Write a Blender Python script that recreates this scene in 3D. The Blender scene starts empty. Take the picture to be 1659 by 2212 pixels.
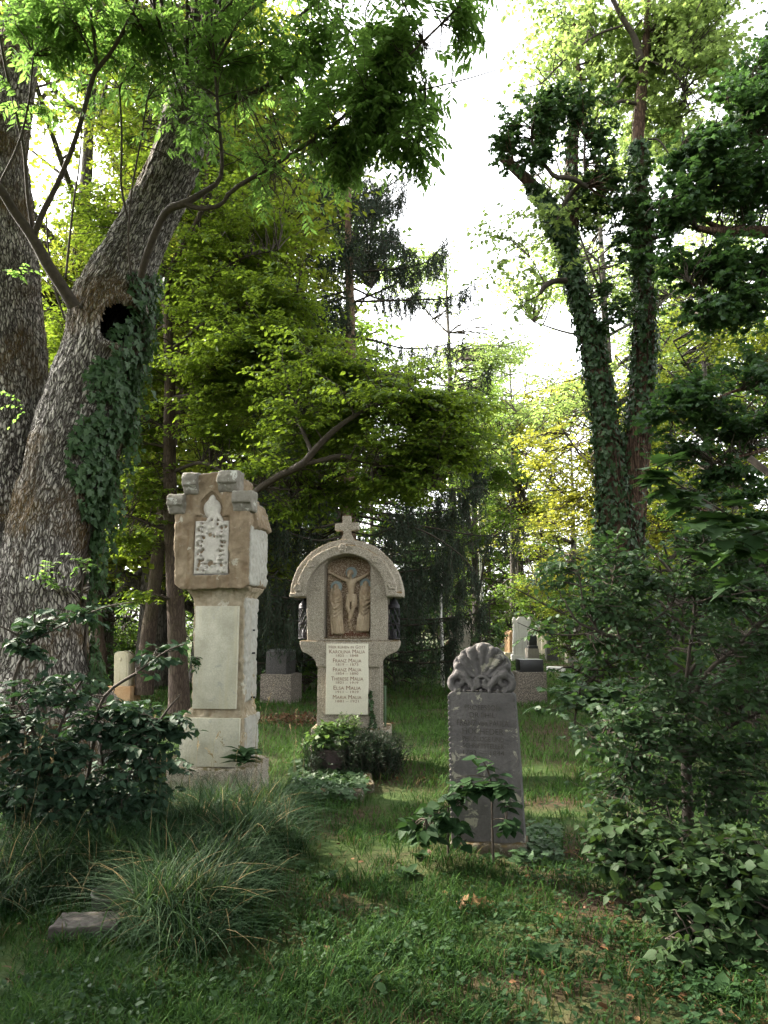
import bpy, bmesh, math, random
import numpy as np
from mathutils import Vector, Matrix

C = bpy.context
SC = C.scene
COL = SC.collection
F = 1609.0
PITCH = math.radians(8.5)
CP, SP = math.cos(PITCH), math.sin(PITCH)
EYE = 1.5


def P(x, y, Y):
    """point at forward distance Y seen at photo position x, y (1659 x 2212 grid)"""
    u = (x - 829.5) / F
    v = (1106.0 - y) / F
    t = Y / (CP - v * SP)
    return np.array((u * t, Y, EYE + t * (SP + v * CP)))


def G(x, y):
    u = (x - 829.5) / F
    v = (1106.0 - y) / F
    t = -EYE / (SP + v * CP)
    return np.array((u * t, t * (CP - v * SP), 0.0))


def PX(Y):
    return Y / F


# ------------------------------------------------------------------ noise
def _hash(ix, iy, iz, seed):
    n = (ix.astype(np.int64) * 374761393 + iy.astype(np.int64) * 668265263 + iz.astype(np.int64) * 1274126177 + seed * 974634541) & 0xFFFFFFFF
    n = ((n ^ (n >> 13)) * 1103515245) & 0xFFFFFFFF
    n = ((n ^ (n >> 16)) * 2246822519) & 0xFFFFFFFF
    return (n & 0xFFFF) / 32767.5 - 1.0


def vnoise(p, seed=0):
    p = np.asarray(p, float)
    i = np.floor(p).astype(np.int64)
    f = p - i
    f = f * f * f * (f * (f * 6 - 15) + 10)
    x, y, z = i[..., 0], i[..., 1], i[..., 2]
    fx, fy, fz = f[..., 0], f[..., 1], f[..., 2]
    r = 0
    for dx in (0, 1):
        for dy in (0, 1):
            for dz in (0, 1):
                w = (fx if dx else 1 - fx) * (fy if dy else 1 - fy) * (fz if dz else 1 - fz)
                r = r + w * _hash(x + dx, y + dy, z + dz, seed)
    return r


def fbm(p, oct=4, seed=0):
    a, s, r = 1.0, 0.0, 0
    p = np.asarray(p, float)
    for k in range(oct):
        r = r + a * vnoise(p * (2.03 ** k), seed + k)
        s += a
        a *= .5
    return r / s


def worley(p, seed=0):
    """F2 - F1"""
    i = np.floor(p).astype(np.int64)
    f = p - i
    d1 = np.full(p.shape[0], 9.0)
    d2 = d1.copy()
    for dx in (-1, 0, 1):
        for dy in (-1, 0, 1):
            for dz in (-1, 0, 1):
                cx, cy, cz = i[:, 0] + dx, i[:, 1] + dy, i[:, 2] + dz
                qx = dx + .5 + .45 * _hash(cx, cy, cz, seed) - f[:, 0]
                qy = dy + .5 + .45 * _hash(cx, cy, cz, seed + 7) - f[:, 1]
                qz = dz + .5 + .45 * _hash(cx, cy, cz, seed + 13) - f[:, 2]
                d = np.sqrt(qx * qx + qy * qy + qz * qz)
                m = d < d1
                d2 = np.where(m, d1, np.minimum(d2, d))
                d1 = np.where(m, d, d1)
    return d2 - d1


def nz(v):
    return v / np.maximum(np.linalg.norm(v, axis=-1, keepdims=True), 1e-9)


def ground_h(x, y):
    x = np.asarray(x, float)
    y = np.asarray(y, float)
    p = np.stack([x * .45, y * .45, x * 0], -1)
    return .05 * fbm(p, 3, 91) + .018 * vnoise(p * 5, 92)


# ------------------------------------------------------------------ mesh building
class MB:
    def __init__(s):
        s.v, s.f3, s.f4, s.tone, s.n = [], [], [], [], 0

    def add(s, v, f3=None, f4=None, tone=None):
        v = np.asarray(v, float).reshape(-1, 3)
        s.v.append(v)
        s.tone.append(np.full(len(v), .5) if tone is None else np.broadcast_to(np.asarray(tone, float), (len(v),)).copy())
        if f3 is not None and len(f3):
            s.f3.append(np.asarray(f3, np.int64).reshape(-1, 3) + s.n)
        if f4 is not None and len(f4):
            s.f4.append(np.asarray(f4, np.int64).reshape(-1, 4) + s.n)
        s.n += len(v)

    def build(s, name, mat, parent=None, smooth=True, vec=None):
        me = bpy.data.meshes.new(name)
        v = np.concatenate(s.v) if s.v else np.zeros((0, 3))
        f3 = np.concatenate(s.f3) if s.f3 else np.zeros((0, 3), np.int64)
        f4 = np.concatenate(s.f4) if s.f4 else np.zeros((0, 4), np.int64)
        me.vertices.add(len(v))
        me.vertices.foreach_set('co', v.astype(np.float32).ravel())
        nl = len(f3) * 3 + len(f4) * 4
        me.loops.add(nl)
        me.loops.foreach_set('vertex_index', np.concatenate([f3.ravel(), f4.ravel()]).astype(np.int32))
        npoly = len(f3) + len(f4)
        me.polygons.add(npoly)
        st = np.concatenate([np.arange(len(f3)) * 3, len(f3) * 3 + np.arange(len(f4)) * 4]).astype(np.int32)
        me.polygons.foreach_set('loop_start', st)
        me.polygons.foreach_set('use_smooth', np.full(npoly, smooth))
        me.update(calc_edges=True)
        a = me.attributes.new('tone', 'FLOAT', 'POINT')
        a.data.foreach_set('value', np.concatenate(s.tone).astype(np.float32) if s.v else [])
        if vec is not None:
            a = me.attributes.new('bark_co', 'FLOAT_VECTOR', 'POINT')
            a.data.foreach_set('vector', vec.astype(np.float32).ravel())
        me.materials.append(mat)
        return link(name, me, parent)


def link(name, me, parent=None):
    o = bpy.data.objects.new(name, me)
    COL.objects.link(o)
    if parent is not None:
        o.parent = parent
    return o


def tag(o, label=None, cat=None, group=None, kind=None):
    if label:
        o['label'] = label
    if cat:
        o['category'] = cat
    if group:
        o['group'] = group
    if kind:
        o['kind'] = kind
    return o


def empty(name, loc=(0, 0, 0), rz=0.0):
    o = bpy.data.objects.new(name, None)
    COL.objects.link(o)
    o.location = loc
    o.rotation_euler = (0, 0, rz)
    o.empty_display_size = .2
    return o


def copy_tree(o, loc, rz, sc, parent=None, kids=None):
    c = o.copy()
    COL.objects.link(c)
    if parent is None:
        c.location = loc
        c.rotation_euler = (0, 0, rz)
        c.scale = sc
    else:
        c.parent = parent
    for ch in kids.get(o.name, []):
        copy_tree(ch, None, 0, None, c, kids)
    return c


# ------------------------------------------------------------------ tubes, curves
def catmull(pts, n):
    pts = np.asarray(pts, float)
    if len(pts) < 3:
        t = np.linspace(0, 1, n)[:, None]
        return pts[0] * (1 - t) + pts[-1] * t
    q = np.vstack([2 * pts[0] - pts[1], pts, 2 * pts[-1] - pts[-2]])
    seg = np.linspace(0, len(pts) - 1 - 1e-6, n)
    i = seg.astype(int)
    t = (seg - i)[:, None]
    a, b, c, d = q[i], q[i + 1], q[i + 2], q[i + 3]
    return .5 * (2 * b + (c - a) * t + (2 * a - 5 * b + 4 * c - d) * t ** 2 + (3 * b - a - 3 * c + d) * t ** 3)


def frames(Pa):
    T = np.empty_like(Pa)
    T[:, 1:-1] = Pa[:, 2:] - Pa[:, :-2]
    T[:, 0] = Pa[:, 1] - Pa[:, 0]
    T[:, -1] = Pa[:, -1] - Pa[:, -2]
    T = nz(T)
    m = nz(Pa[:, -1] - Pa[:, 0])
    ax = np.argmin(np.abs(m), axis=1)
    ref = np.eye(3)[ax][:, None, :]
    S = nz(np.cross(T, ref))
    U = np.cross(S, T)
    return T, S, U


def tubes(mb, Pa, R, n=4, tone=None, cap=False):
    Pa = np.asarray(Pa, float)
    if Pa.ndim == 2:
        Pa = Pa[None]
        R = np.asarray(R)[None]
    N, K, _ = Pa.shape
    R = np.broadcast_to(R, (N, K))
    T, S, U = frames(Pa)
    a = np.arange(n) / n * 2 * np.pi
    v = Pa[:, :, None] + R[:, :, None, None] * (np.cos(a)[None, None, :, None] * S[:, :, None] + np.sin(a)[None, None, :, None] * U[:, :, None])
    k, j = np.meshgrid(np.arange(K - 1), np.arange(n), indexing='ij')
    q = np.stack([k * n + j, k * n + (j + 1) % n, (k + 1) * n + (j + 1) % n, (k + 1) * n + j], -1).reshape(-1, 4)
    f = (np.arange(N)[:, None, None] * (K * n) + q[None]).reshape(-1, 4)
    tn = None if tone is None else np.repeat(np.broadcast_to(tone, (N,)), K * n)
    base = mb.n
    mb.add(v.reshape(-1, 3), None, f, tn)
    if cap and n >= 3:
        for i in range(N):
            for kk in (0, K - 1):
                idx = base + i * K * n + kk * n
                c = mb.n
                mb.add(Pa[i, kk][None])
                r = np.arange(n)
                t = np.stack([np.full(n, c), idx + r, idx + (r + 1) % n], -1)
                mb.f3.append(t)


# leaf templates: x along the leaf, y across, z normal
def leaf_t(kind):
    if kind == 'diamond':
        v = [(0, 0, 0), (.45, .3, .06), (1, 0, -.05), (.45, -.3, .06)]
        return np.array(v), np.array([(0, 2, 1), (0, 3, 2)]), None
    if kind == 'slim':
        v = [(0, 0, 0), (.5, .1, .02), (1, 0, -.03), (.5, -.1, .02)]
        return np.array(v), np.array([(0, 2, 1), (0, 3, 2)]), None
    if kind == 'oval':
        v = [(0, 0, 0), (1, 0, -.12), (.28, .27, .06), (.68, .23, .02), (.28, -.27, .06), (.68, -.23, .02), (.5, 0, -.01)]
        f3 = [(0, 6, 2), (2, 6, 3), (3, 6, 1), (0, 4, 6), (4, 5, 6), (5, 1, 6)]
        return np.array(v), np.array(f3), None
    if kind == 'lance':
        v = [(0, 0, 0), (1, 0, -.18), (.25, .15, .04), (.62, .15, .0), (.25, -.15, .04), (.62, -.15, .0), (.5, 0, -.02)]
        f3 = [(0, 6, 2), (2, 6, 3), (3, 6, 1), (0, 4, 6), (4, 5, 6), (5, 1, 6)]
        return np.array(v), np.array(f3), None
    if kind == 'ivy':
        o = [(0, 0), (-.12, .28), (.12, .5), (.3, .27), (.55, .36), (.62, .17), (1, 0)]
    elif kind == 'maple':
        o = [(0, 0), (-.08, .2), (-.02, .46), (.22, .32), (.48, .66), (.5, .3), (.74, .3), (.78, .14), (1.05, 0)]
    elif kind == 'bram':
        o = [(0, 0), (.08, .2), (.16, .24), (.22, .33), (.4, .36), (.46, .33), (.62, .27), (.68, .22), (.84, .11), (1, 0)]
    half = o[1:-1]
    out = o + [(x, -y) for x, y in reversed(half)]
    v = [(x, y, .12 * abs(y) - .1 * x * x) for x, y in out] + [(.38, 0, -.03)]
    n = len(out)
    f3 = [(n, i, (i + 1) % n) for i in range(n)]
    return np.array(v), np.array(f3)[:, [0, 2, 1]], None


TPL = {k: leaf_t(k) for k in ('diamond', 'slim', 'oval', 'lance', 'ivy', 'maple', 'bram')}


def leaves(mb, kind, pos, d, nrm, size, tone):
    V, f3, _ = TPL[kind]
    d = nz(d)
    s = nz(np.cross(nrm, d))
    n = np.cross(d, s)
    N, M = len(pos), len(V)
    size = np.broadcast_to(size, (N,))[:, None, None]
    v = pos[:, None] + size * (V[None, :, 0, None] * d[:, None] + V[None, :, 1, None] * s[:, None] + V[None, :, 2, None] * n[:, None])
    f = (np.arange(N)[:, None, None] * M + f3[None]).reshape(-1, 3)
    mb.add(v.reshape(-1, 3), f, None, np.repeat(np.broadcast_to(tone, (N,)), M))


def along(Pa, t):
    """positions and tangents on paths Pa (N,K,3) at t (N,m)"""
    N, K, _ = Pa.shape
    x = np.clip(t, 0, .9999) * (K - 1)
    i = x.astype(int)
    f = (x - i)[..., None]
    r = np.arange(N)[:, None]
    a, b = Pa[r, i], Pa[r, i + 1]
    return a * (1 - f) + b * f, nz(b - a)


def arcs(A, B, K, sag, rng, wob=.06):
    """curved paths from A to B; sag > 0 lifts the middle"""
    N = len(A)
    t = np.linspace(0, 1, K)[None, :, None]
    L = np.linalg.norm(B - A, axis=1)[:, None, None]
    p = A[:, None] * (1 - t) + B[:, None] * t
    p = p + np.array([0, 0, 1.0]) * sag * L * (4 * t * (1 - t))
    w = rng.normal(0, wob, (N, K, 3)) * L
    w[:, 0] = 0
    return p + w * (t ** .5)


def put_leaves(mb, paths, per, kind, size, rng, tone=.5, tv=.25, t0=.12, droop=.2, upw=1.0, spread=1.0, flat=0.0, jit=.3):
    N = len(paths)
    t = t0 + (1 - t0) * (np.arange(per)[None] + rng.random((N, per)) * .8) / per
    p, T = along(paths, t)
    up = np.array([0, 0, 1.0])
    S = nz(np.cross(T, up) + 1e-4)
    sg = np.where(np.arange(per) % 2 == 0, 1.0, -1.0)[None, :, None]
    r = rng.normal(0, 1, (N, per, 3))
    d = T * .55 + S * sg * spread + r * jit - up * droop
    n = up * upw + rng.normal(0, 1, (N, per, 3)) * (.55 * (1 - flat))
    tn = np.broadcast_to(np.asarray(tone, float), (N,))[:, None] + rng.normal(0, tv, (N, per))
    sz = size * (.65 + .6 * rng.random((N, per)))
    leaves(mb, kind, p.reshape(-1, 3), d.reshape(-1, 3), n.reshape(-1, 3), sz.ravel(), np.clip(tn, 0, 1).ravel())


def nearest_start(skel, tgt, prefer_low=.6):
    out = np.empty_like(tgt)
    for a in range(0, len(tgt), 400):
        q = tgt[a:a + 400]
        dv = q[:, None] - skel[None]
        dist = np.linalg.norm(dv, axis=2) + prefer_low * np.maximum(0, -dv[:, :, 2])
        out[a:a + 400] = skel[np.argmin(dist, 1)]
    return out


def blob_targets(blobs, n, rng, shell=.35):
    """blobs: (center3, radii3, weight)"""
    w = np.array([b[2] for b in blobs], float)
    k = rng.choice(len(blobs), n, p=w / w.sum())
    u = nz(rng.normal(0, 1, (n, 3)))
    r = ((shell + (1 - shell) * rng.random(n) ** .6) * np.clip(1 + .32 * rng.normal(0, 1, n), .2, 1.75))[:, None]
    c = np.array([b[0] for b in blobs])[k]
    R = np.array([b[1] for b in blobs])[k]
    return c + u * r * R, k


def blob_px(x, y, Y, rx, ry, dy, w=None):
    c = P(x, y, Y)
    s = PX(Y)
    return (c, np.array((rx * s, dy, ry * s)), w if w is not None else rx * ry * dy * 1e-4)


def crown(mb_wood, mb_leaf, skel, tgt, rng, br=(.02, .006), sag=.06, twigs=6, tl=(.35, .7), twr=.004, per=8, kind='diamond', size=.08,
          tone=.5, tv=.2, droop=.2, upw=1.0, flat=0.0, planar=.3, twig_droop=0.0, K=6, prefer=.6, wob=.05, gap=None, maxlen=None, twig_wood=True, jit=.3, tt0=.45):
    st = nearest_start(skel, tgt, prefer)
    if maxlen:
        dv = tgt - st
        L = np.linalg.norm(dv, axis=1, keepdims=True)
        st = tgt - dv / np.maximum(L, 1e-6) * np.minimum(L, maxlen)
    b = arcs(st, tgt, K, sag, rng, wob)
    rr = np.linspace(br[0], br[1], K)[None] * (.7 + .6 * rng.random((len(b), 1)))
    tubes(mb_wood, b, rr, 4)
    N = len(b)
    t = tt0 + (1.02 - tt0) * (np.arange(twigs)[None] + rng.random((N, twigs))) / twigs
    p, T = along(b, np.minimum(t, .999))
    up = np.array([0, 0, 1.0])
    S = nz(np.cross(T, up) + 1e-4)
    sg = np.where(rng.random((N, twigs, 1)) < .5, 1.0, -1.0)
    r = rng.normal(0, 1, (N, twigs, 3))
    r[..., 2] *= planar
    d = nz(T * (.6 + .5 * rng.random((N, twigs, 1))) * np.array([1, 1, planar + .3]) + S * sg * .9 + r * .45 - up * twig_droop)
    L = tl[0] + (tl[1] - tl[0]) * rng.random((N, twigs, 1))
    A = p.reshape(-1, 3)
    B = (p + d * L).reshape(-1, 3)
    tn = np.clip(np.repeat(np.broadcast_to(tone, (N,)), twigs) + rng.normal(0, tv * .6, N * twigs), 0, 1)
    if gap:
        keep = fbm(B / gap[0], 2, 77) + rng.normal(0, .08, len(B)) > gap[1]
        A, B, tn = A[keep], B[keep], tn[keep]
    tw = arcs(A, B, 4, .05 - .12 * twig_droop, rng, .05)
    if twig_wood:
        tubes(mb_wood, tw, np.linspace(twr, twr * .4, 4)[None], 3)
    put_leaves(mb_leaf, tw, per, kind, size, rng, tn, tv * .6, .05, droop, upw, 1.0, flat, jit)
    return b, tw
# ------------------------------------------------------------------ materials
def newmat(name):
    m = bpy.data.materials.new(name)
    m.use_nodes = True
    nt = m.node_tree
    nt.nodes.clear()
    out = nt.nodes.new('ShaderNodeOutputMaterial')
    return m, nt, out


class NT:
    def __init__(s, nt):
        s.t = nt

    def n(s, typ, **kw):
        o = s.t.nodes.new(typ)
        for k, v in kw.items():
            if k.startswith('i_'):
                o.inputs[k[2:].replace('_', ' ')].default_value = v
            else:
                setattr(o, k, v)
        return o

    def l(s, a, b):
        s.t.links.new(a, b)

    def ramp(s, fac, stops):
        r = s.n('ShaderNodeValToRGB')
        e = r.color_ramp.elements
        while len(e) > 1:
            e.remove(e[-1])
        e[0].position = stops[0][0]
        e[0].color = (*stops[0][1], 1)
        for p, c in stops[1:]:
            x = e.new(p)
            x.color = (*c, 1)
        s.l(fac, r.inputs[0])
        return r.outputs[0]

    def noise(s, vec, scale, detail=4, rough=.55, dist=0.0):
        o = s.n('ShaderNodeTexNoise')
        o.inputs['Scale'].default_value = scale
        o.inputs['Detail'].default_value = detail
        o.inputs['Roughness'].default_value = rough
        o.inputs['Distortion'].default_value = dist
        s.l(vec, o.inputs['Vector'])
        return o.outputs['Fac']

    def mix(s, fac, a, b, mode='MIX'):
        o = s.n('ShaderNodeMix', data_type='RGBA', blend_type=mode)
        for sock, v in ((o.inputs[0], fac), (o.inputs[6], a), (o.inputs[7], b)):
            if isinstance(v, (int, float)):
                sock.default_value = v
            elif isinstance(v, tuple):
                sock.default_value = (*v, 1)
            else:
                s.l(v, sock)
        return o.outputs[2]

    def math(s, op, a, b=0.0, clamp=False):
        o = s.n('ShaderNodeMath', operation=op, use_clamp=clamp)
        for sock, v in ((o.inputs[0], a), (o.inputs[1], b)):
            if isinstance(v, (int, float)):
                sock.default_value = v
            else:
                s.l(v, sock)
        return o.outputs[0]

    def mapr(s, v, a, b, c=0.0, d=1.0):
        o = s.n('ShaderNodeMapRange')
        s.l(v, o.inputs[0])
        for k, x in zip((1, 2, 3, 4), (a, b, c, d)):
            o.inputs[k].default_value = x
        return o.outputs[0]

    def attr(s, name):
        return s.n('ShaderNodeAttribute', attribute_name=name)

    def bump(s, h, strength, dist):
        o = s.n('ShaderNodeBump')
        o.inputs['Strength'].default_value = strength
        o.inputs['Distance'].default_value = dist
        s.l(h, o.inputs['Height'])
        return o.outputs[0]

    def scalevec(s, vec, sc):
        o = s.n('ShaderNodeMapping')
        o.inputs['Scale'].default_value = sc
        s.l(vec, o.inputs[0])
        return o.outputs[0]


def leaf_mat(name, c0, c1, trans, tw=.4, rough=.55, spec=.22):
    m, nt, out = newmat(name)
    k = NT(nt)
    tone = k.attr('tone').outputs['Fac']
    co = k.n('ShaderNodeTexCoord').outputs['Object']
    nz_ = k.noise(co, 3.0, 2)
    f = k.math('ADD', k.math('MULTIPLY', tone, .8), k.math('MULTIPLY', k.math('SUBTRACT', nz_, .5), .7), True)
    col = k.mix(f, c0, c1)
    tcol = k.mix(f, tuple(x * .75 for x in trans), trans)
    bs = k.n('ShaderNodeBsdfPrincipled')
    k.l(col, bs.inputs['Base Color'])
    bs.inputs['Roughness'].default_value = rough
    bs.inputs['Specular IOR Level'].default_value = spec
    tr = k.n('ShaderNodeBsdfTranslucent')
    k.l(tcol, tr.inputs[0])
    mx = k.n('ShaderNodeMixShader')
    mx.inputs[0].default_value = tw
    k.l(bs.outputs[0], mx.inputs[1])
    k.l(tr.outputs[0], mx.inputs[2])
    k.l(mx.outputs[0], out.inputs[0])
    return m


def bark_mat(name, dark, light, moss=None, mossamt=.5, sc=(26, 26, 7), bump=.9, attr=True, mscale=1.2):
    m, nt, out = newmat(name)
    k = NT(nt)
    co = k.n('ShaderNodeTexCoord').outputs['Object']
    v = k.attr('bark_co').outputs['Vector'] if attr else co
    wob = k.n('ShaderNodeVectorMath', operation='ADD')
    nn = k.n('ShaderNodeTexNoise')
    nn.inputs['Scale'].default_value = 9
    k.l(v, nn.inputs['Vector'])
    sv = k.n('ShaderNodeVectorMath', operation='SCALE')
    sv.inputs['Scale'].default_value = .035
    k.l(nn.outputs['Color'], sv.inputs[0])
    k.l(v, wob.inputs[0])
    k.l(sv.outputs[0], wob.inputs[1])
    vs = k.scalevec(wob.outputs[0], sc)
    rn = k.noise(k.scalevec(wob.outputs[0], (sc[0] * .75, sc[1] * .75, sc[2] * .62)), 1.0, 2, .5, .6)
    e1 = k.mapr(k.math('ABSOLUTE', k.math('SUBTRACT', rn, .5)), .008, .075)
    vo = k.n('ShaderNodeTexVoronoi', feature='DISTANCE_TO_EDGE')
    vo.inputs['Scale'].default_value = 1.0
    k.l(vs, vo.inputs['Vector'])
    e = k.math('MULTIPLY', e1, k.mapr(vo.outputs['Distance'], .01, .13, .12, 1.0))
    fine = k.noise(k.scalevec(v, (60, 60, 22)), 1.0, 5, .6)
    big = k.noise(co, 1.1, 3)
    h = k.math('ADD', e, k.math('MULTIPLY', fine, .5))
    l2 = k.mix(k.mapr(big, .35, .65), tuple(c * .72 for c in light), light)
    c = k.mix(k.math('MULTIPLY', e, k.mapr(fine, .25, .6, .55, 1.0), True), dark, l2)
    if moss:
        mn = k.noise(co, mscale, 5, .65)
        mm = k.math('MULTIPLY', k.mapr(mn, .49, .6), mossamt)
        mm = k.math('MULTIPLY', mm, k.mapr(fine, .3, .55))
        c = k.mix(mm, c, moss)
    bs = k.n('ShaderNodeBsdfPrincipled')
    k.l(c, bs.inputs['Base Color'])
    bs.inputs['Roughness'].default_value = .9
    bs.inputs['Specular IOR Level'].default_value = .15
    k.l(k.bump(h, bump, .03), bs.inputs['Normal'])
    k.l(bs.outputs[0], out.inputs[0])
    return m


def stone_mat(name, c0, c1, spots=None, spot_t=.62, spot_scale=9, speck=None, speck_scale=260, bump=.4, bscale=40, rough=.85, moss=None, streak=None, patch=3.0, spec=.25, top=None):
    """c0/c1 large patches; speck = (dark, light) fine aggregate; spots = lichen colour; moss grows on faces that look up"""
    m, nt, out = newmat(name)
    k = NT(nt)
    co = k.n('ShaderNodeTexCoord').outputs['Object']
    a = k.noise(co, patch, 5, .6, .4)
    c = k.mix(k.mapr(a, .32, .68), c0, c1)
    g = k.noise(co, bscale, 6, .65)
    c = k.mix(k.mapr(g, .3, .7, 0, .45), c, tuple(x * .55 for x in c0))
    if streak:
        st = k.noise(k.scalevec(co, (22, 22, 1.2)), 1.0, 3, .6)
        c = k.mix(k.mapr(st, .5, .72, 0, .75), c, streak)
    h = g
    if speck:
        vo = k.n('ShaderNodeTexVoronoi')
        vo.inputs['Scale'].default_value = speck_scale
        k.l(co, vo.inputs['Vector'])
        sp = k.n('ShaderNodeSeparateColor')
        k.l(vo.outputs['Color'], sp.inputs[0])
        c = k.mix(k.mapr(sp.outputs[0], .72, .8), c, speck[0])
        c = k.mix(k.mapr(sp.outputs[1], .74, .82), c, speck[1])
        h = k.math('ADD', g, k.math('MULTIPLY', sp.outputs[2], .5))
    if spots:
        s1 = k.noise(co, spot_scale, 6, .7, .6)
        c = k.mix(k.mapr(s1, spot_t, spot_t + .04, 0, .85), c, spots)
    geo = k.n('ShaderNodeNewGeometry')
    sep = k.n('ShaderNodeSeparateXYZ')
    k.l(geo.outputs['Normal'], sep.inputs[0])
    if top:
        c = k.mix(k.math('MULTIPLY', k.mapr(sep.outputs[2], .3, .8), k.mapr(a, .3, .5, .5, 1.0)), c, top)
    if moss:
        mn = k.noise(co, 16, 5, .7)
        mm = k.math('MULTIPLY', k.mapr(sep.outputs[2], .25, .7), k.mapr(mn, .42, .55))
        c = k.mix(mm, c, moss)
    bs = k.n('ShaderNodeBsdfPrincipled')
    k.l(c, bs.inputs['Base Color'])
    bs.inputs['Roughness'].default_value = rough
    bs.inputs['Specular IOR Level'].default_value = spec
    k.l(k.bump(h, bump, .012), bs.inputs['Normal'])
    k.l(bs.outputs[0], out.inputs[0])
    return m


def plain_mat(name, c0, c1, scale=8, rough=.7, metal=0.0, bump=.2, spec=.3):
    m, nt, out = newmat(name)
    k = NT(nt)
    co = k.n('ShaderNodeTexCoord').outputs['Object']
    a = k.noise(co, scale, 5, .6)
    bs = k.n('ShaderNodeBsdfPrincipled')
    k.l(k.mix(k.mapr(a, .3, .7), c0, c1), bs.inputs['Base Color'])
    bs.inputs['Roughness'].default_value = rough
    bs.inputs['Metallic'].default_value = metal
    bs.inputs['Specular IOR Level'].default_value = spec
    k.l(k.bump(a, bump, .01), bs.inputs['Normal'])
    k.l(bs.outputs[0], out.inputs[0])
    return m


def tone_mat(name, stops, rough=.7, tw=0.0, trans=None, spec=.2):
    m, nt, out = newmat(name)
    k = NT(nt)
    tone = k.attr('tone').outputs['Fac']
    bs = k.n('ShaderNodeBsdfPrincipled')
    k.l(k.ramp(tone, stops), bs.inputs['Base Color'])
    bs.inputs['Roughness'].default_value = rough
    bs.inputs['Specular IOR Level'].default_value = spec
    sh = bs.outputs[0]
    if tw:
        tr = k.n('ShaderNodeBsdfTranslucent')
        k.l(k.ramp(tone, trans or stops), tr.inputs[0])
        mx = k.n('ShaderNodeMixShader')
        mx.inputs[0].default_value = tw
        k.l(sh, mx.inputs[1])
        k.l(tr.outputs[0], mx.inputs[2])
        sh = mx.outputs[0]
    k.l(sh, out.inputs[0])
    return m


M = {}
M['ash_leaf'] = leaf_mat('ash_leaf', (.038, .08, .02), (.08, .15, .036), (.24, .43, .08), .55)
M['horn_leaf'] = leaf_mat('horn_leaf', (.045, .09, .012), (.115, .18, .022), (.25, .36, .03), .45)
M['beech_leaf'] = leaf_mat('beech_leaf', (.05, .09, .014), (.13, .17, .025), (.32, .38, .04), .5)
M['gold_leaf'] = leaf_mat('gold_leaf', (.10, .14, .02), (.23, .235, .03), (.42, .43, .05), .5)
M['pale_leaf'] = leaf_mat('pale_leaf', (.09, .15, .035), (.16, .22, .055), (.32, .44, .11), .55)
M['wood_leaf'] = leaf_mat('wood_leaf', (.035, .08, .016), (.09, .15, .025), (.2, .32, .04), .45)
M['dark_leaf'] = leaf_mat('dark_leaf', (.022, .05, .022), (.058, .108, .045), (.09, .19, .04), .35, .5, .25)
M['ivy_leaf'] = leaf_mat('ivy_leaf', (.026, .058, .022), (.065, .115, .048), (.08, .16, .035), .22, .5, .28)
M['needle'] = leaf_mat('needle', (.026, .044, .028), (.055, .08, .044), (.03, .05, .02), .2, .6)
M['shrub_leaf'] = leaf_mat('shrub_leaf', (.022, .048, .02), (.052, .092, .038), (.08, .17, .035), .25, .55, .22)
M['sapling_leaf'] = leaf_mat('sapling_leaf', (.024, .052, .02), (.048, .088, .032), (.07, .15, .03), .28)
M['bramble_leaf'] = leaf_mat('bramble_leaf', (.018, .04, .015), (.042, .074, .027), (.06, .11, .02), .25, .6, .15)
M['elder_leaf'] = leaf_mat('elder_leaf', (.026, .054, .032), (.052, .092, .052), (.04, .09, .025), .22, .6, .15)
M['weed_leaf'] = leaf_mat('weed_leaf', (.014, .038, .013), (.032, .068, .022), (.05, .11, .025), .25, .65, .12)
M['pot_leaf'] = leaf_mat('pot_leaf', (.045, .10, .03), (.12, .17, .06), (.15, .26, .05), .3, .5)
M['heath_leaf'] = leaf_mat('heath_leaf', (.012, .026, .016), (.03, .05, .026), (.03, .06, .02), .2, .6)
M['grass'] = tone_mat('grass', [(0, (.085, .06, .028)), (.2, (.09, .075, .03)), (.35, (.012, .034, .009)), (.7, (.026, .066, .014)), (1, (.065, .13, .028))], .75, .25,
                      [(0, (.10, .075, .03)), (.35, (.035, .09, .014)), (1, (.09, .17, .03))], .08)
M['tall_grass'] = tone_mat('tall_grass', [(0, (.28, .22, .12)), (.12, (.2, .15, .07)), (.2, (.010, .027, .011)), (.7, (.02, .046, .019)), (.9, (.035, .07, .03)), (1, (.085, .13, .07))], .65, .25,
                           [(0, (.2, .15, .08)), (.3, (.03, .08, .014)), (1, (.09, .17, .04))], .08)
M['dry_leaf'] = tone_mat('dry_leaf', [(0, (.06, .035, .02)), (.5, (.16, .08, .035)), (.85, (.28, .17, .08)), (1, (.45, .28, .05))], .7, .1)
M['bark'] = bark_mat('bark', (.035, .028, .024), (.52, .48, .43), (.10, .062, .02), .9, (33, 33, 8.5), 1.0, mscale=.9)
M['bark_slim'] = bark_mat('bark_slim', (.05, .036, .028), (.12, .09, .07), (.05, .05, .02), .4, (30, 30, 5), .5, False)
M['bark_grey'] = bark_mat('bark_grey', (.04, .035, .03), (.17, .15, .125), (.05, .055, .02), .4, (18, 18, 4), .6, False)
M['bark_twig'] = plain_mat('bark_twig', (.035, .028, .022), (.075, .06, .045), 20, .9)
M['bark_spruce'] = plain_mat('bark_spruce', (.10, .065, .045), (.27, .18, .115), 9, .9, 0, .6)
M['bark_ivied'] = bark_mat('bark_ivied', (.05, .03, .022), (.16, .10, .07), (.04, .045, .015), .3, (14, 14, 3), .7, False)
M['bark_birch'] = None
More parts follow.
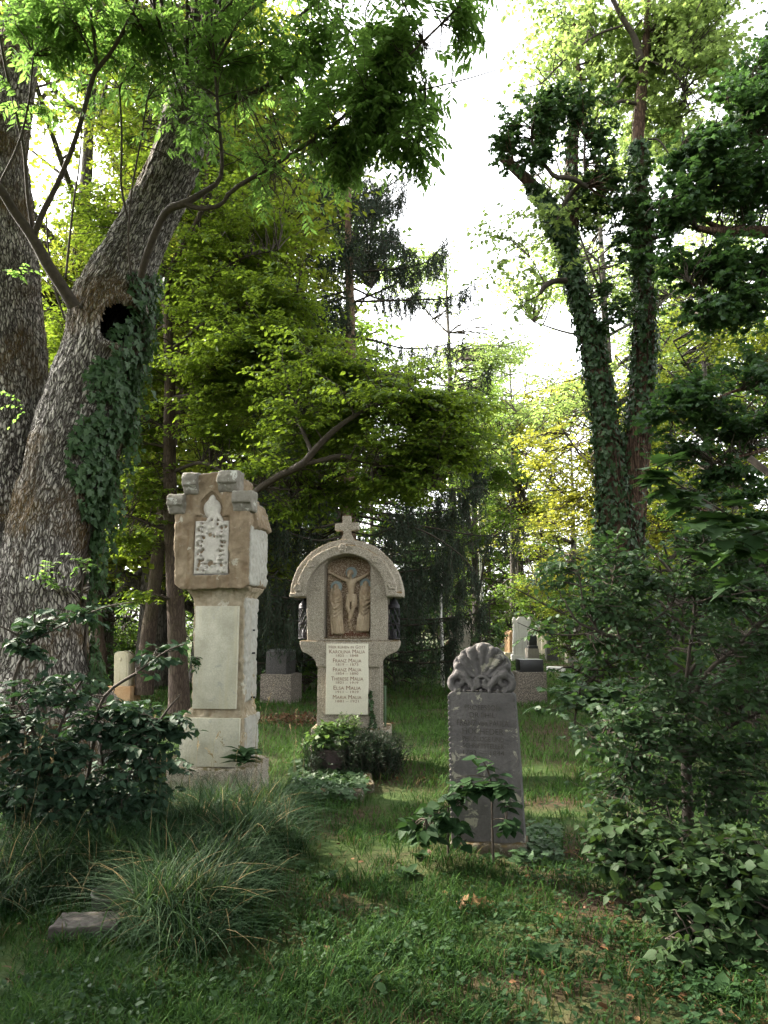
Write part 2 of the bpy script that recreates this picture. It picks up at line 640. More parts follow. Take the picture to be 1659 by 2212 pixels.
# ------------------------------------------------------------------ solid modelling helpers
def bm_box(bm, x0, x1, y0, y1, z0, z1):
    v = [bm.verts.new(p) for p in ((x0, y0, z0), (x1, y0, z0), (x1, y1, z0), (x0, y1, z0), (x0, y0, z1), (x1, y0, z1), (x1, y1, z1), (x0, y1, z1))]
    for f in ((0, 3, 2, 1), (4, 5, 6, 7), (0, 1, 5, 4), (1, 2, 6, 5), (2, 3, 7, 6), (3, 0, 4, 7)):
        bm.faces.new([v[i] for i in f])


def bm_frustum(bm, b, z0, t, z1):
    """b, t: (x0,x1,y0,y1) at z0 and z1"""
    v = [bm.verts.new(p) for p in ((b[0], b[2], z0), (b[1], b[2], z0), (b[1], b[3], z0), (b[0], b[3], z0), (t[0], t[2], z1), (t[1], t[2], z1), (t[1], t[3], z1), (t[0], t[3], z1))]
    for f in ((0, 3, 2, 1), (4, 5, 6, 7), (0, 1, 5, 4), (1, 2, 6, 5), (2, 3, 7, 6), (3, 0, 4, 7)):
        bm.faces.new([v[i] for i in f])


def bm_prism(bm, poly, y0, y1):
    a = [bm.verts.new((x, y0, z)) for x, z in poly]
    b = [bm.verts.new((x, y1, z)) for x, z in poly]
    n = len(poly)
    bm.faces.new(a)
    bm.faces.new(b[::-1])
    for i in range(n):
        bm.faces.new((a[i], b[i], b[(i + 1) % n], a[(i + 1) % n]))


def bm_prism_x(bm, poly, x0, x1):
    """poly in (y,z)"""
    a = [bm.verts.new((x0, y, z)) for y, z in poly]
    b = [bm.verts.new((x1, y, z)) for y, z in poly]
    n = len(poly)
    bm.faces.new(a)
    bm.faces.new(b[::-1])
    for i in range(n):
        bm.faces.new((a[i], b[i], b[(i + 1) % n], a[(i + 1) % n]))


def bm_ball(bm, c, r, seg=10, sc=(1, 1, 1), rot=None):
    mt = Matrix.Translation(Vector(c))
    if rot is not None:
        mt = mt @ rot
    mt = mt @ Matrix.Diagonal((r * sc[0], r * sc[1], r * sc[2], 1))
    bmesh.ops.create_uvsphere(bm, u_segments=seg, v_segments=max(6, seg * 2 // 3), radius=1, matrix=mt)


def bm_cap(bm, a, b, r1, r2, seg=10):
    """tapered capsule"""
    a, b = Vector(a), Vector(b)
    d = b - a
    q = d.to_track_quat('Z', 'Y').to_matrix().to_4x4()
    bmesh.ops.create_cone(bm, cap_ends=True, segments=seg, radius1=r1, radius2=r2, depth=d.length, matrix=Matrix.Translation((a + b) / 2) @ q)
    bm_ball(bm, a, r1, seg)
    bm_ball(bm, b, r2, seg)


def bm_path(bm, pts, rad, seg=8):
    pts = [Vector(p) for p in pts]
    for i in range(len(pts) - 1):
        r1 = rad[i] if hasattr(rad, '__len__') else rad
        r2 = rad[i + 1] if hasattr(rad, '__len__') else rad
        bm_cap(bm, pts[i], pts[i + 1], r1, r2, seg)


def to_me(bm, name):
    bmesh.ops.recalc_face_normals(bm, faces=bm.faces)
    me = bpy.data.meshes.new(name)
    bm.to_mesh(me)
    bm.free()
    return me


def finish(bm, name, mat, parent=None, bevel=0.0, voxel=0.0, smooth=0, noise=None, seg=2, cut=None, auto=True):
    me = to_me(bm, name)
    if voxel or cut:
        o = bpy.data.objects.new('tmp', me)
        COL.objects.link(o)
        if cut is not None:
            cm = to_me(cut, 'cut')
            co = bpy.data.objects.new('cut', cm)
            COL.objects.link(co)
            b = o.modifiers.new('b', 'BOOLEAN')
            b.object = co
            b.operation = 'DIFFERENCE'
            b.solver = 'EXACT'
            b.use_self = True
        if voxel:
            r = o.modifiers.new('r', 'REMESH')
            r.mode = 'VOXEL'
            r.voxel_size = voxel
            if smooth:
                s = o.modifiers.new('s', 'SMOOTH')
                s.iterations = smooth
                s.factor = .5
        dg = bpy.context.evaluated_depsgraph_get()
        me2 = bpy.data.meshes.new_from_object(o.evaluated_get(dg))
        bpy.data.objects.remove(o)
        if cut is not None:
            bpy.data.objects.remove(co)
        me = me2
        me.name = name
    if bevel:
        bm = bmesh.new()
        bm.from_mesh(me)
        bmesh.ops.remove_doubles(bm, verts=bm.verts, dist=1e-5)
        es = [e for e in bm.edges if len(e.link_faces) == 2 and e.calc_face_angle(0) > .35]
        bmesh.ops.bevel(bm, geom=es, offset=bevel, segments=seg, affect='EDGES', profile=.6, clamp_overlap=True)
        bm.to_mesh(me)
        bm.free()
    if noise is not None:
        n = len(me.vertices)
        co = np.empty(n * 3, np.float32)
        no = np.empty(n * 3, np.float32)
        me.vertices.foreach_get('co', co)
        me.vertex_normals.foreach_get('vector', no)
        co = co.reshape(-1, 3)
        no = no.reshape(-1, 3)
        for amp, scale, seed in noise:
            co += no * (amp * fbm(co * scale, 4, seed))[:, None].astype(np.float32)
        me.vertices.foreach_set('co', co.ravel())
        me.update()
    me.polygons.foreach_set('use_smooth', [True] * len(me.polygons))
    me.materials.clear()
    me.materials.append(mat)
    if not voxel and auto:
        try:
            me.set_sharp_from_angle(angle=math.radians(35))
        except Exception:
            pass
    me.update()
    return link(name, me, parent)


def text_mesh(name, lines, mat, parent, depth=.002, smallcaps=False, yoff=0.0, shear=0.0, sx=1.0, bold=0.0):
    """lines: (text, x centre, z baseline, cap height, width or None) -> one mesh on the plane y = yoff facing -y"""
    mb = MB()
    for txt, xc, z, h, w in lines:
        cu = bpy.data.curves.new('t', 'FONT')
        cu.body = txt
        cu.align_x = 'CENTER'
        cu.size = h / .72
        cu.extrude = depth / 2
        cu.offset = bold
        cu.resolution_u = 3
        if smallcaps:
            cu.small_caps_scale = .80
            for i, ch in enumerate(txt):
                cu.body_format[i].use_small_caps = True
        o = bpy.data.objects.new('t', cu)
        COL.objects.link(o)
        dg = bpy.context.evaluated_depsgraph_get()
        me = bpy.data.meshes.new_from_object(o.evaluated_get(dg))
        bpy.data.objects.remove(o)
        n = len(me.vertices)
        if n == 0:
            continue
        co = np.empty(n * 3, np.float32)
        me.vertices.foreach_get('co', co)
        co = co.reshape(-1, 3)
        f = 1.0
        if w:
            f = w / max(1e-6, co[:, 0].max() - co[:, 0].min())
        cx = (co[:, 0].max() + co[:, 0].min()) / 2
        v = np.stack([(co[:, 0] - cx) * f + xc, yoff - co[:, 2], z + co[:, 1]], -1)
        me.calc_loop_triangles()
        t = np.empty(len(me.loop_triangles) * 3, np.int32)
        me.loop_triangles.foreach_get('vertices', t)
        mb.add(v, t.reshape(-1, 3))
        bpy.data.meshes.remove(me)
    return mb.build(name, mat, parent, smooth=False)


# ------------------------------------------------------------------ stone materials
S = {}
S['sand'] = stone_mat('sandstone', (.165, .118, .072), (.31, .245, .165), bump=1.0, bscale=24, streak=(.15, .095, .05), spots=(.40, .375, .30), spot_t=.62, patch=6, top=(.165, .16, .145))
S['sandpale'] = stone_mat('pale_sandstone', (.27, .215, .14), (.42, .365, .27), bump=.9, bscale=28, streak=(.21, .155, .09), spots=(.46, .43, .35), spot_t=.6, patch=5)
S['sandgrey'] = stone_mat('grey_sandstone', (.33, .315, .27), (.41, .40, .355), bump=.9, bscale=26, streak=(.30, .26, .2), patch=3)
S['marble'] = stone_mat('marble', (.37, .35, .27), (.68, .645, .53), bump=.15, bscale=70, streak=(.47, .43, .31), spots=(.36, .35, .31), spot_t=.6, spot_scale=13, patch=3.2, rough=.7)
S['marbleold'] = stone_mat('old_marble', (.42, .39, .34), (.55, .52, .46), bump=.5, bscale=60, streak=(.33, .3, .26), spots=(.16, .14, .12), spot_t=.66, spot_scale=14, patch=6)
S['concrete'] = stone_mat('aggregate_concrete', (.34, .29, .225), (.42, .37, .30), speck=((.17, .145, .115), (.52, .47, .39)), speck_scale=210, bump=.8, bscale=90, streak=(.27, .235, .19), patch=3, moss=(.12, .075, .025))
S['base'] = stone_mat('rough_concrete', (.30, .265, .21), (.43, .39, .32), speck=((.16, .13, .10), (.48, .43, .36)), speck_scale=190, bump=1.0, bscale=60, streak=(.20, .14, .09), patch=6, moss=(.10, .08, .03))
S['tablet'] = stone_mat('white_tablet', (.70, .65, .53), (.75, .70, .58), bump=.06, bscale=90, spots=(.55, .53, .46), spot_t=.67, spot_scale=5, patch=3, rough=.6)
S['slate'] = stone_mat('dark_limestone', (.095, .088, .086), (.165, .152, .145), bump=.8, bscale=55, spots=(.34, .32, .25), spot_t=.575, spot_scale=7, patch=5, streak=(.085, .08, .08), rough=.8)
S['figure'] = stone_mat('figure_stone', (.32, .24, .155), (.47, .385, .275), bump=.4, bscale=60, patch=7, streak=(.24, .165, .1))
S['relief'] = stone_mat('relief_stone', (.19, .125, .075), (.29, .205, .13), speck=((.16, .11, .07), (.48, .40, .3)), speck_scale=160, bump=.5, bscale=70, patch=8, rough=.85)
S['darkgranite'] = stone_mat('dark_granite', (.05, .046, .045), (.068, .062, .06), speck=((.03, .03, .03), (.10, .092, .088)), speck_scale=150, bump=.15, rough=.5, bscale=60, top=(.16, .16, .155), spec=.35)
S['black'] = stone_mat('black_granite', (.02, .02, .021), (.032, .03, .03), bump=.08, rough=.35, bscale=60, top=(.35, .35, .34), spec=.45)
S['plinth'] = stone_mat('brown_granite', (.115, .095, .075), (.165, .14, .115), speck=((.08, .07, .06), (.32, .28, .23)), speck_scale=130, bump=.5, bscale=50, streak=(.11, .095, .075), patch=4)
S['cream'] = stone_mat('cream_stone', (.52, .46, .33), (.62, .57, .44), bump=.3, bscale=40, streak=(.36, .30, .19), patch=4)
S['orange'] = stone_mat('sunlit_orange_stone', (.42, .24, .12), (.52, .35, .2), bump=.6, bscale=30, spots=(.3, .22, .15), spot_t=.6, patch=4)  # warm orange sunlight on the far stones is put into this colour
S['rust'] = stone_mat('rust_stone', (.22, .12, .07), (.30, .18, .11), bump=.6, bscale=30, patch=4, streak=(.14, .09, .06))
S['pale'] = stone_mat('pale_stone', (.62, .60, .55), (.74, .72, .67), bump=.4, bscale=20, streak=(.38, .35, .3), patch=2)
S['grey'] = stone_mat('grey_stone', (.24, .215, .18), (.31, .285, .24), bump=.5, bscale=20, streak=(.19, .16, .13), patch=2)
S['lichen'] = stone_mat('lichen_stone', (.175, .16, .13), (.27, .25, .21), bump=1.0, bscale=24, spots=(.42, .42, .37), spot_t=.58, spot_scale=11, patch=8, streak=(.13, .115, .095))
S['mossy'] = stone_mat('mossy_stone', (.08, .062, .04), (.14, .12, .09), bump=.9, bscale=30, spots=(.42, .40, .34), spot_t=.6, patch=5, moss=(.09, .06, .02))
S['slab'] = stone_mat('slab_stone', (.06, .05, .045), (.09, .078, .07), bump=.6, bscale=30, patch=5, spots=(.3, .27, .23), spot_t=.64)
S['zinc'] = plain_mat('dull_zinc', (.05, .046, .04), (.085, .078, .068), 9, .5, .2, .3)
S['iron'] = plain_mat('dark_iron', (.02, .02, .024), (.045, .042, .045), 20, .55, .5, .3)
S['verdigris'] = plain_mat('verdigris', (.20, .26, .26), (.30, .35, .34), 40, .8)
S['wicker'] = plain_mat('dark_wicker', (.055, .038, .036), (.095, .07, .066), 60, .75, 0, .6)
S['paint'] = plain_mat('brown_lettering', (.16, .075, .045), (.22, .11, .07), 30, .8)
S['redpaint'] = plain_mat('red_brown_lettering', (.11, .038, .022), (.17, .06, .035), 30, .8)
S['engrave'] = plain_mat('engraved_edge', (.045, .04, .037), (.10, .09, .08), 26, .95)
S['faint'] = plain_mat('worn_letter', (.46, .44, .38), (.56, .54, .47), 60, .8)
S['white'] = plain_mat('white_stone', (.6, .58, .52), (.7, .68, .62), 8, .8)


class Loc:
    """photo pixels -> local x, z on a front plane at distance Y (object origin at the foot of px x0)"""
    def __init__(s, x0, Y, rz=0.0):
        s.Y = Y
        s.o = P(x0, 1106, Y)
        s.o[2] = 0
        s.rz = rz
        s.k = 1 / math.cos(rz)

    def x(s, px, py=1350):
        return (P(px, py, s.Y)[0] - s.o[0]) * s.k

    def z(s, py):
        return P(829.5, py, s.Y)[2]

    def poly(s, pts):
        return [(s.x(a, b), s.z(b)) for a, b in pts]


# ------------------------------------------------------------------ tomb 1: tall weathered sandstone pillar
def sandstone_tomb():
    L = Loc(463, 6.55, math.radians(-6))
    t = empty('pillar_tomb', L.o, L.rz)
    tag(t, 'tall weathered sandstone pillar tomb with stepped gable head, blank marble tablet and small carved panel', 'tombstone')
    x, z = L.x, L.z
    D0 = .50
    # foundation
    bm = bmesh.new()
    bm_box(bm, x(362, 1690), x(545, 1690), -.09, D0 + .08, -.15, z(1657))
    finish(bm, 'foundation', S['base'], t, voxel=.018, smooth=3, noise=[(.02, 6, 3), (.012, 25, 4)])
    # pedestal with moulding and shaft in one block of sandstone
    bm = bmesh.new()
    bm_box(bm, x(389, 1600), x(523, 1600), .012, D0, z(1657) + .002, z(1550))
    prof = [(1550, 391, 521), (1543, 394, 521), (1536, 399, 521), (1530, 404, 521), (1522, 406, 521), (1400, 409, 522), (1300, 410, 524), (1292, 408, 526), (1284, 404, 530), (1276, 398, 535), (1268, 390, 540)]
    f = lambda i: (x(prof[i][1], prof[i][0]), x(prof[i][2], prof[i][0]))
    for i in range(len(prof) - 1):
        a, b = f(i), f(i + 1)
        c = (x(457), )
        def dd(w, base=x(521) - x(405)):
            return (w[1] - w[0] - base) * .5
        y0a, y1a = .07 - dd(a), .45 + dd(a)
        y0b, y1b = .07 - dd(b), .45 + dd(b)
        bm_frustum(bm, (a[0], a[1], y0a, y1a), z(prof[i][0]) - .004, (b[0], b[1], y0b, y1b), z(prof[i + 1][0]) + .004)
    finish(bm, 'shaft', S['sandpale'], t, voxel=.010, smooth=1, noise=[(.016, 7, 11), (.014, 24, 12)])
    # paler grey layer on the right side of shaft and pedestal
    bm = bmesh.new()
    bm_box(bm, x(522, 1400) - .03, x(523, 1400) + .014, .085, .46, z(1519), z(1290))
    bm_box(bm, x(523, 1600) - .03, x(523, 1600) + .012, .07, D0 + .006, z(1650), z(1552))
    finish(bm, 'grey_side', S['sandgrey'], t, voxel=.012, smooth=2, noise=[(.014, 9, 21), (.012, 34, 22)])
    # plates
    bm = bmesh.new()
    bm_box(bm, x(387.5, 1600), x(519, 1600), -.018, .02, z(1656), z(1551))
    finish(bm, 'pedestal_plate', S['marble'], t, bevel=.006)
    bm = bmesh.new()
    bm_box(bm, x(415.5, 1420), x(511, 1420), .028, .075, z(1532), z(1309))
    finish(bm, 'marble_tablet', S['marble'], t, bevel=.004)
    # traces of worn letters
    mb = MB()
    rg = np.random.default_rng(5)
    for (yy, xa, xb, n, hh) in ((1357, 446, 478, 13, 9), (1380, 432, 505, 26, 10), (1409, 438, 503, 20, 5)):
        for i in range(n):
            xx = xa + (xb - xa) * (i + rg.random() * .6) / n
            for q in range(1 + int(rg.random() * 2)):
                y1 = yy - rg.random() * hh * .8
                a = np.array((x(xx, y1), .0275, z(y1)))
                b = a + np.array((rg.normal(0, .003), 0, -.004 - rg.random() * .009))
                tubes(mb, np.stack([a, (a + b) / 2, b]), np.array([.0006, .0011, .0006]), 4)
    mb.build('worn_lettering', S['faint'], t)
    # head block
    bm = bmesh.new()
    pts = [(379, 1264), (379, 1112), (398, 1068), (408, 1060), (412, 1030), (440, 1026), (476, 1022), (514, 1024), (518, 1058), (527, 1066), (543, 1112), (543, 1264), (530, 1272), (392, 1272)]
    bm_prism(bm, L.poly(pts), -.06, .52)
    # side roof slopes with eaves
    zr, ze = z(1040), z(1128)
    xc = x(461, 1080)
    roof = [(x(380, 1128) - .045, ze), (x(380, 1128) - .045, ze - .035), (x(380, 1140), ze - .06), (x(543, 1140), ze - .06), (x(543, 1128) + .055, ze - .035), (x(543, 1128) + .055, ze), (x(543, 1100), z(1082)), (xc + .06, zr), (xc - .06, zr)]
    bm_prism(bm, roof, .06, .50)
    bm_ball(bm, (x(477, 1016), .12, z(1020)), .05, 10, (1.1, 1.2, .8))
    # corner blocks with hollow underside
    for (xa, xb, yt, yb) in ((402, 434, 1023, 1070), (479, 522, 1019, 1066), (371, 405, 1068, 1111), (511, 553, 1063, 1107)):
        h = yb - yt
        pr = [(-.06, z(yt)), (-.115, z(yt + h * .08)), (-.135, z(yt + h * .3)), (-.135, z(yt + h * .62)), (-.105, z(yt + h * .66)), (-.095, z(yt + h * .8)), (-.066, z(yb)), (.10, z(yb)), (.10, z(yt) + .004)]
        cb = bmesh.new()
        bm_prism_x(cb, pr, x(xa, yt), x(xb, yt))
        finish(cb, 'corner_block', S['lichen'], t, voxel=.009, smooth=3, noise=[(.010, 7, 33), (.008, 24, 34)])
    cut = bmesh.new()
    # pointed recess round the relief
    arch = [(438, 1118), (437, 1098), (440, 1084), (449, 1074), (461, 1064), (473, 1074), (483, 1084), (486, 1098), (485, 1118)]
    bm_prism(cut, L.poly(arch), -.3, -.025)
    bm_box(cut, x(422, 1180), x(500, 1180), -.3, -.035, z(1242), z(1116))
    finish(bm, 'gable_head', S['sand'], t, voxel=.009, smooth=1, noise=[(.016, 5, 31), (.013, 20, 32)], cut=cut)
    bm = bmesh.new()
    bm_box(bm, x(543, 1200) - .03, x(543, 1200) + .016, -.03, .515, z(1264), z(1136))
    finish(bm, 'head_grey_side', S['sandgrey'], t, voxel=.012, smooth=2, noise=[(.020, 6, 25), (.012, 26, 26)])  # paler grey layer on the right side of the head
    # marble relief panel: heightfield slab with a carved wreath of fruit round a plain centre
    nx, nzv = 84, 128
    xs = np.linspace(x(424, 1180), x(498, 1180), nx)
    zs = np.linspace(z(1240), z(1127), nzv)
    X, Z = np.meshgrid(xs, zs)
    U = (X - xs[0]) / (xs[-1] - xs[0])
    V = (Z - zs[0]) / (zs[-1] - zs[0])
    H = np.full(X.shape, .012)
    inner = (U > .22) & (U < .76) & (V > .2) & (V < .74)
    H = np.where(inner, .016, H)
    rg = np.random.default_rng(8)
    for i in range(120):
        u, v = rg.random(2)
        if (.27 < u < .72 and .24 < v < .70) or u < .06 or u > .94 or v < .05:
            continue
        a = rg.choice((.022, .018, -.028, -.034))
        w = .03 + .028 * rg.random()
        H = H + a * np.exp(-(((U - u) / w) ** 2 + ((V - v) / (w * .66)) ** 2))
    for u in (.16, .84):
        for v in np.linspace(.24, .88, 8):
            H = H - .03 * np.exp(-(((U - u - .05 * np.sign(.5 - u)) / .028) ** 2 + ((V - v) / .018) ** 2)) + .022 * np.exp(-(((U - u) / .06) ** 2 + ((V - v - .035) / .028) ** 2))
    for u in (.3, .5, .62):
        H = H - .035 * np.exp(-(((U - u) / .08) ** 2 + ((V - .18) / .012) ** 2))
    edge = np.minimum(np.minimum(U, 1 - U) / .02, np.minimum(V, 1 - V) / .015)
    H = np.where(edge < 1, .004, np.clip(H, -.02, .05))
    v = np.stack([X, -.045 - H, Z], -1).reshape(-1, 3)
    r, c = np.meshgrid(np.arange(nzv - 1), np.arange(nx - 1), indexing='ij')
    q = np.stack([r * nx + c, r * nx + c + 1, (r + 1) * nx + c + 1, (r + 1) * nx + c], -1).reshape(-1, 4)
    mb = MB()
    mb.add(v, None, q)
    # back plate closes it
    e = np.array([(xs[0], -.02, zs[0]), (xs[-1], -.02, zs[0]), (xs[-1], -.02, zs[-1]), (xs[0], -.02, zs[-1])])
    fr = e.copy()
    fr[:, 1] = -.048
    mb.add(np.vstack([e, fr]), None, [(0, 1, 5, 4), (1, 2, 6, 5), (2, 3, 7, 6), (3, 0, 4, 7)])
    mb.build('relief_panel', S['marbleold'], t)
    bm = bmesh.new()
    bm_ball(bm, (x(461, 1100), -.02, z(1100)), .085, 16, (1, .42, 1.05))
    bm_ball(bm, (x(461, 1084), -.02, z(1084)), .045, 12, (.8, .6, 1.4))
    for dx in (-.035, 0, .035):
        bm_path(bm, [(x(461) + dx * .6, -.035, z(1112)), (x(461) + dx * 1.6, -.05, z(1124)), (x(461) + dx * 2.2, -.05, z(1138))], [.022, .02, .014])
    finish(bm, 'relief_finial', S['marbleold'], t, voxel=.006, smooth=3, noise=[(.006, 26, 41)])
    for (px, py) in ((545, 1362), (544.5, 1413), (521, 1512)):
        bm = bmesh.new()
        xx = x(523, py) + .0
        bm_box(bm, xx - .02, xx + .045, .26, .275, z(py) - .008, z(py) + .008)
        finish(bm, 'iron_peg', S['iron'], t, bevel=.002)
    return t


sandstone_tomb()


# ------------------------------------------------------------------ tomb 2: round-headed tomb with the crucifixion relief
def arched_tomb():
    L = Loc(751, 8.25, math.radians(-4))
    t = empty('arched_tomb', L.o, L.rz)
    tag(t, 'round-headed concrete tomb with cross on top, crucifixion relief in its niche and white name tablet', 'tombstone')
    x, z = L.x, L.z
    con = S['concrete']
    px = PX(8.25)
    bm = bmesh.new()
    bm_box(bm, x(672, 1620), x(842, 1620), -.06, .42, -.1, z(1572))
    finish(bm, 'base', con, t, voxel=.016, smooth=2, noise=[(.008, 20, 51)])
    bm = bmesh.new()
    bm_box(bm, x(685, 1500), x(822, 1500), 0, .34, z(1572) - .01, z(1436))
    # bracket with concave underside
    br = [(685, 1440), (684, 1432), (680, 1425), (674, 1418), (666, 1413), (655, 1408), (650, 1400), (648, 1392), (648, 1384), (862, 1384), (862, 1392), (860, 1400), (855, 1408), (843, 1413), (834, 1418), (826, 1425), (823, 1432), (822, 1440)]
    bm_prism(bm, L.poly(br), -.05, .36)
    bm_box(bm, x(681, 1395), x(823, 1395), -.056, -.02, z(1412), z(1390))
    finish(bm, 'shaft', con, t, voxel=.009, smooth=1, noise=[(.004, 30, 52)])
    # right pilaster strip on the side
    bm = bmesh.new()
    for k in range(3):
        bm_box(bm, x(822, 1500) - .01, x(822, 1500) + .022 - .006 * k, .06 + .07 * k, .115 + .07 * k, z(1566), z(1440))
    finish(bm, 'side_fluting', con, t, bevel=.004)
    # housing with niche
    cx, cz = x(749, 1287), z(1287)
    R0, R1, R2 = 86 * px, 107 * px, 121 * px
    bm = bmesh.new()
    arc = [(cx + R0 * 1.02 * math.cos(a), cz + R0 * 1.04 * math.sin(a)) for a in np.linspace(0, math.pi, 40)]
    bm_prism(bm, [(x(663, 1380), z(1384)), (x(836, 1380), z(1384))] + arc, .0, .36)
    cut = bmesh.new()
    top = [(x(699) + (x(800) - x(699)) * u, z(1222) + (z(1199) - z(1222)) * math.sin(math.pi * u) ** .55 if 0 < u < 1 else z(1222)) for u in np.linspace(1, 0, 17)]
    bm_prism(cut, [(x(699, 1370), z(1379)), (x(800, 1370), z(1379))] + top, -.2, .215)
    finish(bm, 'niche_housing', con, t, cut=cut, voxel=.009, smooth=1, noise=[(.004, 30, 53)])
    # hood: ring with a thicker outer rim
    bm = bmesh.new()

    def ring(ra, rb, ya, yb, a0=-.0, a1=math.pi, n=48, ez=1.0):
        o = [(cx + rb * math.cos(a), cz + rb * ez * math.sin(a)) for a in np.linspace(a0, a1, n)]
        i = [(cx + ra * math.cos(a), cz + ra * 1.04 * math.sin(a)) for a in np.linspace(a1, a0, n)]
        bm_prism(bm, o + i, ya, yb)
    ring(R0 * .99, R1 + .004, -.10, .30)
    ring(R1 - .01, R2, -.055, .42)
    for s in (1, -1):
        xa, xb = (cx + s * R0 * .99, cx + s * R2)
        bm_box(bm, min(xa, xb), max(xa, xb), -.09, .40, cz - .015, cz + .03)
    finish(bm, 'arched_hood', con, t, voxel=.010, smooth=2, noise=[(.010, 9, 54), (.005, 30, 55)])
    for (rx, ry) in ((675, 1219), (743, 1185), (812, 1210), (647, 1270), (847, 1266)):
        bm = bmesh.new()
        c = Vector((x(rx, ry), -.112, z(ry)))
        for k in range(6):
            a = k * math.pi / 3
            bm_ball(bm, c + Vector((math.cos(a) * .032, -.004, math.sin(a) * .032)), .019, 8, (1, .9, 1))
        bm_ball(bm, c + Vector((0, -.01, 0)), .013, 8)
        finish(bm, 'rosette', con, t, voxel=.005, smooth=1)
    # cross
    bm = bmesh.new()
    cr = [(735, 1168), (739, 1160), (741.5, 1152), (741.5, 1146), (724, 1146), (723, 1130), (739.5, 1130), (740, 1114), (758, 1114), (758.5, 1129), (775, 1129), (775.5, 1145), (758, 1146), (758, 1152), (761, 1159), (766, 1168)]
    bm_prism(bm, L.poly(cr), .0, .085)
    finish(bm, 'cross', con, t, voxel=.007, smooth=2, noise=[(.006, 22, 56)])
    # name tablet
    bm = bmesh.new()
    bm_box(bm, x(706, 1450), x(796.5, 1450), -.066, .01, z(1542), z(1390))
    tb = finish(bm, 'name_tablet', S['tablet'], t, bevel=.004)
    tx = 751.5
    LN = []
    for txt, yc, hh, w in (('Hier ruhen in Gott', 1397, 6.8, 78), ('Karolina Malia', 1406.7, 8.6, 76), ('1825 – 1848', 1415.5, 5.3, 47), ('Franz Malia', 1426, 8.6, 60), ('1819 – 1873', 1434.6, 5.3, 47),
                           ('Franz Malia', 1445.3, 8.6, 60), ('1854 – 1890', 1454, 5.3, 47), ('Therese Malia', 1464.8, 8.6, 68), ('1821 – 1919', 1473.6, 5.3, 47), ('Elsa Malia', 1484.5, 8.6, 57.5),
                           ('1911 – 1919', 1493.5, 5.3, 48), ('Maria Malia', 1504.4, 8.6, 60), ('1881 – 1921', 1513.3, 5.3, 48.5)):
        LN.append((txt, x(tx, yc), z(yc + hh / 2), hh * px, w * px))
    text_mesh('lettering', LN, S['paint'], tb, .002, True, -.0668, bold=-.0002)
    # relief: ground, cross, three figures, skull, scroll
    yb = .205
    W = lambda a, b, d=0.0: Vector((x(a, b), yb - d, z(b)))
    bm = bmesh.new()
    bm_box(bm, x(701, 1300), x(797, 1300), yb - .012, yb + .02, z(1380), z(1200))
    # rocky foot with the words
    ft = [(703, 1379), (703, 1357), (712, 1354), (722, 1357), (734, 1349), (744, 1345), (750, 1338), (757, 1340), (764, 1350), (775, 1354), (786, 1352), (796, 1357), (796, 1379)]
    bm_prism(bm, L.poly(ft), yb - .055, yb)
    # cross timbers
    bm_box(bm, x(701.5), x(796.5), yb - .035, yb, z(1254.5), z(1239))
    bm_box(bm, x(743, 1300), x(763, 1300), yb - .03, yb, z(1350), z(1222))
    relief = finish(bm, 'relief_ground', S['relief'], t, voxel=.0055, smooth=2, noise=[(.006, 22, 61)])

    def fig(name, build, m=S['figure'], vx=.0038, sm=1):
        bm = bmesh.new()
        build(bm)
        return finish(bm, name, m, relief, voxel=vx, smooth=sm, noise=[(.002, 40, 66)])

    def christ(bm):
        d = .085
        bm_ball(bm, W(752.5, 1237, d + .02), .034, 12, (.85, .95, 1.15))          # head bowed to the left
        bm_ball(bm, W(750.5, 1243, d + .04), .016, 8, (.8, .8, 1.5))
        bm_cap(bm, W(754, 1244, d), W(755, 1251, d - .01), .018, .02)
        bm_cap(bm, W(750, 1255, d), W(762, 1255, d), .032, .032)                       # shoulders
        bm_cap(bm, W(756, 1258, d), W(756, 1268, d), .05, .045)                        # chest
        bm_cap(bm, W(756, 1268, d), W(756, 1281, d), .042, .032)
        bm_cap(bm, W(752, 1288, d), W(760, 1288, d), .036, .036)                       # loins
        bm_path(bm, [W(747, 1253, d), W(731, 1246, d - .01), W(716, 1238, d - .015), W(709, 1235, d - .015)], [.024, .02, .015, .011])
        bm_path(bm, [W(764, 1253, d), W(779, 1246, d - .01), W(790, 1239, d - .015), W(795, 1236, d - .02)], [.024, .02, .015, .011])
        for k in range(4):
            bm_cap(bm, W(709, 1235, d - .01), W(704 + k * .7, 1233.5 - k * 2.2 + 3, d - .02 + k * .002), .006, .0045, 6)
        bm_path(bm, [W(751, 1290, d), W(748, 1308, d + .015), W(753, 1328, d), W(752, 1334, d + .01)], [.032, .025, .018, .014])
        bm_path(bm, [W(761, 1290, d), W(762, 1308, d + .02), W(757, 1328, d), W(755, 1335, d + .01)], [.032, .025, .018, .014])
        bm_cap(bm, W(753, 1334, d), W(752.5, 1343, d + .015), .017, .011)
        for k in range(5):                                                             # loin cloth folds
            bm_path(bm, [W(748, 1284 + k * 3, d + .02), W(756, 1288 + k * 2.6, d + .036), W(764, 1285 + k * 2, d + .02)], .008, 6)
        bm_path(bm, [W(765, 1284, d), W(767, 1296, d), W(768, 1309, d - .01)], [.014, .014, .006])
        for a in np.linspace(-.2, 2.6, 7):                                             # hair
            bm_ball(bm, W(754 + 5.5 * math.cos(a), 1236 - 5.5 * math.sin(a), d), .013, 6)
    fig('carved_crucified_figure', christ)

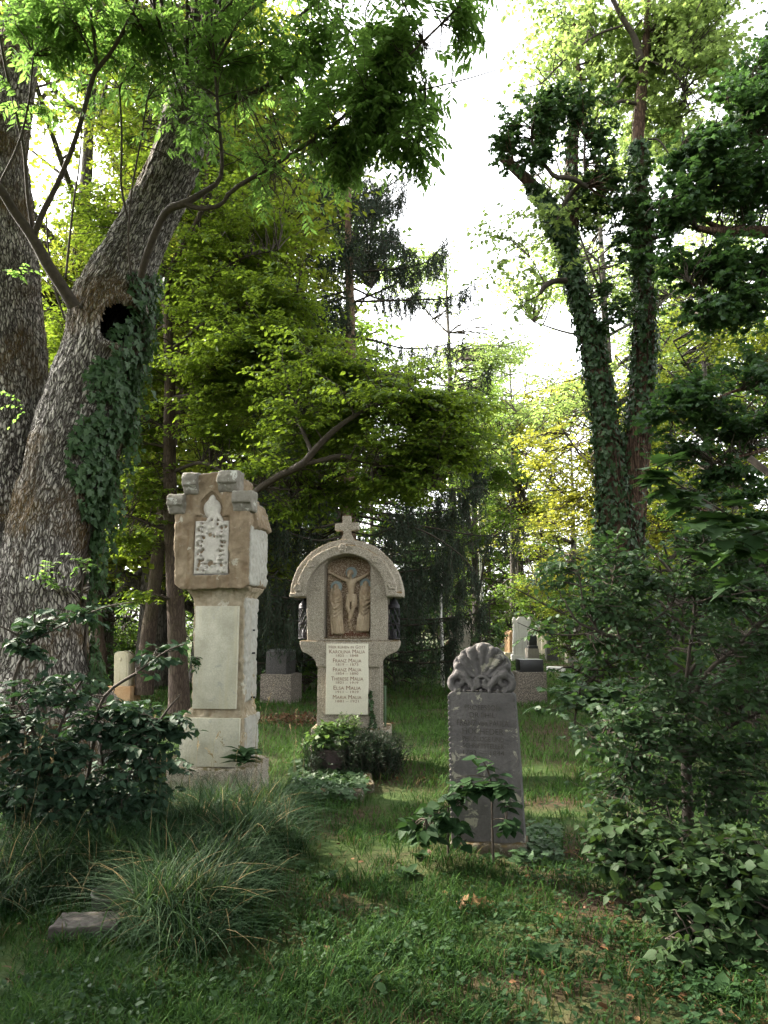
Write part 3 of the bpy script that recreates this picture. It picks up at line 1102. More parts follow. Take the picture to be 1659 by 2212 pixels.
    def robed(cx0, htop, lean, flip):
        def go(bm):
            d = .062
            s = flip
            bm_ball(bm, W(cx0, htop, d + .012), .029, 12, (.85, .95, 1.15))
            bm_ball(bm, W(cx0, htop - 1, d - .005), .037, 12, (.95, .8, 1.1))
            bm_cap(bm, W(cx0, htop + 7, d), W(cx0, htop + 14, d), .035, .05)
            bm_path(bm, [W(cx0 - 1, htop + 14, d - .01), W(cx0 + lean * .4, htop + 38, d), W(cx0 + lean, htop + 70, d - .01), W(cx0 + lean * 1.3, htop + 92, d - .015)], [.05, .055, .066, .072])
            # folded arms
            bm_path(bm, [W(cx0 - 9, htop + 16, d), W(cx0 - 10, htop + 30, d + .01), W(cx0 + 2 * s, htop + 27, d + .05), W(cx0 + 8 * s, htop + 22, d + .05)], [.026, .024, .018, .014])
            bm_path(bm, [W(cx0 + 9, htop + 16, d), W(cx0 + 10, htop + 29, d + .01), W(cx0 + 1, htop + 32, d + .05)], [.025, .024, .018])
            # mantle: sweeping folds, then vertical pleats
            for k in range(3):
                bm_path(bm, [W(cx0 - 11, htop + 30 + k * 8, d + .015), W(cx0 + lean * .3 - 2, htop + 46 + k * 9, d + .085), W(cx0 + 11, htop + 36 + k * 9, d + .03)], [.013, .016, .012], 7)
            for k in range(5):
                xx = cx0 - 11 + k * 5.6
                bm_path(bm, [W(xx * .7 + cx0 * .3, htop + 50 + (k % 3) * 5, d + .035), W(xx + lean * .8, htop + 74, d + .078 - .012 * abs(k - 2)), W(xx + lean * 1.4 + (k % 2) * 1.2, htop + 99, d + .075 - .01 * abs(k - 2))], [.011, .017, .02], 7)
            bm_path(bm, [W(cx0 - 8, htop + 4, d), W(cx0 - 11, htop + 20, d - .01), W(cx0 - 12, htop + 60, d - .02)], [.016, .022, .024])
            bm_path(bm, [W(cx0 + 8, htop + 5, d), W(cx0 + 11, htop + 22, d - .01), W(cx0 + 13, htop + 64, d - .02)], [.014, .022, .022])
        return go
    fig('carved_mourning_woman', robed(721, 1268, 4, 1))
    fig('carved_mourning_man', robed(787, 1262, -4, -1))

    def halo(cx0, cy0, r):
        bm = bmesh.new()
        c = W(cx0, cy0, .05)
        for k in range(28):
            a = k * 2 * math.pi / 28
            bm_cap(bm, c + Vector((math.cos(a) * r * .55, 0, math.sin(a) * r * .55)), c + Vector((math.cos(a) * r, 0, math.sin(a) * r)), .0045, .006, 5)
        bmesh.ops.create_cone(bm, cap_ends=True, segments=28, radius1=r * .9, radius2=r * .9, depth=.012, matrix=Matrix.Translation(c + Vector((0, .006, 0))) @ Matrix.Rotation(math.pi / 2, 4, 'X'))
        return finish(bm, 'halo', S['verdigris'], relief)
    halo(722.5, 1266, .062)
    halo(787, 1261, .062)
    halo(755.5, 1235, .060)

    def skull(bm):
        bm_ball(bm, W(752, 1350, .055), .028, 12, (.95, .9, 1))
        bm_cap(bm, W(750, 1357, .06), W(754, 1357, .06), .013, .013)
        for s in (-1, 1):
            bm_cap(bm, W(752 + s * 7, 1362, .055), W(752 - s * 6, 1357, .06), .007, .007)
    fig('carved_skull', skull)
    text_mesh('relief_lettering', [('Es ist vollbracht', x(749), z(1373.5), 9.5 * px, 81 * px)], S['redpaint'], relief, .003, False, yb - .064, bold=.0008)

    # lanterns of iron lattice on both sides
    for s, xl in ((1, 849.5), (-1, 652)):
        ln = empty('lantern', (0, 0, 0))
        ln.parent = t
        lx, ly = x(xl, 1340), .15
        r = .062
        z0, z1 = z(1381), z(1312)
        mb = MB()
        for dirn in (1, -1):
            for k in range(7):
                a0 = k * 2 * math.pi / 7
                tt = np.linspace(0, 1, 15)
                aa = a0 + dirn * tt * 2.6
                tubes(mb, np.stack([lx + r * np.cos(aa), ly + r * np.sin(aa), z0 + (z1 - z0) * tt], -1), np.full(15, .0036), 4)
        for zz in (z0 + .006, (z0 + z1) / 2, z1 - .006):
            aa = np.linspace(0, 2 * math.pi, 25)
            tubes(mb, np.stack([lx + r * np.cos(aa), ly + r * np.sin(aa), np.full(25, zz)], -1), np.full(25, .007), 5)
        mb.build('lattice', S['iron'], ln)
        mb = MB()
        zz = np.array([z1, z1 + .02, z1 + .03, z1 + .08, z1 + .10, z1 + .12])
        rr = np.array([r * 1.02, r * 1.08, r * 1.0, r * .45, r * .3, .004])
        tubes(mb, np.stack([np.full(6, lx), np.full(6, ly), zz], -1), rr, 14, cap=True)
        mb.build('lantern_cap', S['iron'], ln)
        mb = MB()
        tubes(mb, np.array([(lx, ly, z0), (lx, ly, z0 + .06), (lx, ly, z0 + .11)]), np.array([.03, .03, .022]), 12, cap=True)
        mb.build('candle_holder', S['iron'], ln)
    return t


arched_tomb()


# ------------------------------------------------------------------ tomb 3: dark leaning slab with a palmette
def palmette_stone():
    L = Loc(1040, 5.12, math.radians(-15))
    t = empty('palmette_gravestone', L.o, L.rz)
    tag(t, 'dark grey tapering gravestone crowned by a carved shell palmette, lichen spots on its worn lettering', 'gravestone')
    x, z = L.x, L.z
    px = PX(5.12)
    bm = bmesh.new()
    bm_box(bm, x(974, 1840), x(1134, 1840), -.05, .24, -.12, z(1818))
    finish(bm, 'base', S['mossy'], t, voxel=.014, smooth=3, noise=[(.014, 9, 71), (.008, 30, 72)])
    bm = bmesh.new()
    bm_prism(bm, L.poly([(977, 1822), (973, 1640), (970, 1502), (976, 1496), (1102, 1496), (1108, 1502), (1119, 1640), (1130, 1822)]), .0, .14)
    o = finish(bm, 'slab', S['slate'], t, voxel=.008, smooth=1, noise=[(.003, 11, 73), (.0015, 40, 74)])
    # dentil chips along both edges
    bm = bmesh.new()
    for k in range(26):
        yy = 1504 + k * 11.6
        u = (yy - 1500) / 322
        for xa in (970.5 + 7 * u, 1107.5 + 21 * u):
            bm_box(bm, x(xa, yy) - .006, x(xa, yy) + .006, -.004, .03, z(yy + 8), z(yy))
    finish(bm, 'edge_notching', S['slate'], t, bevel=.003)
    LN = []
    for txt, yc, hh, w in (('PROFESSOR', 1528.5, 11, 74), ('DR·PHIL', 1544.8, 11, 54), ('FRANZ von PAULA', 1562, 12.5, 108), ('HOCHEDER', 1580, 12.5, 86), ('PHILOLOGE UND', 1596.5, 10, 86), ('SCHRIFTSTELLER', 1611.5, 10, 86), ('1783 — 1844', 1626, 9, 86)):
        LN.append((txt, x(1042 + (yc - 1528) * .03, yc), z(yc + hh / 2), hh * px, w * px))
    text_mesh('inscription', LN, S['engrave'], t, .0012, False, -.0048, bold=0)
    # palmette
    bm = bmesh.new()
    ox, oz = 1040, 1474
    tips = [(1038, 1399, 15), (1060, 1406, 14), (1015, 1407, 14), (1078, 1421, 13), (997, 1422, 13), (1090, 1440, 12), (986, 1441, 12)]
    for (tx_, ty_, w) in tips:
        a, b = Vector((x(ox, oz), .055, z(oz))), Vector((x(tx_, ty_), .05, z(ty_)))
        bm_cap(bm, a + (b - a) * .22, b + (a - b) * .02, w * .18 * px, w * px * .74, 14)
        # raised outer rib
    ridge = None
    back = [(973, 1494), (970, 1478), (974, 1458), (979, 1449), (977, 1433), (984, 1421), (991, 1417), (993, 1409), (1005, 1401), (1016, 1399), (1024, 1392), (1038, 1389), (1053, 1392), (1060, 1399), (1072, 1401), (1083, 1410), (1086, 1418), (1094, 1424), (1099, 1436), (1098, 1450), (1104, 1459), (1108, 1478), (1105, 1494)]
    bm_prism(bm, L.poly(back), .062, .125)

    def spiral(cx0, cy0, sgn):
        pts, rad = [], []
        for k in range(26):
            a = k / 25 * 2.1 * math.pi
            r = 20 - 14.5 * k / 25
            pts.append(Vector((x(cx0 - sgn * r * math.sin(a), cy0), .035, z(cy0 + r * math.cos(a)))))
            rad.append((8.5 - 4 * k / 25) * px)
        return pts, rad
    for sgn, cx0 in ((1, 990), (-1, 1087)):
        p, r = spiral(cx0, 1474, sgn)
        bm_path(bm, p[::-1], r[::-1], 8)
        # band that sweeps from the scroll to the middle
        m = [(cx0 - sgn * 2, 1456), (cx0 + sgn * 14, 1460), (cx0 + sgn * 24, 1474), (cx0 + sgn * 33, 1486), (cx0 + sgn * 42, 1482), (cx0 + sgn * 43, 1473)]
        bm_path(bm, [Vector((x(a, b), .03, z(b))) for a, b in m], [8 * px, 8 * px, 7.5 * px, 7 * px, 6 * px, 4.5 * px], 8)
    aa = np.linspace(0, math.pi, 9)
    bm_path(bm, [Vector((x(1038 + 15 * math.cos(a)), .03, z(1474 - 13 * math.sin(a)))) for a in aa], 4 * px, 8)
    for k in range(7):
        bm_ball(bm, Vector((x(984 + k * 17.5), .01, z(1493))), .013, 8)
    finish(bm, 'palmette', S['slate'], t, voxel=.0055, smooth=1, noise=[(.004, 12, 75), (.003, 40, 76)])
    return t


palmette_stone()


# ------------------------------------------------------------------ smaller tombs farther back
def block_tomb(label, px0, px1, ytop, ysplit, ybase, up0, up1, Y, mu, mp, rz=0.0, chamfer=True, name='block_tomb', depth=.42):
    L = Loc((px0 + px1) / 2, Y, math.radians(rz))
    t = empty(name, L.o, L.rz)
    tag(t, label, 'tombstone')
    x, z = L.x, L.z
    bm = bmesh.new()
    bm_box(bm, x(px0, ybase), x(px1, ybase), 0, depth + .1, -.1, z(ysplit))
    finish(bm, 'plinth', mp, t, bevel=.015)
    bm = bmesh.new()
    a, b = x(up0, ytop), x(up1, ytop)
    h = z(ytop)
    if chamfer:
        bm_box(bm, a, b, .05, depth + .05, z(ysplit) - .002, h - .04)
        bm_frustum(bm, (a, b, .05, depth + .05), h - .04, (a + .05, b - .05, .12, depth - .02), h)
    else:
        bm_box(bm, a, b, .05, depth + .05, z(ysplit) - .002, h)
    finish(bm, 'block', mu, t, bevel=.008)
    return t


block_tomb('dark granite block on a brown plinth between the pillar tomb and the round-headed tomb', 560, 629, 1403, 1456.5, 1517, 572, 618, 14.4, S['darkgranite'], S['plinth'], -14, depth=.5)
block_tomb('low black polished block with pale top on a wide brown plinth, behind the palmette gravestone', 1120, 1183, 1425, 1452, 1520, 1124.5, 1175, 14.2, S['black'], S['plinth'], 2, False)


def stele(label, pts, Y, d, mat, plinth=None, pm=None, rz=0, extra=None, name='gravestone'):
    cx = sum(p[0] for p in pts) / len(pts)
    L = Loc(cx, Y, math.radians(rz))
    t = empty(name, L.o, L.rz)
    tag(t, label, 'gravestone')
    bm = bmesh.new()
    bm_prism(bm, L.poly(pts), .0, d)
    finish(bm, 'stele', mat, t, bevel=.012)
    if plinth:
        bm = bmesh.new()
        bm_box(bm, L.x(plinth[0], plinth[3]), L.x(plinth[1], plinth[3]), -.08, d + .1, -.15, L.z(plinth[2]) + .001)
        finish(bm, 'plinth', pm, t, bevel=.015)
    if extra:
        extra(t, L)
    return t


def rounded(x0, x1, yt, yb, k=.55):
    r = (x1 - x0) / 2
    cx = (x0 + x1) / 2
    return [(x0, yb), (x1, yb)] + [(cx + r * math.cos(a), yt + r * k - r * k * math.sin(a)) for a in np.linspace(0, math.pi, 13)]


def knob(t, L):
    bm = bmesh.new()
    bm_ball(bm, (L.x(262, 1424), -.01, L.z(1424)), .03, 10, (1, .6, 1.4))
    finish(bm, 'carved_emblem', S['cream'], t)
    bm = bmesh.new()
    p = rounded(251, 275, 1411, 1478)
    bm_prism(bm, L.poly(p), -.012, .01)
    finish(bm, 'raised_panel', S['cream'], t, bevel=.004)


stele('cream round-topped gravestone on a rough orange plinth, seen past the big trunk through dark leaves', rounded(246, 279, 1406.5, 1482), 14.4, .26, S['cream'], (232, 287, 1482, 1517), S['orange'], -8, knob)


def horns(t, L):
    for xx in (1111, 1143):
        bm = bmesh.new()
        bm_ball(bm, (L.x(xx, 1341), .1, L.z(1341)), .11, 10, (.8, 1, 1.5))
        finish(bm, 'corner_ornament', S['pale'], t)


stele('tall pale stele with small horned corners, brightest stone in the far row', [(1109, 1423), (1144.5, 1423), (1144, 1345), (1137, 1339), (1132, 1332), (1122, 1332), (1117, 1339), (1110, 1345)], 31, .55, S['pale'], (1106, 1147, 1415, 1423), S['pale'], -6, horns)
stele('sunlit orange pillar monument with a wide ledge at its foot, beside the tall pale stele', [(1100, 1410), (1112, 1410), (1112, 1366), (1106, 1362), (1100, 1366)], 33, .6, S['orange'], (1089, 1112, 1409, 1423), S['cream'], 12)
stele('narrow black stele on a grey base, in front of the tall pale stele', [(1142.5, 1396), (1160.5, 1396), (1159.5, 1372), (1143.5, 1372)], 28, .4, S['black'], (1140, 1164, 1401, 1424), S['grey'], 0, lambda t, L: (lambda bm: (bm_box(bm, L.x(1141, 1398), L.x(1162, 1398), -.04, .45, L.z(1402), L.z(1395)), finish(bm, 'foot', S['black'], t, bevel=.01)))(bmesh.new()))
stele('cream headstone with a small pointed top, left of its twin beyond the black stele', [(1160, 1412), (1169, 1412), (1169, 1376), (1164, 1371), (1160, 1376)], 37, .5, S['cream'], (1158, 1170, 1404, 1415), S['cream'], 8)
stele('cream headstone with an orange gabled cap, between the two tall dark steles', [(1170.5, 1412), (1182, 1412), (1182, 1372), (1176, 1366), (1170.5, 1372)], 37.5, .5, S['cream'], (1169, 1183, 1404, 1415), S['cream'], 8, lambda t, L: (lambda bm: (bm_prism(bm, L.poly([(1169, 1373), (1183.5, 1373), (1176, 1364)]), -.05, .55), finish(bm, 'cap', S['orange'], t, bevel=.01)))(bmesh.new()))
stele('tall black stele with sloping shoulders, right of the cream headstones', [(1184, 1400), (1204, 1400), (1203, 1362), (1196, 1356), (1190, 1356), (1185, 1362)], 31, .5, S['black'], (1182, 1206, 1398, 1424), S['darkgranite'], -4)


def finial(t, L):
    bm = bmesh.new()
    bm_path(bm, [Vector((L.x(1240, 1366), .2, L.z(1366))), Vector((L.x(1240, 1350), .2, L.z(1350))), Vector((L.x(1240, 1338), .2, L.z(1338)))], [.11, .06, .03])
    finish(bm, 'finial', S['pale'], t, voxel=.02, smooth=2)


stele('broad black stele with a slim pale finial, half behind the berry shrub', [(1228, 1402), (1254, 1402), (1253, 1366), (1229, 1366)], 29, .5, S['black'], (1226, 1257, 1400, 1430), S['grey'], -4, finial)
stele('low whitish kerb-like stone lying in the lit grass', [(1187, 1451), (1222, 1451), (1222, 1442), (1187, 1441)], 23.5, .5, S['pale'], rz=-3, name='low_gravestone')
stele('rust-brown stepped gravestone behind the white birch stem', [(960, 1412), (979, 1412), (979, 1392), (974, 1387), (972, 1383), (967, 1383), (965, 1387), (960, 1392)], 26, .4, S['rust'], (957, 982, 1411, 1438), S['grey'], -5)
stele('tall broad grey stele in the shade of the spruce, right of the rust-brown gravestone', [(981, 1425), (1003, 1425), (1003, 1345), (992, 1338), (981, 1345)], 27.5, .9, S['grey'], rz=-22)
stele('small white tombstone with a domed cap far behind the cream gravestone', rounded(231, 243, 1376, 1425), 34, .4, S['white'], (229, 245, 1384, 1388), S['white'])
stele('far white stone with a rounded cap glimpsed between trunks', rounded(256, 272, 1375, 1424, .4), 36, .5, S['white'], rz=5)
stele('slim far white stone between the two brown trunks', rounded(349, 357, 1376, 1420, .3), 37, .4, S['white'])
stele('grey old tombstone in the shade left of the round-headed tomb', [(588, 1412), (604, 1412), (604, 1380), (596, 1374), (588, 1380)], 30, .4, S['grey'], (585, 607, 1405, 1425), S['grey'])
stele('small bluish grey headstone in the undergrowth left of the dark granite block', [(561, 1415), (571, 1415), (571, 1388), (561, 1388)], 32, .4, S['pale'])
stele('pale weathered stone among dark bushes right of the round-headed tomb', [(894, 1400), (908, 1400), (906, 1372), (901, 1366), (896, 1374)], 24, .3, S['marbleold'])

# ------------------------------------------------------------------ things on the ground
# squared rock beside the pillar tomb
L = Loc(567, 6.75)
bm = bmesh.new()
bm_frustum(bm, (-.085, .085, 0, .22), -.1, (-.07, .06, .03, .2), L.z(1650))
o = finish(bm, 'stone_block', S['base'], None, voxel=.012, smooth=3, noise=[(.03, 6, 81), (.012, 24, 82)])
o.location = L.o
o.rotation_euler = (0, 0, .3)
tag(o, 'rough pale stone block set against the right side of the pillar tomb base', 'stone')
# mossy kerb of the small grave bed
g = G(735, 1728)
bm = bmesh.new()
bm_box(bm, -.20, .20, -.08, .06, -.1, .085)
o = finish(bm, 'grave_kerb', S['mossy'], None, voxel=.012, smooth=3, noise=[(.02, 6, 83), (.012, 24, 84)])
o.location = g
o.rotation_euler = (0, 0, .12)
tag(o, 'moss-covered kerb stone at the front of the ivy bed before the round-headed tomb', 'kerb stone')
bm = bmesh.new()
bm_box(bm, -.05, .05, -.45, .45, -.1, .08)
o = finish(bm, 'grave_border', S['mossy'], None, voxel=.012, smooth=3, noise=[(.02, 6, 85), (.012, 24, 86)])
g = G(789, 1690)
o.location = g
o.rotation_euler = (0, 0, .1)
tag(o, 'grey stone border along the right side of the ivy bed', 'kerb stone')
# flat slab and bowl
g = G(190, 2010)
bm = bmesh.new()
bm_box(bm, -.16, .16, -.10, .10, -.05, .055)
o = finish(bm, 'stone_slab', S['slab'], None, voxel=.008, smooth=2, noise=[(.008, 9, 87), (.005, 30, 88)])
o.location = g
o.rotation_euler = (0, 0, .08)
tag(o, 'flat grey-brown stone slab lying in the long grass in front of the bowl', 'slab')
g = G(243, 1968)
mb = MB()
th = .012
pr = [(.0, .012), (.088, .0), (.102, .03), (.108, .085), (.114, .094), (.110, .104), (.098, .100), (.093, .05), (.08, .022), (0, .018)]
n = 40
a = np.linspace(0, 2 * math.pi, n, endpoint=False)
v = np.array([[(r * math.cos(t) * 1.02, r * math.sin(t), h) for t in a] for r, h in pr])
k, j = np.meshgrid(np.arange(len(pr) - 1), np.arange(n), indexing='ij')
mb.add(v.reshape(-1, 3), None, np.stack([k * n + j, k * n + (j + 1) % n, (k + 1) * n + (j + 1) % n, (k + 1) * n + j], -1).reshape(-1, 4))
o = mb.build('bowl', S['zinc'])
o.location = (g[0], g[1], .0)
o.rotation_euler = (.06, .04, 0)
tag(o, 'empty round grey bowl sunk in the long grass', 'bowl')
# ------------------------------------------------------------------ limbs given by photo position and distance
def limb(px, n=14):
    """px: (x, y, Y, width in photo px) -> points, radii"""
    pts = np.array([P(a, b, Y) for a, b, Y, w in px])
    rad = np.array([w * .5 * PX(Y) for a, b, Y, w in px])
    q = catmull(np.column_stack([pts, rad]), n)
    return q[:, :3], np.maximum(q[:, 3], .002)


def wood_mesh(name, limbs, mat, parent, sides=12, rough=.06, seed=1, attr=False):
    mb = MB()
    for p, r in limbs:
        tubes(mb, p, r, sides)
    v = np.concatenate(mb.v)
    if rough:
        c = np.concatenate([np.repeat(p, sides, 0) for p, r in limbs])
        rr = np.concatenate([np.repeat(r, sides) for p, r in limbs])
        d = nz(v - c)
        v = v + d * (rr * rough * 2 * fbm(v * np.array([5, 5, 1.6]), 3, seed))[:, None]
        mb.v = [v]
    return mb.build(name, mat, parent)


def tree(name, label, cat='tree', group=None, base=None):
    t = empty(name, (0, 0, 0))
    tag(t, label, cat, group)
    return t


R_ = np.random.default_rng

# ------------------------------------------------------------------ the big old tree at the left, two trunks from one foot
def big_tree():
    t = tree('old_ash_tree', 'huge old ash with furrowed grey bark, two trunks from one foot and a hollow')
    Y = 8.0
    s = PX(Y)
    foot = P(60, 1540, Y)
    fx = foot[0]
    # right trunk: centre line x, y, width
    T1 = [(60, 1600, 8.0, 360), (75, 1500, 8.0, 250), (86, 1400, 8.0, 190), (94, 1290, 8.0, 186), (108, 1137, 8.0, 178), (150, 1000, 8.0, 186), (188, 870, 8.0, 178), (220, 745, 8.0, 170), (236, 660, 8.05, 166), (281, 560, 8.1, 130), (332, 460, 8.15, 120), (373, 360, 8.2, 116), (402, 260, 8.25, 100), (417, 160, 8.3, 86), (440, 60, 8.35, 80), (452, -60, 8.4, 76), (462, -250, 8.5, 66), (470, -500, 8.6, 50)]
    T2 = [(25, 1600, 8.2, 360), (0, 1400, 8.3, 300), (-20, 1200, 8.35, 260), (-15, 1050, 8.45, 225), (8, 900, 8.5, 180), (18, 760, 8.5, 152), (16, 600, 8.5, 138), (10, 450, 8.55, 120), (6, 320, 8.6, 104), (24, 200, 8.65, 96), (52, 67, 8.7, 92), (80, -10, 8.75, 90), (110, -300, 8.9, 76), (125, -520, 9.0, 50)]
    l1, l2 = limb(T1, 70), limb(T2, 60)
    for l in (l1, l2):
        l[0][:, 2] = np.maximum(l[0][:, 2], -.4)
    mb = MB()
    for p, r in (l1, l2):
        tubes(mb, p, r, 32, cap=True)
    # root flares
    for ang in (-2.6, -2.0, -1.35, -.7, -.1, .6):
        a = np.array((fx + math.cos(ang) * .25, 8.05 + math.sin(ang) * .25, .9))
        b = np.array((fx + math.cos(ang) * 1.05, 8.05 + math.sin(ang) * 1.0, .1))
        c = np.array((fx + math.cos(ang) * 1.5, 8.05 + math.sin(ang) * 1.45, -.2))
        tubes(mb, catmull([a, b, c], 8), np.linspace(.34, .12, 8), 12, cap=True)
    o = mb.build('tmp_trunk', M['bark'])
    r = o.modifiers.new('r', 'REMESH')
    r.mode = 'VOXEL'
    r.voxel_size = .02
    sm = o.modifiers.new('s', 'SMOOTH')
    sm.iterations = 6
    dg = bpy.context.evaluated_depsgraph_get()
    me = bpy.data.meshes.new_from_object(o.evaluated_get(dg))
    bpy.data.objects.remove(o)
    n = len(me.vertices)
    co = np.empty(n * 3, np.float32)
    no = np.empty(n * 3, np.float32)
    me.vertices.foreach_get('co', co)
    me.vertex_normals.foreach_get('vector', no)
    co = co.reshape(-1, 3).astype(float)
    no = no.reshape(-1, 3).astype(float)
    # axis coordinates
    best = np.full(n, 9e9)
    bc = np.zeros((n, 3))
    for (p, rr) in (l1, l2):
        arc = np.concatenate([[0], np.cumsum(np.linalg.norm(np.diff(p, axis=0), axis=1))])
        zi = co[:, 2]
        # nearest by height, sheared
        ax = np.stack([np.interp(zi, p[:, 2], p[:, 0]), np.interp(zi, p[:, 2], p[:, 1])], -1)
        ra = np.interp(zi, p[:, 2], rr)
        d = np.linalg.norm(co[:, :2] - ax, axis=1) / ra
        m = d < best
        best = np.where(m, d, best)
        sw = .12 * np.sin(zi * 1.3)
        off = co[:, :2] - ax
        off = off * (.42 / ra)[:, None] * .6 + off * .4
        bc = np.where(m[:, None], np.stack([off[:, 0], off[:, 1], np.interp(zi, p[:, 2], arc)], -1), bc)
    # bark relief
    w = np.clip(np.abs(vnoise(bc * np.array([21, 21, 4.0]) + .5 * fbm(bc * 9, 2, 4)[:, None], 5)) * 2.6, 0, 1) * .45
    co += no * (.018 * (np.clip(w * 2.2, 0, 1) - .5) + .05 * fbm(co * 1.7, 3, 8) + .012 * fbm(bc * np.array([30, 30, 10]), 3, 9))[:, None]
    # hollow
    s8 = PX(8.0)
    hc = P(243, 682, 7.5)
    dx = (co[:, 0] - hc[0]) / (30 * s8) - (co[:, 2] - hc[2]) / (46 * s8) * .22
    dz = (co[:, 2] - hc[2]) / (47 * s8)
    rr = (np.abs(dx) ** 2.4 + np.abs(dz) ** 2.4) ** (1 / 2.4)
    front = no[:, 1] < .1
    hole = np.clip((1.06 - rr) / .22, 0, 1) * front
    lip = np.exp(-((rr - 1.32) / .22) ** 2) * front
    co[:, 1] += .12 * hole * hole * (3 - 2 * hole)
    co += no * (.055 * lip)[:, None]
    # burls low on the trunk
    for bx, by, br, h in ((122, 1215, 40, .16), (150, 1205, 20, .09), (136, 1262, 30, .17), (112, 1262, 18, .10), (152, 1268, 22, .12), (118, 1240, 14, .07)):
        c = P(bx, by, 7.45)
        d = np.sqrt(((co[:, 0] - c[0]) / (br * s8)) ** 2 + ((co[:, 2] - c[2]) / (br * s8)) ** 2)
        co += np.array([0, -1.0, -.15]) * (h * np.exp(-d ** 2 * 2.2) * (no[:, 1] < .3))[:, None]
    me.vertices.foreach_set('co', co.astype(np.float32).ravel())
    a = me.attributes.new('bark_co', 'FLOAT_VECTOR', 'POINT')
    a.data.foreach_set('vector', bc.astype(np.float32).ravel())
    me.polygons.foreach_set('use_smooth', [True] * len(me.polygons))
    me.materials.clear()
    me.materials.append(M['bark'])
    me.update()
    keep = rr < .96
    keep &= front & (np.abs(co[:, 2] - hc[2]) < 1)
    bm = bmesh.new()
    bm.from_mesh(me)
    bm.verts.ensure_lookup_table()
    bmesh.ops.delete(bm, geom=[bm.verts[i] for i in np.nonzero(keep)[0]], context='VERTS')
    bm.to_mesh(me)
    bm.free()
    link('trunk', me, t)
    # the cavity behind the opening
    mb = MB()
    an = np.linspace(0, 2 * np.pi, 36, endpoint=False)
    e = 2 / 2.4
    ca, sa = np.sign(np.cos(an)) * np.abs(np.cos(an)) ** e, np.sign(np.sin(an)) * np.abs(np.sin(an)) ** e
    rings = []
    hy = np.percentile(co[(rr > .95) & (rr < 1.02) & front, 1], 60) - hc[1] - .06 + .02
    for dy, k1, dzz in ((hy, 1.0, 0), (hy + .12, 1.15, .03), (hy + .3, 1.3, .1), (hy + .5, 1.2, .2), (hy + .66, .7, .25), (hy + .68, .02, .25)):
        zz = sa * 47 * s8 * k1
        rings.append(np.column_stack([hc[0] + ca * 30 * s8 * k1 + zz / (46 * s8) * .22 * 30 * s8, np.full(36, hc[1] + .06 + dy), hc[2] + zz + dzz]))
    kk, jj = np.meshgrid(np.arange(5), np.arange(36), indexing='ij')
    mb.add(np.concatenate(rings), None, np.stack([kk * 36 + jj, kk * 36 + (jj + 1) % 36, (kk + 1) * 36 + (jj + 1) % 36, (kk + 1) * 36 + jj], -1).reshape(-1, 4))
    mb.build('hollow', plain_mat('shade_dark_wood', (.008, .006, .005), (.018, .013, .010), 14, .95), t)  # dark wood, made near black so its colour carries the cavity's shade
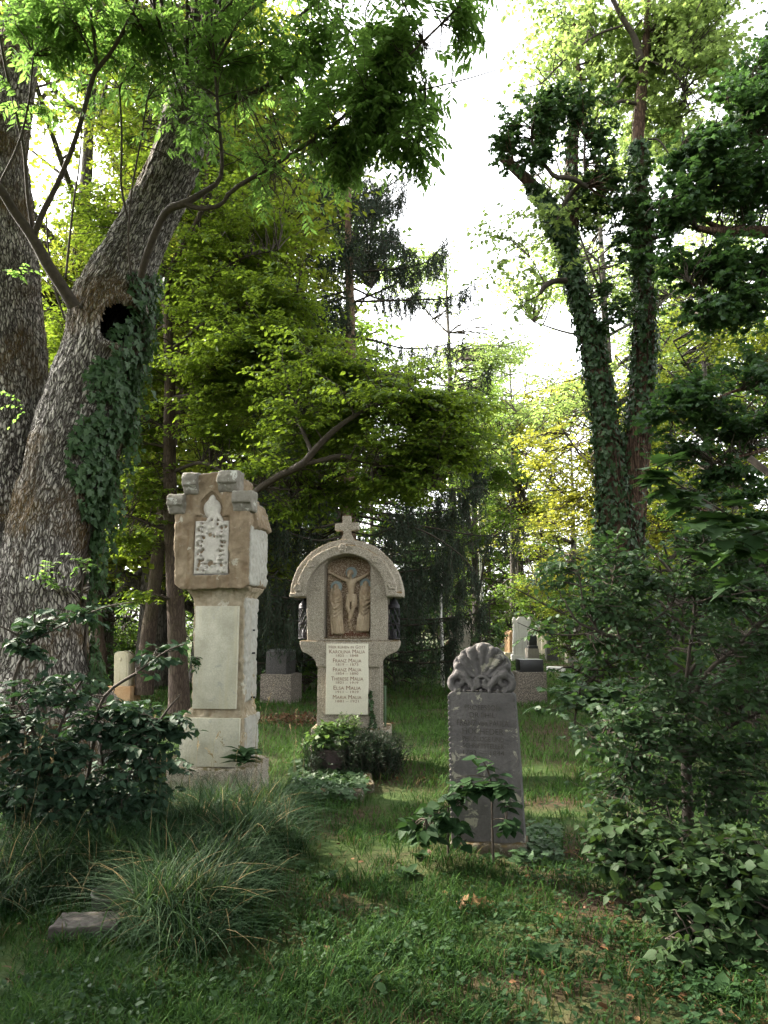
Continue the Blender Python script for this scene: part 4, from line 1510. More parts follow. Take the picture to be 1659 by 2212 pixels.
    # limbs seen against the leaves
    LB = [
        [(160, 662, 7.6, 30), (140, 628, 7.5, 27), (105, 575, 7.35, 26), (70, 512, 7.2, 24), (30, 455, 7.05, 21), (0, 408, 6.9, 19), (-60, 330, 6.8, 15)],
        [(72, 515, 7.2, 15), (92, 460, 7.15, 14), (125, 395, 7.1, 12), (165, 295, 7.05, 11), (200, 170, 7.0, 11), (212, 148, 7.0, 10), (245, 105, 6.95, 9), (285, 30, 6.9, 8), (310, -40, 6.9, 6)],
        [(210, 150, 7.0, 8), (205, 100, 7.0, 7), (198, 40, 7.0, 6), (195, -40, 7.0, 4)],
        [(212, 150, 7.0, 6), (180, 80, 7.0, 4), (150, 10, 7.0, 3)],
        [(72, 505, 7.2, 9), (60, 430, 7.2, 8), (52, 330, 7.2, 7), (38, 260, 7.2, 7), (8, 130, 7.2, 6), (-5, 40, 7.2, 5)],
        [(0, 395, 7.0, 6), (40, 310, 7.1, 5), (62, 220, 7.1, 4.5), (72, 120, 7.1, 4)],
        [(304, 598, 7.55, 17), (318, 548, 7.4, 17), (345, 480, 7.25, 17), (368, 450, 7.15, 19), (402, 438, 7.1, 17), (440, 415, 7.1, 13), (472, 392, 7.1, 11), (480, 350, 7.1, 9), (474, 275, 7.1, 8), (468, 200, 7.1, 7), (458, 60, 7.1, 6), (456, -30, 7.1, 5)],
        [(402, 440, 7.1, 13), (425, 450, 7.1, 11), (460, 448, 7.05, 10), (482, 438, 7.05, 9), (500, 412, 7.0, 10), (555, 378, 6.9, 10), (620, 340, 6.75, 9), (690, 292, 6.6, 8), (760, 238, 6.45, 8), (812, 190, 6.35, 7), (880, 122, 6.2, 6), (945, 60, 6.1, 5), (1005, 0, 6.0, 4), (1040, -40, 6, 3)],
        [(472, 185, 8.0, 17), (490, 200, 7.9, 16), (515, 211, 7.8, 15), (550, 202, 7.75, 13), (600, 172, 7.7, 12), (650, 150, 7.7, 10), (672, 118, 7.7, 8), (700, 70, 7.7, 7), (740, 20, 7.7, 5)],
        [(640, 152, 7.7, 7), (665, 140, 7.7, 6), (720, 128, 7.6, 5), (790, 100, 7.5, 4)],
        [(360, 140, 8.0, 10), (375, 60, 7.9, 9), (378, -10, 7.9, 8)],
        [(372, 112, 8.6, 13), (340, 128, 8.9, 12), (318, 142, 9.1, 8)],
        [(275, 470, 7.7, 6), (262, 400, 7.65, 5.5), (263, 330, 7.6, 5), (262, 260, 7.6, 4.5), (258, 190, 7.6, 4)],
        [(283, 595, 7.5, 5), (277, 520, 7.45, 5), (285, 410, 7.4, 4.5), (305, 300, 7.4, 4), (318, 215, 7.4, 3.5)],
        [(142, 600, 7.5, 5), (150, 520, 7.5, 5), (160, 430, 7.5, 4.5), (172, 350, 7.5, 4), (178, 240, 7.5, 3)],
        [(140, 690, 7.6, 5), (118, 620, 7.6, 5), (105, 540, 7.6, 4), (100, 470, 7.6, 4)],
        [(760, 240, 6.45, 5), (800, 225, 6.45, 4), (860, 205, 6.4, 4), (930, 190, 6.3, 3.5), (1010, 170, 6.2, 3), (1075, 150, 6.1, 2)],
        [(690, 292, 6.6, 4), (715, 290, 6.6, 3.5), (760, 275, 6.6, 3), (820, 290, 6.6, 2.5), (900, 320, 6.6, 2)],
        [(555, 378, 6.9, 4), (600, 330, 6.9, 4), (640, 310, 6.9, 3), (720, 250, 6.9, 2.5), (800, 200, 6.9, 2)],
    ]
    lim = [limb(b, 22) for b in LB]
    wood_mesh('limb', lim, M['bark_twig'], t, 10, .05, 3)
    # crown: hanging feathered leaves
    rng = R_(11)
    skel = np.concatenate([p for p, r in lim])
    blobs = []
    B = lambda *a: blobs.append(blob_px(*a))
    B(650, 110, 7.2, 320, 190, 1.2, 6)
    B(470, 150, 7.5, 130, 150, .9, 2.2)
    B(640, 290, 6.8, 190, 90, .7, 4.2)
    B(830, 230, 6.5, 140, 140, .6, 4.0)
    B(900, 100, 6.3, 110, 90, .5, 3.0)
    B(1000, 50, 6.1, 60, 40, .3, .7)
    B(880, 330, 6.5, 90, 40, .4, .9)
    B(590, 400, 6.9, 110, 60, .5, 1.6)
    B(760, 370, 6.8, 90, 60, .4, 1.8)
    B(120, 70, 7.1, 160, 90, .7, 3.2)
    B(300, 90, 7.3, 140, 110, .7, 2.6)
    B(60, 250, 7.0, 80, 90, .5, 1.0)
    B(420, 250, 7.2, 70, 70, .5, 1.0)
    B(500, -250, 7.6, 520, 260, 1.6, 2.5)
    B(0, -300, 7.6, 420, 300, 1.6, 2)
    B(350, -420, 6.0, 500, 200, 1.5, 1.5)  # this and the next: unseen crown added overhead for its shade
    B(900, -420, 5.5, 500, 200, 1.4, 1.5)
    tgt, k = blob_targets(blobs, 560, rng, .05)
    mw, ml = MB(), MB()
    st = nearest_start(skel, tgt, .2)
    dv = tgt - st
    L = np.linalg.norm(dv, axis=1, keepdims=True)
    st = tgt - dv / np.maximum(L, 1e-6) * np.minimum(L, 1.8)
    br = arcs(st, tgt, 6, .05, rng, .03)
    tubes(mw, br, np.linspace(.008, .0025, 6)[None], 4)
    # rachis of each compound leaf
    nr = 6
    tt = .3 + .7 * (np.arange(nr)[None] + rng.random((len(br), nr))) / nr
    p, T = along(br, np.minimum(tt, .999))
    d = nz(T * .5 + rng.normal(0, .55, p.shape) + np.array([0, 0, -.12]))
    A = p.reshape(-1, 3)
    Ln = (.20 + .14 * rng.random((len(A), 1)))
    Bp = A + d.reshape(-1, 3) * Ln
    rc = arcs(A, Bp, 5, .16, rng, .02)
    tubes(mw, rc, np.linspace(.002, .001, 5)[None], 3)
    tn = np.clip(.35 + .25 * rng.normal(0, 1, len(rc)), 0, 1)
    kp = (fbm(Bp * 2.2, 2, 71) > .02) | (Bp[:, 2] > 7.2)
    rc, tn = rc[kp], tn[kp]
    put_leaves(ml, rc, 10, 'lance', .095, rng, tn, .12, .22, .35, 1.0, .95, .3, .12)
    # high boughs added above the view to shade the foreground
    nb2 = 460
    tg2 = np.column_stack([rng.uniform(-5.5, 5.5, nb2), rng.uniform(.2, 4.8, nb2), rng.uniform(8.0, 11, nb2)])
    b2 = arcs(nearest_start(np.vstack([l1[0][40:], l2[0][36:]]), tg2, .2), tg2, 6, .04, rng, .03)
    tubes(mw, b2[::4], np.linspace(.02, .006, 6)[None], 4)
    p2, T2_ = along(b2, .72 + .28 * rng.random((nb2, 16)))
    q2 = arcs(p2.reshape(-1, 3), p2.reshape(-1, 3) + rng.normal(0, .3, (nb2 * 16, 3)), 4, .1, rng, .02)
    put_leaves(ml, q2, 7, 'oval', .17, rng, .4, .2, .1, .3, 1.2, 1, .3, .3)
    # small fresh sprigs low on the trunk
    for (bx, by, n) in ((95, 1245, 5), (130, 1270, 6), (175, 1225, 6), (40, 600, 6), (60, 890, 4)):
        c = P(bx, by, 7.1)
        a = np.repeat(c[None], n, 0)
        b = a + np.stack([rng.normal(0, .16, n), -.05 - .12 * rng.random(n), rng.normal(.02, .08, n)], -1)
        q = arcs(a, b, 5, .2, rng, .02)
        tubes(mw, q, np.linspace(.002, .001, 5)[None], 3)
        put_leaves(ml, q, 9, 'oval', .05, rng, .8, .1, .15, .2, 1.0, 1.0, .3, .15)
    mw.build('twigs', M['bark_twig'], t)
    ml.build('crown', M['ash_leaf'], t)

    # ivy on the right flank
    iv = empty('ivy')
    tag(iv, 'dark ivy climbing the right flank of the huge old ash past its hollow', 'ivy')
    kd = me
    rng = R_(21)
    vis = (no[:, 1] < .45)
    pts = co
    scr = np.stack([829.5 + F * pts[:, 0] / (pts[:, 1] * CP + (pts[:, 2] - EYE) * SP), 1106 - F * ((pts[:, 2] - EYE) * CP - pts[:, 1] * SP) / (pts[:, 1] * CP + (pts[:, 2] - EYE) * SP)], -1)
    x, y = scr[:, 0], scr[:, 1]
    xr = np.interp(y, [560, 640, 740, 860, 1000, 1120, 1250, 1480], [326, 322, 316, 286, 250, 214, 196, 188])
    xl = np.interp(y, [600, 680, 720, 780, 860, 960, 1020, 1060, 1120, 1200, 1300, 1480], [280, 272, 228, 198, 182, 146, 148, 165, 176, 180, 184, 182]) + 26 * fbm(pts * 3.5, 3, 5)
    inside = (x > xl) & (x < xr + 30) & (y > 590) & (y < 1500) & (no[:, 0] > -.75)
    dens = np.where(y < 760, .55, 1.0) * np.where(fbm(pts * 5, 2, 6) > -.28, 1, .12) * np.where(y > 1250, .7, 1)
    idx = np.nonzero(inside & (rng.random(len(co)) < dens * .34))[0]
    # also inside the hollow mouth
    hol = np.nonzero((np.abs(x - 262) < 25) & (np.abs(y - 712) < 26) & vis & (rng.random(len(co)) < .05))[0]
    idx = np.concatenate([idx, hol])
    pp = pts[idx] + no[idx] * (.02 + .09 * rng.random((len(idx), 1)) ** 1.5)
    nn = nz(no[idx] + rng.normal(0, .32, (len(idx), 3)) + np.array([0, 0, .35]))
    dd = np.stack([rng.normal(0, .55, len(idx)), rng.normal(0, .3, len(idx)), -.9 - .3 * rng.random(len(idx))], -1)
    dd = dd - nn * np.sum(dd * nn, 1, keepdims=True)
    ml = MB()
    leaves(ml, 'ivy', pp, dd, nn, .075 * (.55 + .8 * rng.random(len(idx))), np.clip(.45 + .28 * rng.normal(0, 1, len(idx)), 0, 1))
    # hanging strands off the flank
    na = 46
    yy = 640 + 800 * rng.random(na)
    xx = np.interp(yy, [560, 640, 740, 860, 1000, 1120, 1250, 1480], [330, 325, 318, 292, 262, 228, 206, 196])
    a = np.array([P(u + rng.normal(0, 5), v, 7.85 + .25 * rng.random()) for u, v in zip(xx, yy)])
    b = a + np.stack([.02 + .12 * rng.random(na), rng.normal(0, .06, na), -.18 - .35 * rng.random(na)], -1)
    q = arcs(a, b, 5, .1, rng, .03)
    mwd = MB()
    tubes(mwd, q, np.linspace(.004, .002, 5)[None], 3)
    put_leaves(ml, q, 9, 'ivy', .075, rng, .5, .25, .05, .6, .3, .8, 0, .4)
    # creeping stems on the bark
    for kx in range(9):
        y0 = 1480 - 30 * rng.random()
        ys = np.linspace(y0, 700 + 200 * rng.random(), 26)
        xs = np.interp(ys, [560, 640, 740, 860, 1000, 1120, 1250, 1480], [330, 325, 318, 292, 262, 228, 206, 196]) - 8 - 40 * rng.random() * np.linspace(.1, 1, 26) + rng.normal(0, 3, 26)
        q = np.array([P(u, v, 7.72) for u, v in zip(xs, ys)])
        # push on to the surface
        for i2 in range(len(q)):
            j2 = np.argmin(np.sum((pts[:, [0, 2]] - q[i2, [0, 2]]) ** 2, 1) + np.where(no[:, 1] < 0, 0, 9))
            q[i2] = pts[j2] + no[j2] * .012
        tubes(mwd, q, np.linspace(.009, .004, 26), 5)
    mwd.build('stems', M['bark_twig'], iv)
    ml.build('leaves', M['ivy_leaf'], iv)
    return t


big_tree()


# ------------------------------------------------------------------ hornbeam with the slim trunk behind the pillar tomb
def hornbeam():
    t = tree('hornbeam_tree', 'hornbeam with slim dark trunk behind the pillar tomb and wide flat green sprays')
    TR = [(388, 1545, 12.6, 48), (384, 1400, 12.6, 40), (376, 1250, 12.6, 34), (368, 1100, 12.6, 29), (366, 950, 12.6, 27), (367, 800, 12.6, 24), (362, 690, 12.6, 22), (355, 630, 12.6, 20)]
    TR2 = [(356, 640, 12.6, 18), (372, 580, 12.4, 15), (400, 520, 12.3, 13), (425, 480, 12.2, 12), (440, 430, 12.2, 10), (450, 330, 12.2, 7), (455, 230, 12.2, 5)]
    TR3 = [(356, 640, 12.6, 14), (348, 560, 12.8, 12), (335, 450, 12.9, 10), (330, 330, 13, 8), (320, 200, 13, 6), (310, 60, 13, 4)]
    LB = [
        [(382, 1300, 12.6, 12), (450, 1180, 12.2, 13), (520, 1090, 11.4, 14), (590, 1035, 10.7, 17), (650, 1005, 10.2, 18), (675, 978, 10.1, 16), (705, 945, 10.0, 14), (745, 912, 10.0, 11), (800, 880, 10.1, 7), (880, 850, 10.6, 4)],
        [(650, 1003, 10.2, 11), (690, 995, 10.1, 11), (740, 985, 10.1, 10), (790, 1000, 10.2, 8), (850, 1030, 10.7, 5), (930, 1060, 10.6, 3)],
        [(672, 975, 10.1, 10), (660, 945, 10.3, 9), (640, 905, 10.6, 9), (620, 895, 11.5, 6), (590, 880, 11.6, 5), (560, 850, 11.7, 4)],
        [(636, 905, 11.4, 5), (650, 870, 11.4, 4), (680, 850, 11.3, 3)],
        [(705, 885, 10.9, 5), (690, 820, 11.0, 5), (680, 780, 11.0, 4)],
        [(370, 860, 12.6, 11), (430, 850, 12.3, 9), (520, 815, 12, 7), (620, 790, 11.7, 5), (720, 760, 11.4, 4)],
        [(372, 1020, 12.6, 10), (440, 1000, 12.4, 8), (520, 1040, 12.0, 7), (600, 1055, 11.7, 6), (690, 1060, 11.4, 4)],
        [(362, 700, 12.6, 9), (300, 740, 12.8, 7), (250, 760, 13, 5), (180, 770, 13, 4)],
        [(366, 930, 12.6, 9), (310, 900, 12.8, 7), (260, 880, 12.8, 5)],
        [(366, 760, 12.6, 9), (440, 700, 12.2, 7), (540, 660, 12, 5), (640, 640, 11.8, 4)],
        [(364, 700, 12.6, 8), (430, 620, 12.4, 6), (520, 560, 12.2, 5), (600, 540, 12.0, 3)],
        [(370, 1150, 12.6, 8), (320, 1130, 12.4, 6), (270, 1110, 12.2, 4)],
        [(376, 1250, 12.6, 8), (430, 1240, 12.4, 5), (480, 1260, 12.3, 3)],
    ]
    tl = [limb(TR, 30), limb(TR2, 20), limb(TR3, 20)]
    wood_mesh('trunk', tl, M['bark_slim'], t, 14, .08, 31)
    ll = [limb(b, 18) for b in LB]
    wood_mesh('limb', ll, M['bark_twig'], t, 8, .08, 32)
    rng = R_(33)
    skel = np.concatenate([p for p, r in tl + ll])
    blobs = []
    B = lambda *a: blobs.append(blob_px(*a))
    # wide flat layers reaching right
    B(830, 890, 10.6, 180, 55, 1.2, 6)
    B(700, 830, 11.0, 160, 55, 1.3, 5.5)
    B(960, 900, 10.5, 90, 45, .8, 2.4)
    B(740, 950, 11.4, 180, 50, .9, 4)
    B(880, 980, 10.6, 140, 50, 1.0, 4)
    B(600, 1030, 11.4, 110, 36, 1.0, 2.8)
    B(840, 1050, 10.7, 120, 28, .8, 2.2)
    B(560, 760, 11.8, 170, 70, 1.3, 6)
    B(620, 660, 12.0, 120, 60, 1.2, 3.2)
    B(480, 660, 12.2, 130, 90, 1.4, 4)
    B(440, 830, 12.2, 110, 80, 1.3, 4)
    B(480, 920, 12.2, 90, 60, 1.0, 2.8)
    B(300, 800, 12.9, 100, 80, 1.1, 2.6)
    B(290, 930, 12.7, 90, 80, 1.0, 2.6)
    B(300, 1060, 12.4, 80, 60, 1.0, 2.4)
    B(290, 1160, 12.4, 60, 40, .8, 1.2)
    B(480, 560, 12.4, 140, 80, 1.3, 3.2)
    B(560, 480, 12.5, 110, 80, 1.3, 2.2)
    B(400, 420, 12.7, 140, 120, 1.5, 3.6)
    B(300, 560, 13, 130, 110, 1.5, 3.0)
    B(330, 260, 13, 150, 130, 1.5, 3)
    B(480, 320, 12.6, 110, 110, 1.3, 2)
    B(180, 480, 13.2, 100, 120, 1.4, 2)
    B(150, 720, 13.2, 70, 90, 1.2, 1.2)
    B(440, 1100, 12.3, 60, 40, .7, 1.0)
    B(740, 1060, 11.2, 130, 34, .9, 2.6)
    B(800, 800, 10.9, 120, 50, 1.0, 2.6)
    B(640, 1100, 11.6, 80, 24, .7, 1.0)
    B(980, 960, 10.4, 80, 50, .7, 1.6)
    B(620, 960, 11.3, 90, 50, 1.0, 2)
    B(470, 1260, 12.3, 50, 14, .5, .35)
    B(300, 1290, 12.3, 50, 14, .5, .4)
    tgt, k = blob_targets(blobs, 1800, rng, .1)
    tone = np.clip(.48 + .22 * rng.normal(0, 1, len(tgt)), 0, 1)
    mw, ml = MB(), MB()
    crown(mw, ml, skel, tgt, rng, br=(.012, .004), sag=.06, twigs=9, tl=(.3, .65), twr=.0028, per=11, kind='oval', size=.078, tone=tone, tv=.22,
          droop=.28, upw=1.1, flat=.2, planar=.12, twig_droop=.12, prefer=.5, wob=.05, maxlen=1.9, gap=(.7, -.16))
    mw.build('twigs', M['bark_twig'], t)
    ml.build('crown', M['horn_leaf'], t)


hornbeam()


# ------------------------------------------------------------------ generic trees for the woods behind
def wood_tree(seed, H, R, cb, nb, leafm, size, per, trunk_r, lean=0.0, bark='bark_grey', twigs=7, sway=.3, kind='diamond', tl=(.5, 1.1), tv=.22, tone=.5, fork=3, flat=0.0, droop=.25):
    """local meshes: trunk, crown. H height, R crown radius, cb crown base height"""
    rng = R_(seed)
    n = 16
    zz = np.linspace(-.3, H * .93, n)
    u = np.linspace(0, 1, n)
    w = np.cumsum(rng.normal(0, sway / n, (n, 2)), 0)
    tr = np.column_stack([w[:, 0] + lean * H * u, w[:, 1], zz])
    rad = trunk_r * (1 - .85 * u) + trunk_r * .6 * np.exp(-u * 18)
    limbs = [(tr, rad)]
    for k in range(fork * 4):
        i = int(n * (.9 * cb / H + (1 - cb / H) * .8 * rng.random()))
        i = min(max(i, 2), n - 3)
        a = rng.random() * 6.283
        L = R * (.55 + .5 * rng.random())
        e = tr[i] + np.array([math.cos(a) * L, math.sin(a) * L, L * (.35 + .6 * rng.random())])
        m = tr[i] + (e - tr[i]) * .5 + np.array([0, 0, -.06 * L])
        limbs.append((catmull([tr[i], m, e], 9), np.linspace(rad[i] * .5, .02, 9)))
    skel = np.concatenate([p for p, r in limbs])
    hc = (H - cb) / 2
    blobs = []
    for k in range(16):
        a = rng.random() * 6.283
        h = cb + (H - cb) * (.08 + .84 * rng.random())
        prof = math.sqrt(max(.05, 1 - ((h - cb - hc * .85) / (hc * 1.2)) ** 2))
        rr = R * prof * (.35 + .5 * rng.random())
        q = R * (.28 + .22 * rng.random())
        c = np.array([math.cos(a) * rr + lean * h, math.sin(a) * rr, h])
        blobs.append((c, np.array([q, q, q * .62]), q ** 2))
    tgt, k = blob_targets(blobs, nb, rng, .2)
    bt = np.array([tone + .22 * rng.normal() for _ in blobs])
    mw, ml = MB(), MB()
    for p, r in limbs:
        tubes(mw, p, r, 8)
    mwood = MB()
    crown(mwood, ml, skel, tgt, rng, br=(.03, .01), sag=.05, twigs=twigs, tl=tl, twr=.006, per=per, kind=kind, size=size, tone=np.clip(bt[k], 0, 1), tv=tv,
          droop=droop, upw=.9, flat=flat, planar=.5, twig_droop=.15, maxlen=R * .8, twig_wood=False, gap=(.9, -.12))
    tm = mw.build('trunk', M[bark])
    bm_ = mwood.build('branches', M['bark_twig'])
    cm = ml.build('crown', M[leafm])
    return tm, bm_, cm


class Proto:
    def __init__(s, *a, **k):
        s.parts = wood_tree(*a, **k)
        s.used = False

    def put(s, name, label, x, Y, rz, sc, group=None, gx=True, cat='tree', sz=None):
        loc = np.array((P(x, 1400, Y)[0], Y, 0)) if gx else np.array((x, Y, 0))
        t = empty(name, loc, rz)
        t.scale = (sc, sc, sz or sc)
        tag(t, label, cat, group)
        for o in s.parts:
            if s.used:
                o = o.copy()
                COL.objects.link(o)
            o.parent = t
        s.used = True
        return t


# wood_tree(seed, H, R, crown base, n branches, leaf, size, per, trunk_r)
PR = {}
PR['green'] = Proto(101, 15, 3.6, 1.4, 620, 'wood_leaf', .17, 8, .24)
PR['green2'] = Proto(102, 17, 4.2, 5, 560, 'wood_leaf', .18, 8, .28, tone=.7)
PR['gold'] = Proto(103, 11.5, 4.2, 1.0, 640, 'gold_leaf', .16, 8, .2, tone=.5, fork=4)
PR['pale'] = Proto(104, 20, 4.0, 7, 420, 'pale_leaf', .16, 7, .24, sway=.5)  # paler leaves: washing-out by sky glare is put into their colour
PR['beech'] = Proto(105, 16, 4.0, 2.0, 640, 'beech_leaf', .15, 8, .26)
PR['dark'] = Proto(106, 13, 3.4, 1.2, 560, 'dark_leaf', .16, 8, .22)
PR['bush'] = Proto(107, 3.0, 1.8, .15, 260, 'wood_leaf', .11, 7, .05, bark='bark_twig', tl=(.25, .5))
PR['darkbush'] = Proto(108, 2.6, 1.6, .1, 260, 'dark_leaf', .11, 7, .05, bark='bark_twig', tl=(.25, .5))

far = 'trees of the far woods'
WOODS = [
    # proto, x px, Y, rot, scale, label
    ('gold', 1127, 50, .4, 1.6, 'golden green tree lit by the sun, between the spruce and the ivy-clad trunks'),
    ('gold', 1338, 31, 2.1, 1.1, 'yellowing tree glowing behind the ivy-clad trunks'),
    ('green', 1030, 34, 1.2, .9, 'mid green tree behind the skirts of the spruce'),
    ('beech', 1250, 40, 3.0, .85, 'light green tree in the far row behind the dark steles'),
    ('gold', 1480, 26, 4.2, .9, 'yellow-green tree shining through the dark maple leaves at the right'),
    ('green2', 1610, 24, .7, .8, 'tall green tree behind the berry shrub at the right edge'),
    ('green', 1400, 42, 5.0, 1.0, 'green tree standing farthest behind the ivy-clad trunks'),
    ('beech', 560, 22, .9, .95, 'light green tree behind the pillar tomb, trunk hidden'),
    ('green', 690, 30, 2.2, 1.0, 'green tree behind the round-headed tomb'),
    ('beech', 440, 19, 4.0, 1.0, 'yellow-green tree filling the gap right of the leaning old trunk'),
    ('beech', 120, 16.5, 3.1, 1.25, 'yellow-green tree whose crown fills the gap left of the leaning old trunk'),
    ('beech', 330, 18, 1.3, 1.3, 'tall light green tree behind the hornbeam top'),
    ('green2', 560, 24, 3.4, 1.25, 'tall green tree rising behind the spruce and hornbeam'),
    ('beech', 215, 20, 5.2, 1.1, 'bright yellow-green tree seen between the two old trunks'),
    ('green2', 320, 30, 1.5, 1.05, 'tall green tree far behind the brown trunks'),
    ('green2', 90, 26, 2.6, 1.0, 'tall green tree behind the huge old trunks'),
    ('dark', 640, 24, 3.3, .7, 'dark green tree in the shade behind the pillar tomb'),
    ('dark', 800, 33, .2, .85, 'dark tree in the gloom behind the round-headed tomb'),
    ('green', 880, 40, 4.4, .95, 'dull green tree far behind the spruce trunk'),
    ('green2', 520, 42, 5.5, 1.0, 'tall tree closing the view behind the pillar tomb'),
    ('beech', 1560, 19, 1.9, .7, 'light leafy tree behind the berry shrub, yellow-green against the maple'),
    ('pale', 985, 40, 2.0, 1.2, 'pale washed-out tree standing in the bright sky gap'),
    ('pale', 1110, 46, .3, 1.0, 'smaller pale tree low in the bright sky gap'),
    ('pale', 1352, 24, 3.6, 1.0, 'tall airy pale green tree above the ivy-clad trunks'),
    ('pale', 1560, 28, 5.1, 1.05, 'airy light green tree in the upper right behind dark leaves'),
]
for pk, x, Y, rz, sc, lab in WOODS:
    PR[pk].put('woodland_tree', lab, x, Y, rz, sc, far)
BUSHES = [
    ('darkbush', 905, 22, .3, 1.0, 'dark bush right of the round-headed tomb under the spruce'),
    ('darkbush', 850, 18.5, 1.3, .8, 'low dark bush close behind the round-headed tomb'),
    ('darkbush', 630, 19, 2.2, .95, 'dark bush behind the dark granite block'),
    ('bush', 660, 16.5, .8, .55, 'small sunlit bush beside the dark granite block'),
    ('bush', 540, 25, 3.9, 1.0, 'green bush behind the pillar tomb shaft'),
    ('bush', 1060, 36, 1.1, 1.0, 'round green bush left of the sunlit orange pillar'),
    ('darkbush', 1035, 30, 2.4, .6, 'dark clump of foliage beside the grey broad stele'),
    ('bush', 1150, 42, .1, 1.35, 'bright bush above the tall pale stele'),
    ('bush', 1290, 26, 5.3, 1.0, 'green bush behind the broad black stele'),
    ('darkbush', 1370, 16, 3.2, 1.0, 'dark shrub at the foot of the ivy-clad trunks'),
    ('bush', 1480, 14, .7, .95, 'leafy shrub behind the berry shrub'),
    ('darkbush', 1640, 11, 2.7, 1.1, 'dark shrub at the right edge behind the berry shrub'),
    ('bush', 240, 26, 2.1, 1.2, 'yellow-green bush seen past the huge trunk'),
    ('bush', 310, 33, 5.9, 1.3, 'green bush in the gap between the brown trunks'),
    ('bush', 470, 30, 1.9, 1.2, 'green bush left of the pillar tomb head'),
    ('darkbush', 150, 18, .4, 1.0, 'dark bush behind the huge old trunk'),
    ('bush', 760, 38, 4.1, 1.2, 'green bush in the depth behind the round-headed tomb'),
    ('bush', 950, 46, 3.3, 1.4, 'green bush far off behind the white birch stem'),
    ('bush', 1230, 46, 1.7, 1.4, 'bright green bush at the end of the lawn'),
    ('bush', 620, 52, .6, 2.2, 'large green bush closing the view left of the round-headed tomb'),
    ('bush', 900, 54, 2.6, 2.4, 'large green bush closing the view behind the spruce skirts'),
    ('bush', 1010, 50, 4.6, 2.2, 'large light bush at the far end right of the birch stem'),
    ('bush', 1120, 52, 1.6, 2.5, 'tall light bush at the far end behind the pale stele'),
    ('bush', 1240, 55, 3.0, 2.5, 'tall light bush at the far end behind the black steles'),
    ('bush', 1350, 50, 5.2, 2.4, 'tall green bush far off behind the ivy-clad trunks'),
    ('bush', 1500, 48, .2, 2.4, 'large green bush far off behind the field maple'),
    ('bush', 420, 50, 2.2, 2.2, 'large green bush far off left of the pillar tomb'),
    ('bush', 1400, 30, 2.9, 1.3, 'green bush filling the depth right of the ivy-clad trunks'),
]
for pk, x, Y, rz, sc, lab in BUSHES:
    PR[pk].put('bush', lab, x, Y, rz, sc, 'bushes among the far graves', cat='bush')

for x, Y, rz, sc in ((3.5, 1.6, .3, 1.0), (3.7, 3.4, 1.9, 1.0), (-3.6, 1.6, 2.7, 1.0), (-4.4, 3.6, 4.1, 1.0), (-1.6, -2.6, .8, .8), (1.4, -2.8, 3.5, .8)):
    PR['darkbush'].put('bush', 'dark bush added out of view to shade the foreground', x, Y, rz, sc, 'bushes added out of view for shade', gx=False, cat='bush')  # unseen bushes set round the viewpoint to keep light off the near grass
# trees out of view whose shade lies on the graves
for x, Y, rz, sc in ((-2.4, -2.2, .9, 1.0), (3.2, -2.0, 2.2, .95), (-9.5, 4.5, .3, 1.1), (-13, -1, 1.5, 1.15), (-8.5, -6, 2.5, 1.0), (9, -4, 1.1, .95), (8.5, 3.2, 4.0, .8)):
    PR['green2'].put('shade_tree', 'tall leafy tree added out of view for its shade', x, Y, rz, sc, 'trees added out of view for shade', gx=False)


# ------------------------------------------------------------------ bare brown trunks on the left
def simple_trunk(name, label, px, bark, blobs, leafm, seed, nb=200, group=None, size=.09, **kw):
    t = tree(name, label, group=group)
    l = limb(px, 26)
    wood_mesh('trunk', [l], M[bark], t, 14, .07, seed)
    rng = R_(seed)
    tgt, k = blob_targets([blob_px(*b) for b in blobs], nb, rng, .1)
    mw, ml = MB(), MB()
    crown(mw, ml, l[0], tgt, rng, br=(.02, .006), twigs=7, tl=(.35, .8), twr=.004, per=9, kind='diamond', size=size, tone=.5, tv=.25, planar=.25, twig_droop=.1, maxlen=2.2, **kw)
    mw.build('branches', M['bark_twig'], t)
    ml.build('crown', M[leafm], t)


simple_trunk('leaning_tree', 'brown trunk leaning right between the old tree and the hornbeam trunk', [(312, 1500, 14.5, 40), (318, 1400, 14.5, 32), (333, 1270, 14.5, 30), (350, 1120, 14.6, 27), (372, 950, 14.7, 24), (395, 760, 14.8, 20), (420, 560, 15, 15), (440, 360, 15, 10)], 'bark_slim',
             [(430, 400, 15, 190, 200, 2, 5), (540, 560, 15, 160, 100, 2, 3), (300, 330, 15, 130, 180, 2, 3), (330, 660, 15, 130, 100, 1.6, 2), (520, 260, 15, 160, 120, 2, 3)], 'beech_leaf', 41, 620)
simple_trunk('leaning_tree', 'thin dark trunk leaning left, just right of the ivied old trunk', [(222, 1490, 15.5, 26), (219, 1420, 15.5, 23), (212, 1340, 15.5, 21), (203, 1240, 15.6, 18), (192, 1100, 15.7, 16), (180, 900, 15.8, 13), (165, 650, 16, 9)], 'bark_slim',
             [(180, 600, 16, 110, 160, 1.6, 3), (240, 900, 15.8, 80, 110, 1.4, 2), (150, 850, 16, 80, 110, 1.4, 2), (240, 1200, 15.6, 60, 60, 1, .8)], 'beech_leaf', 42, 260)


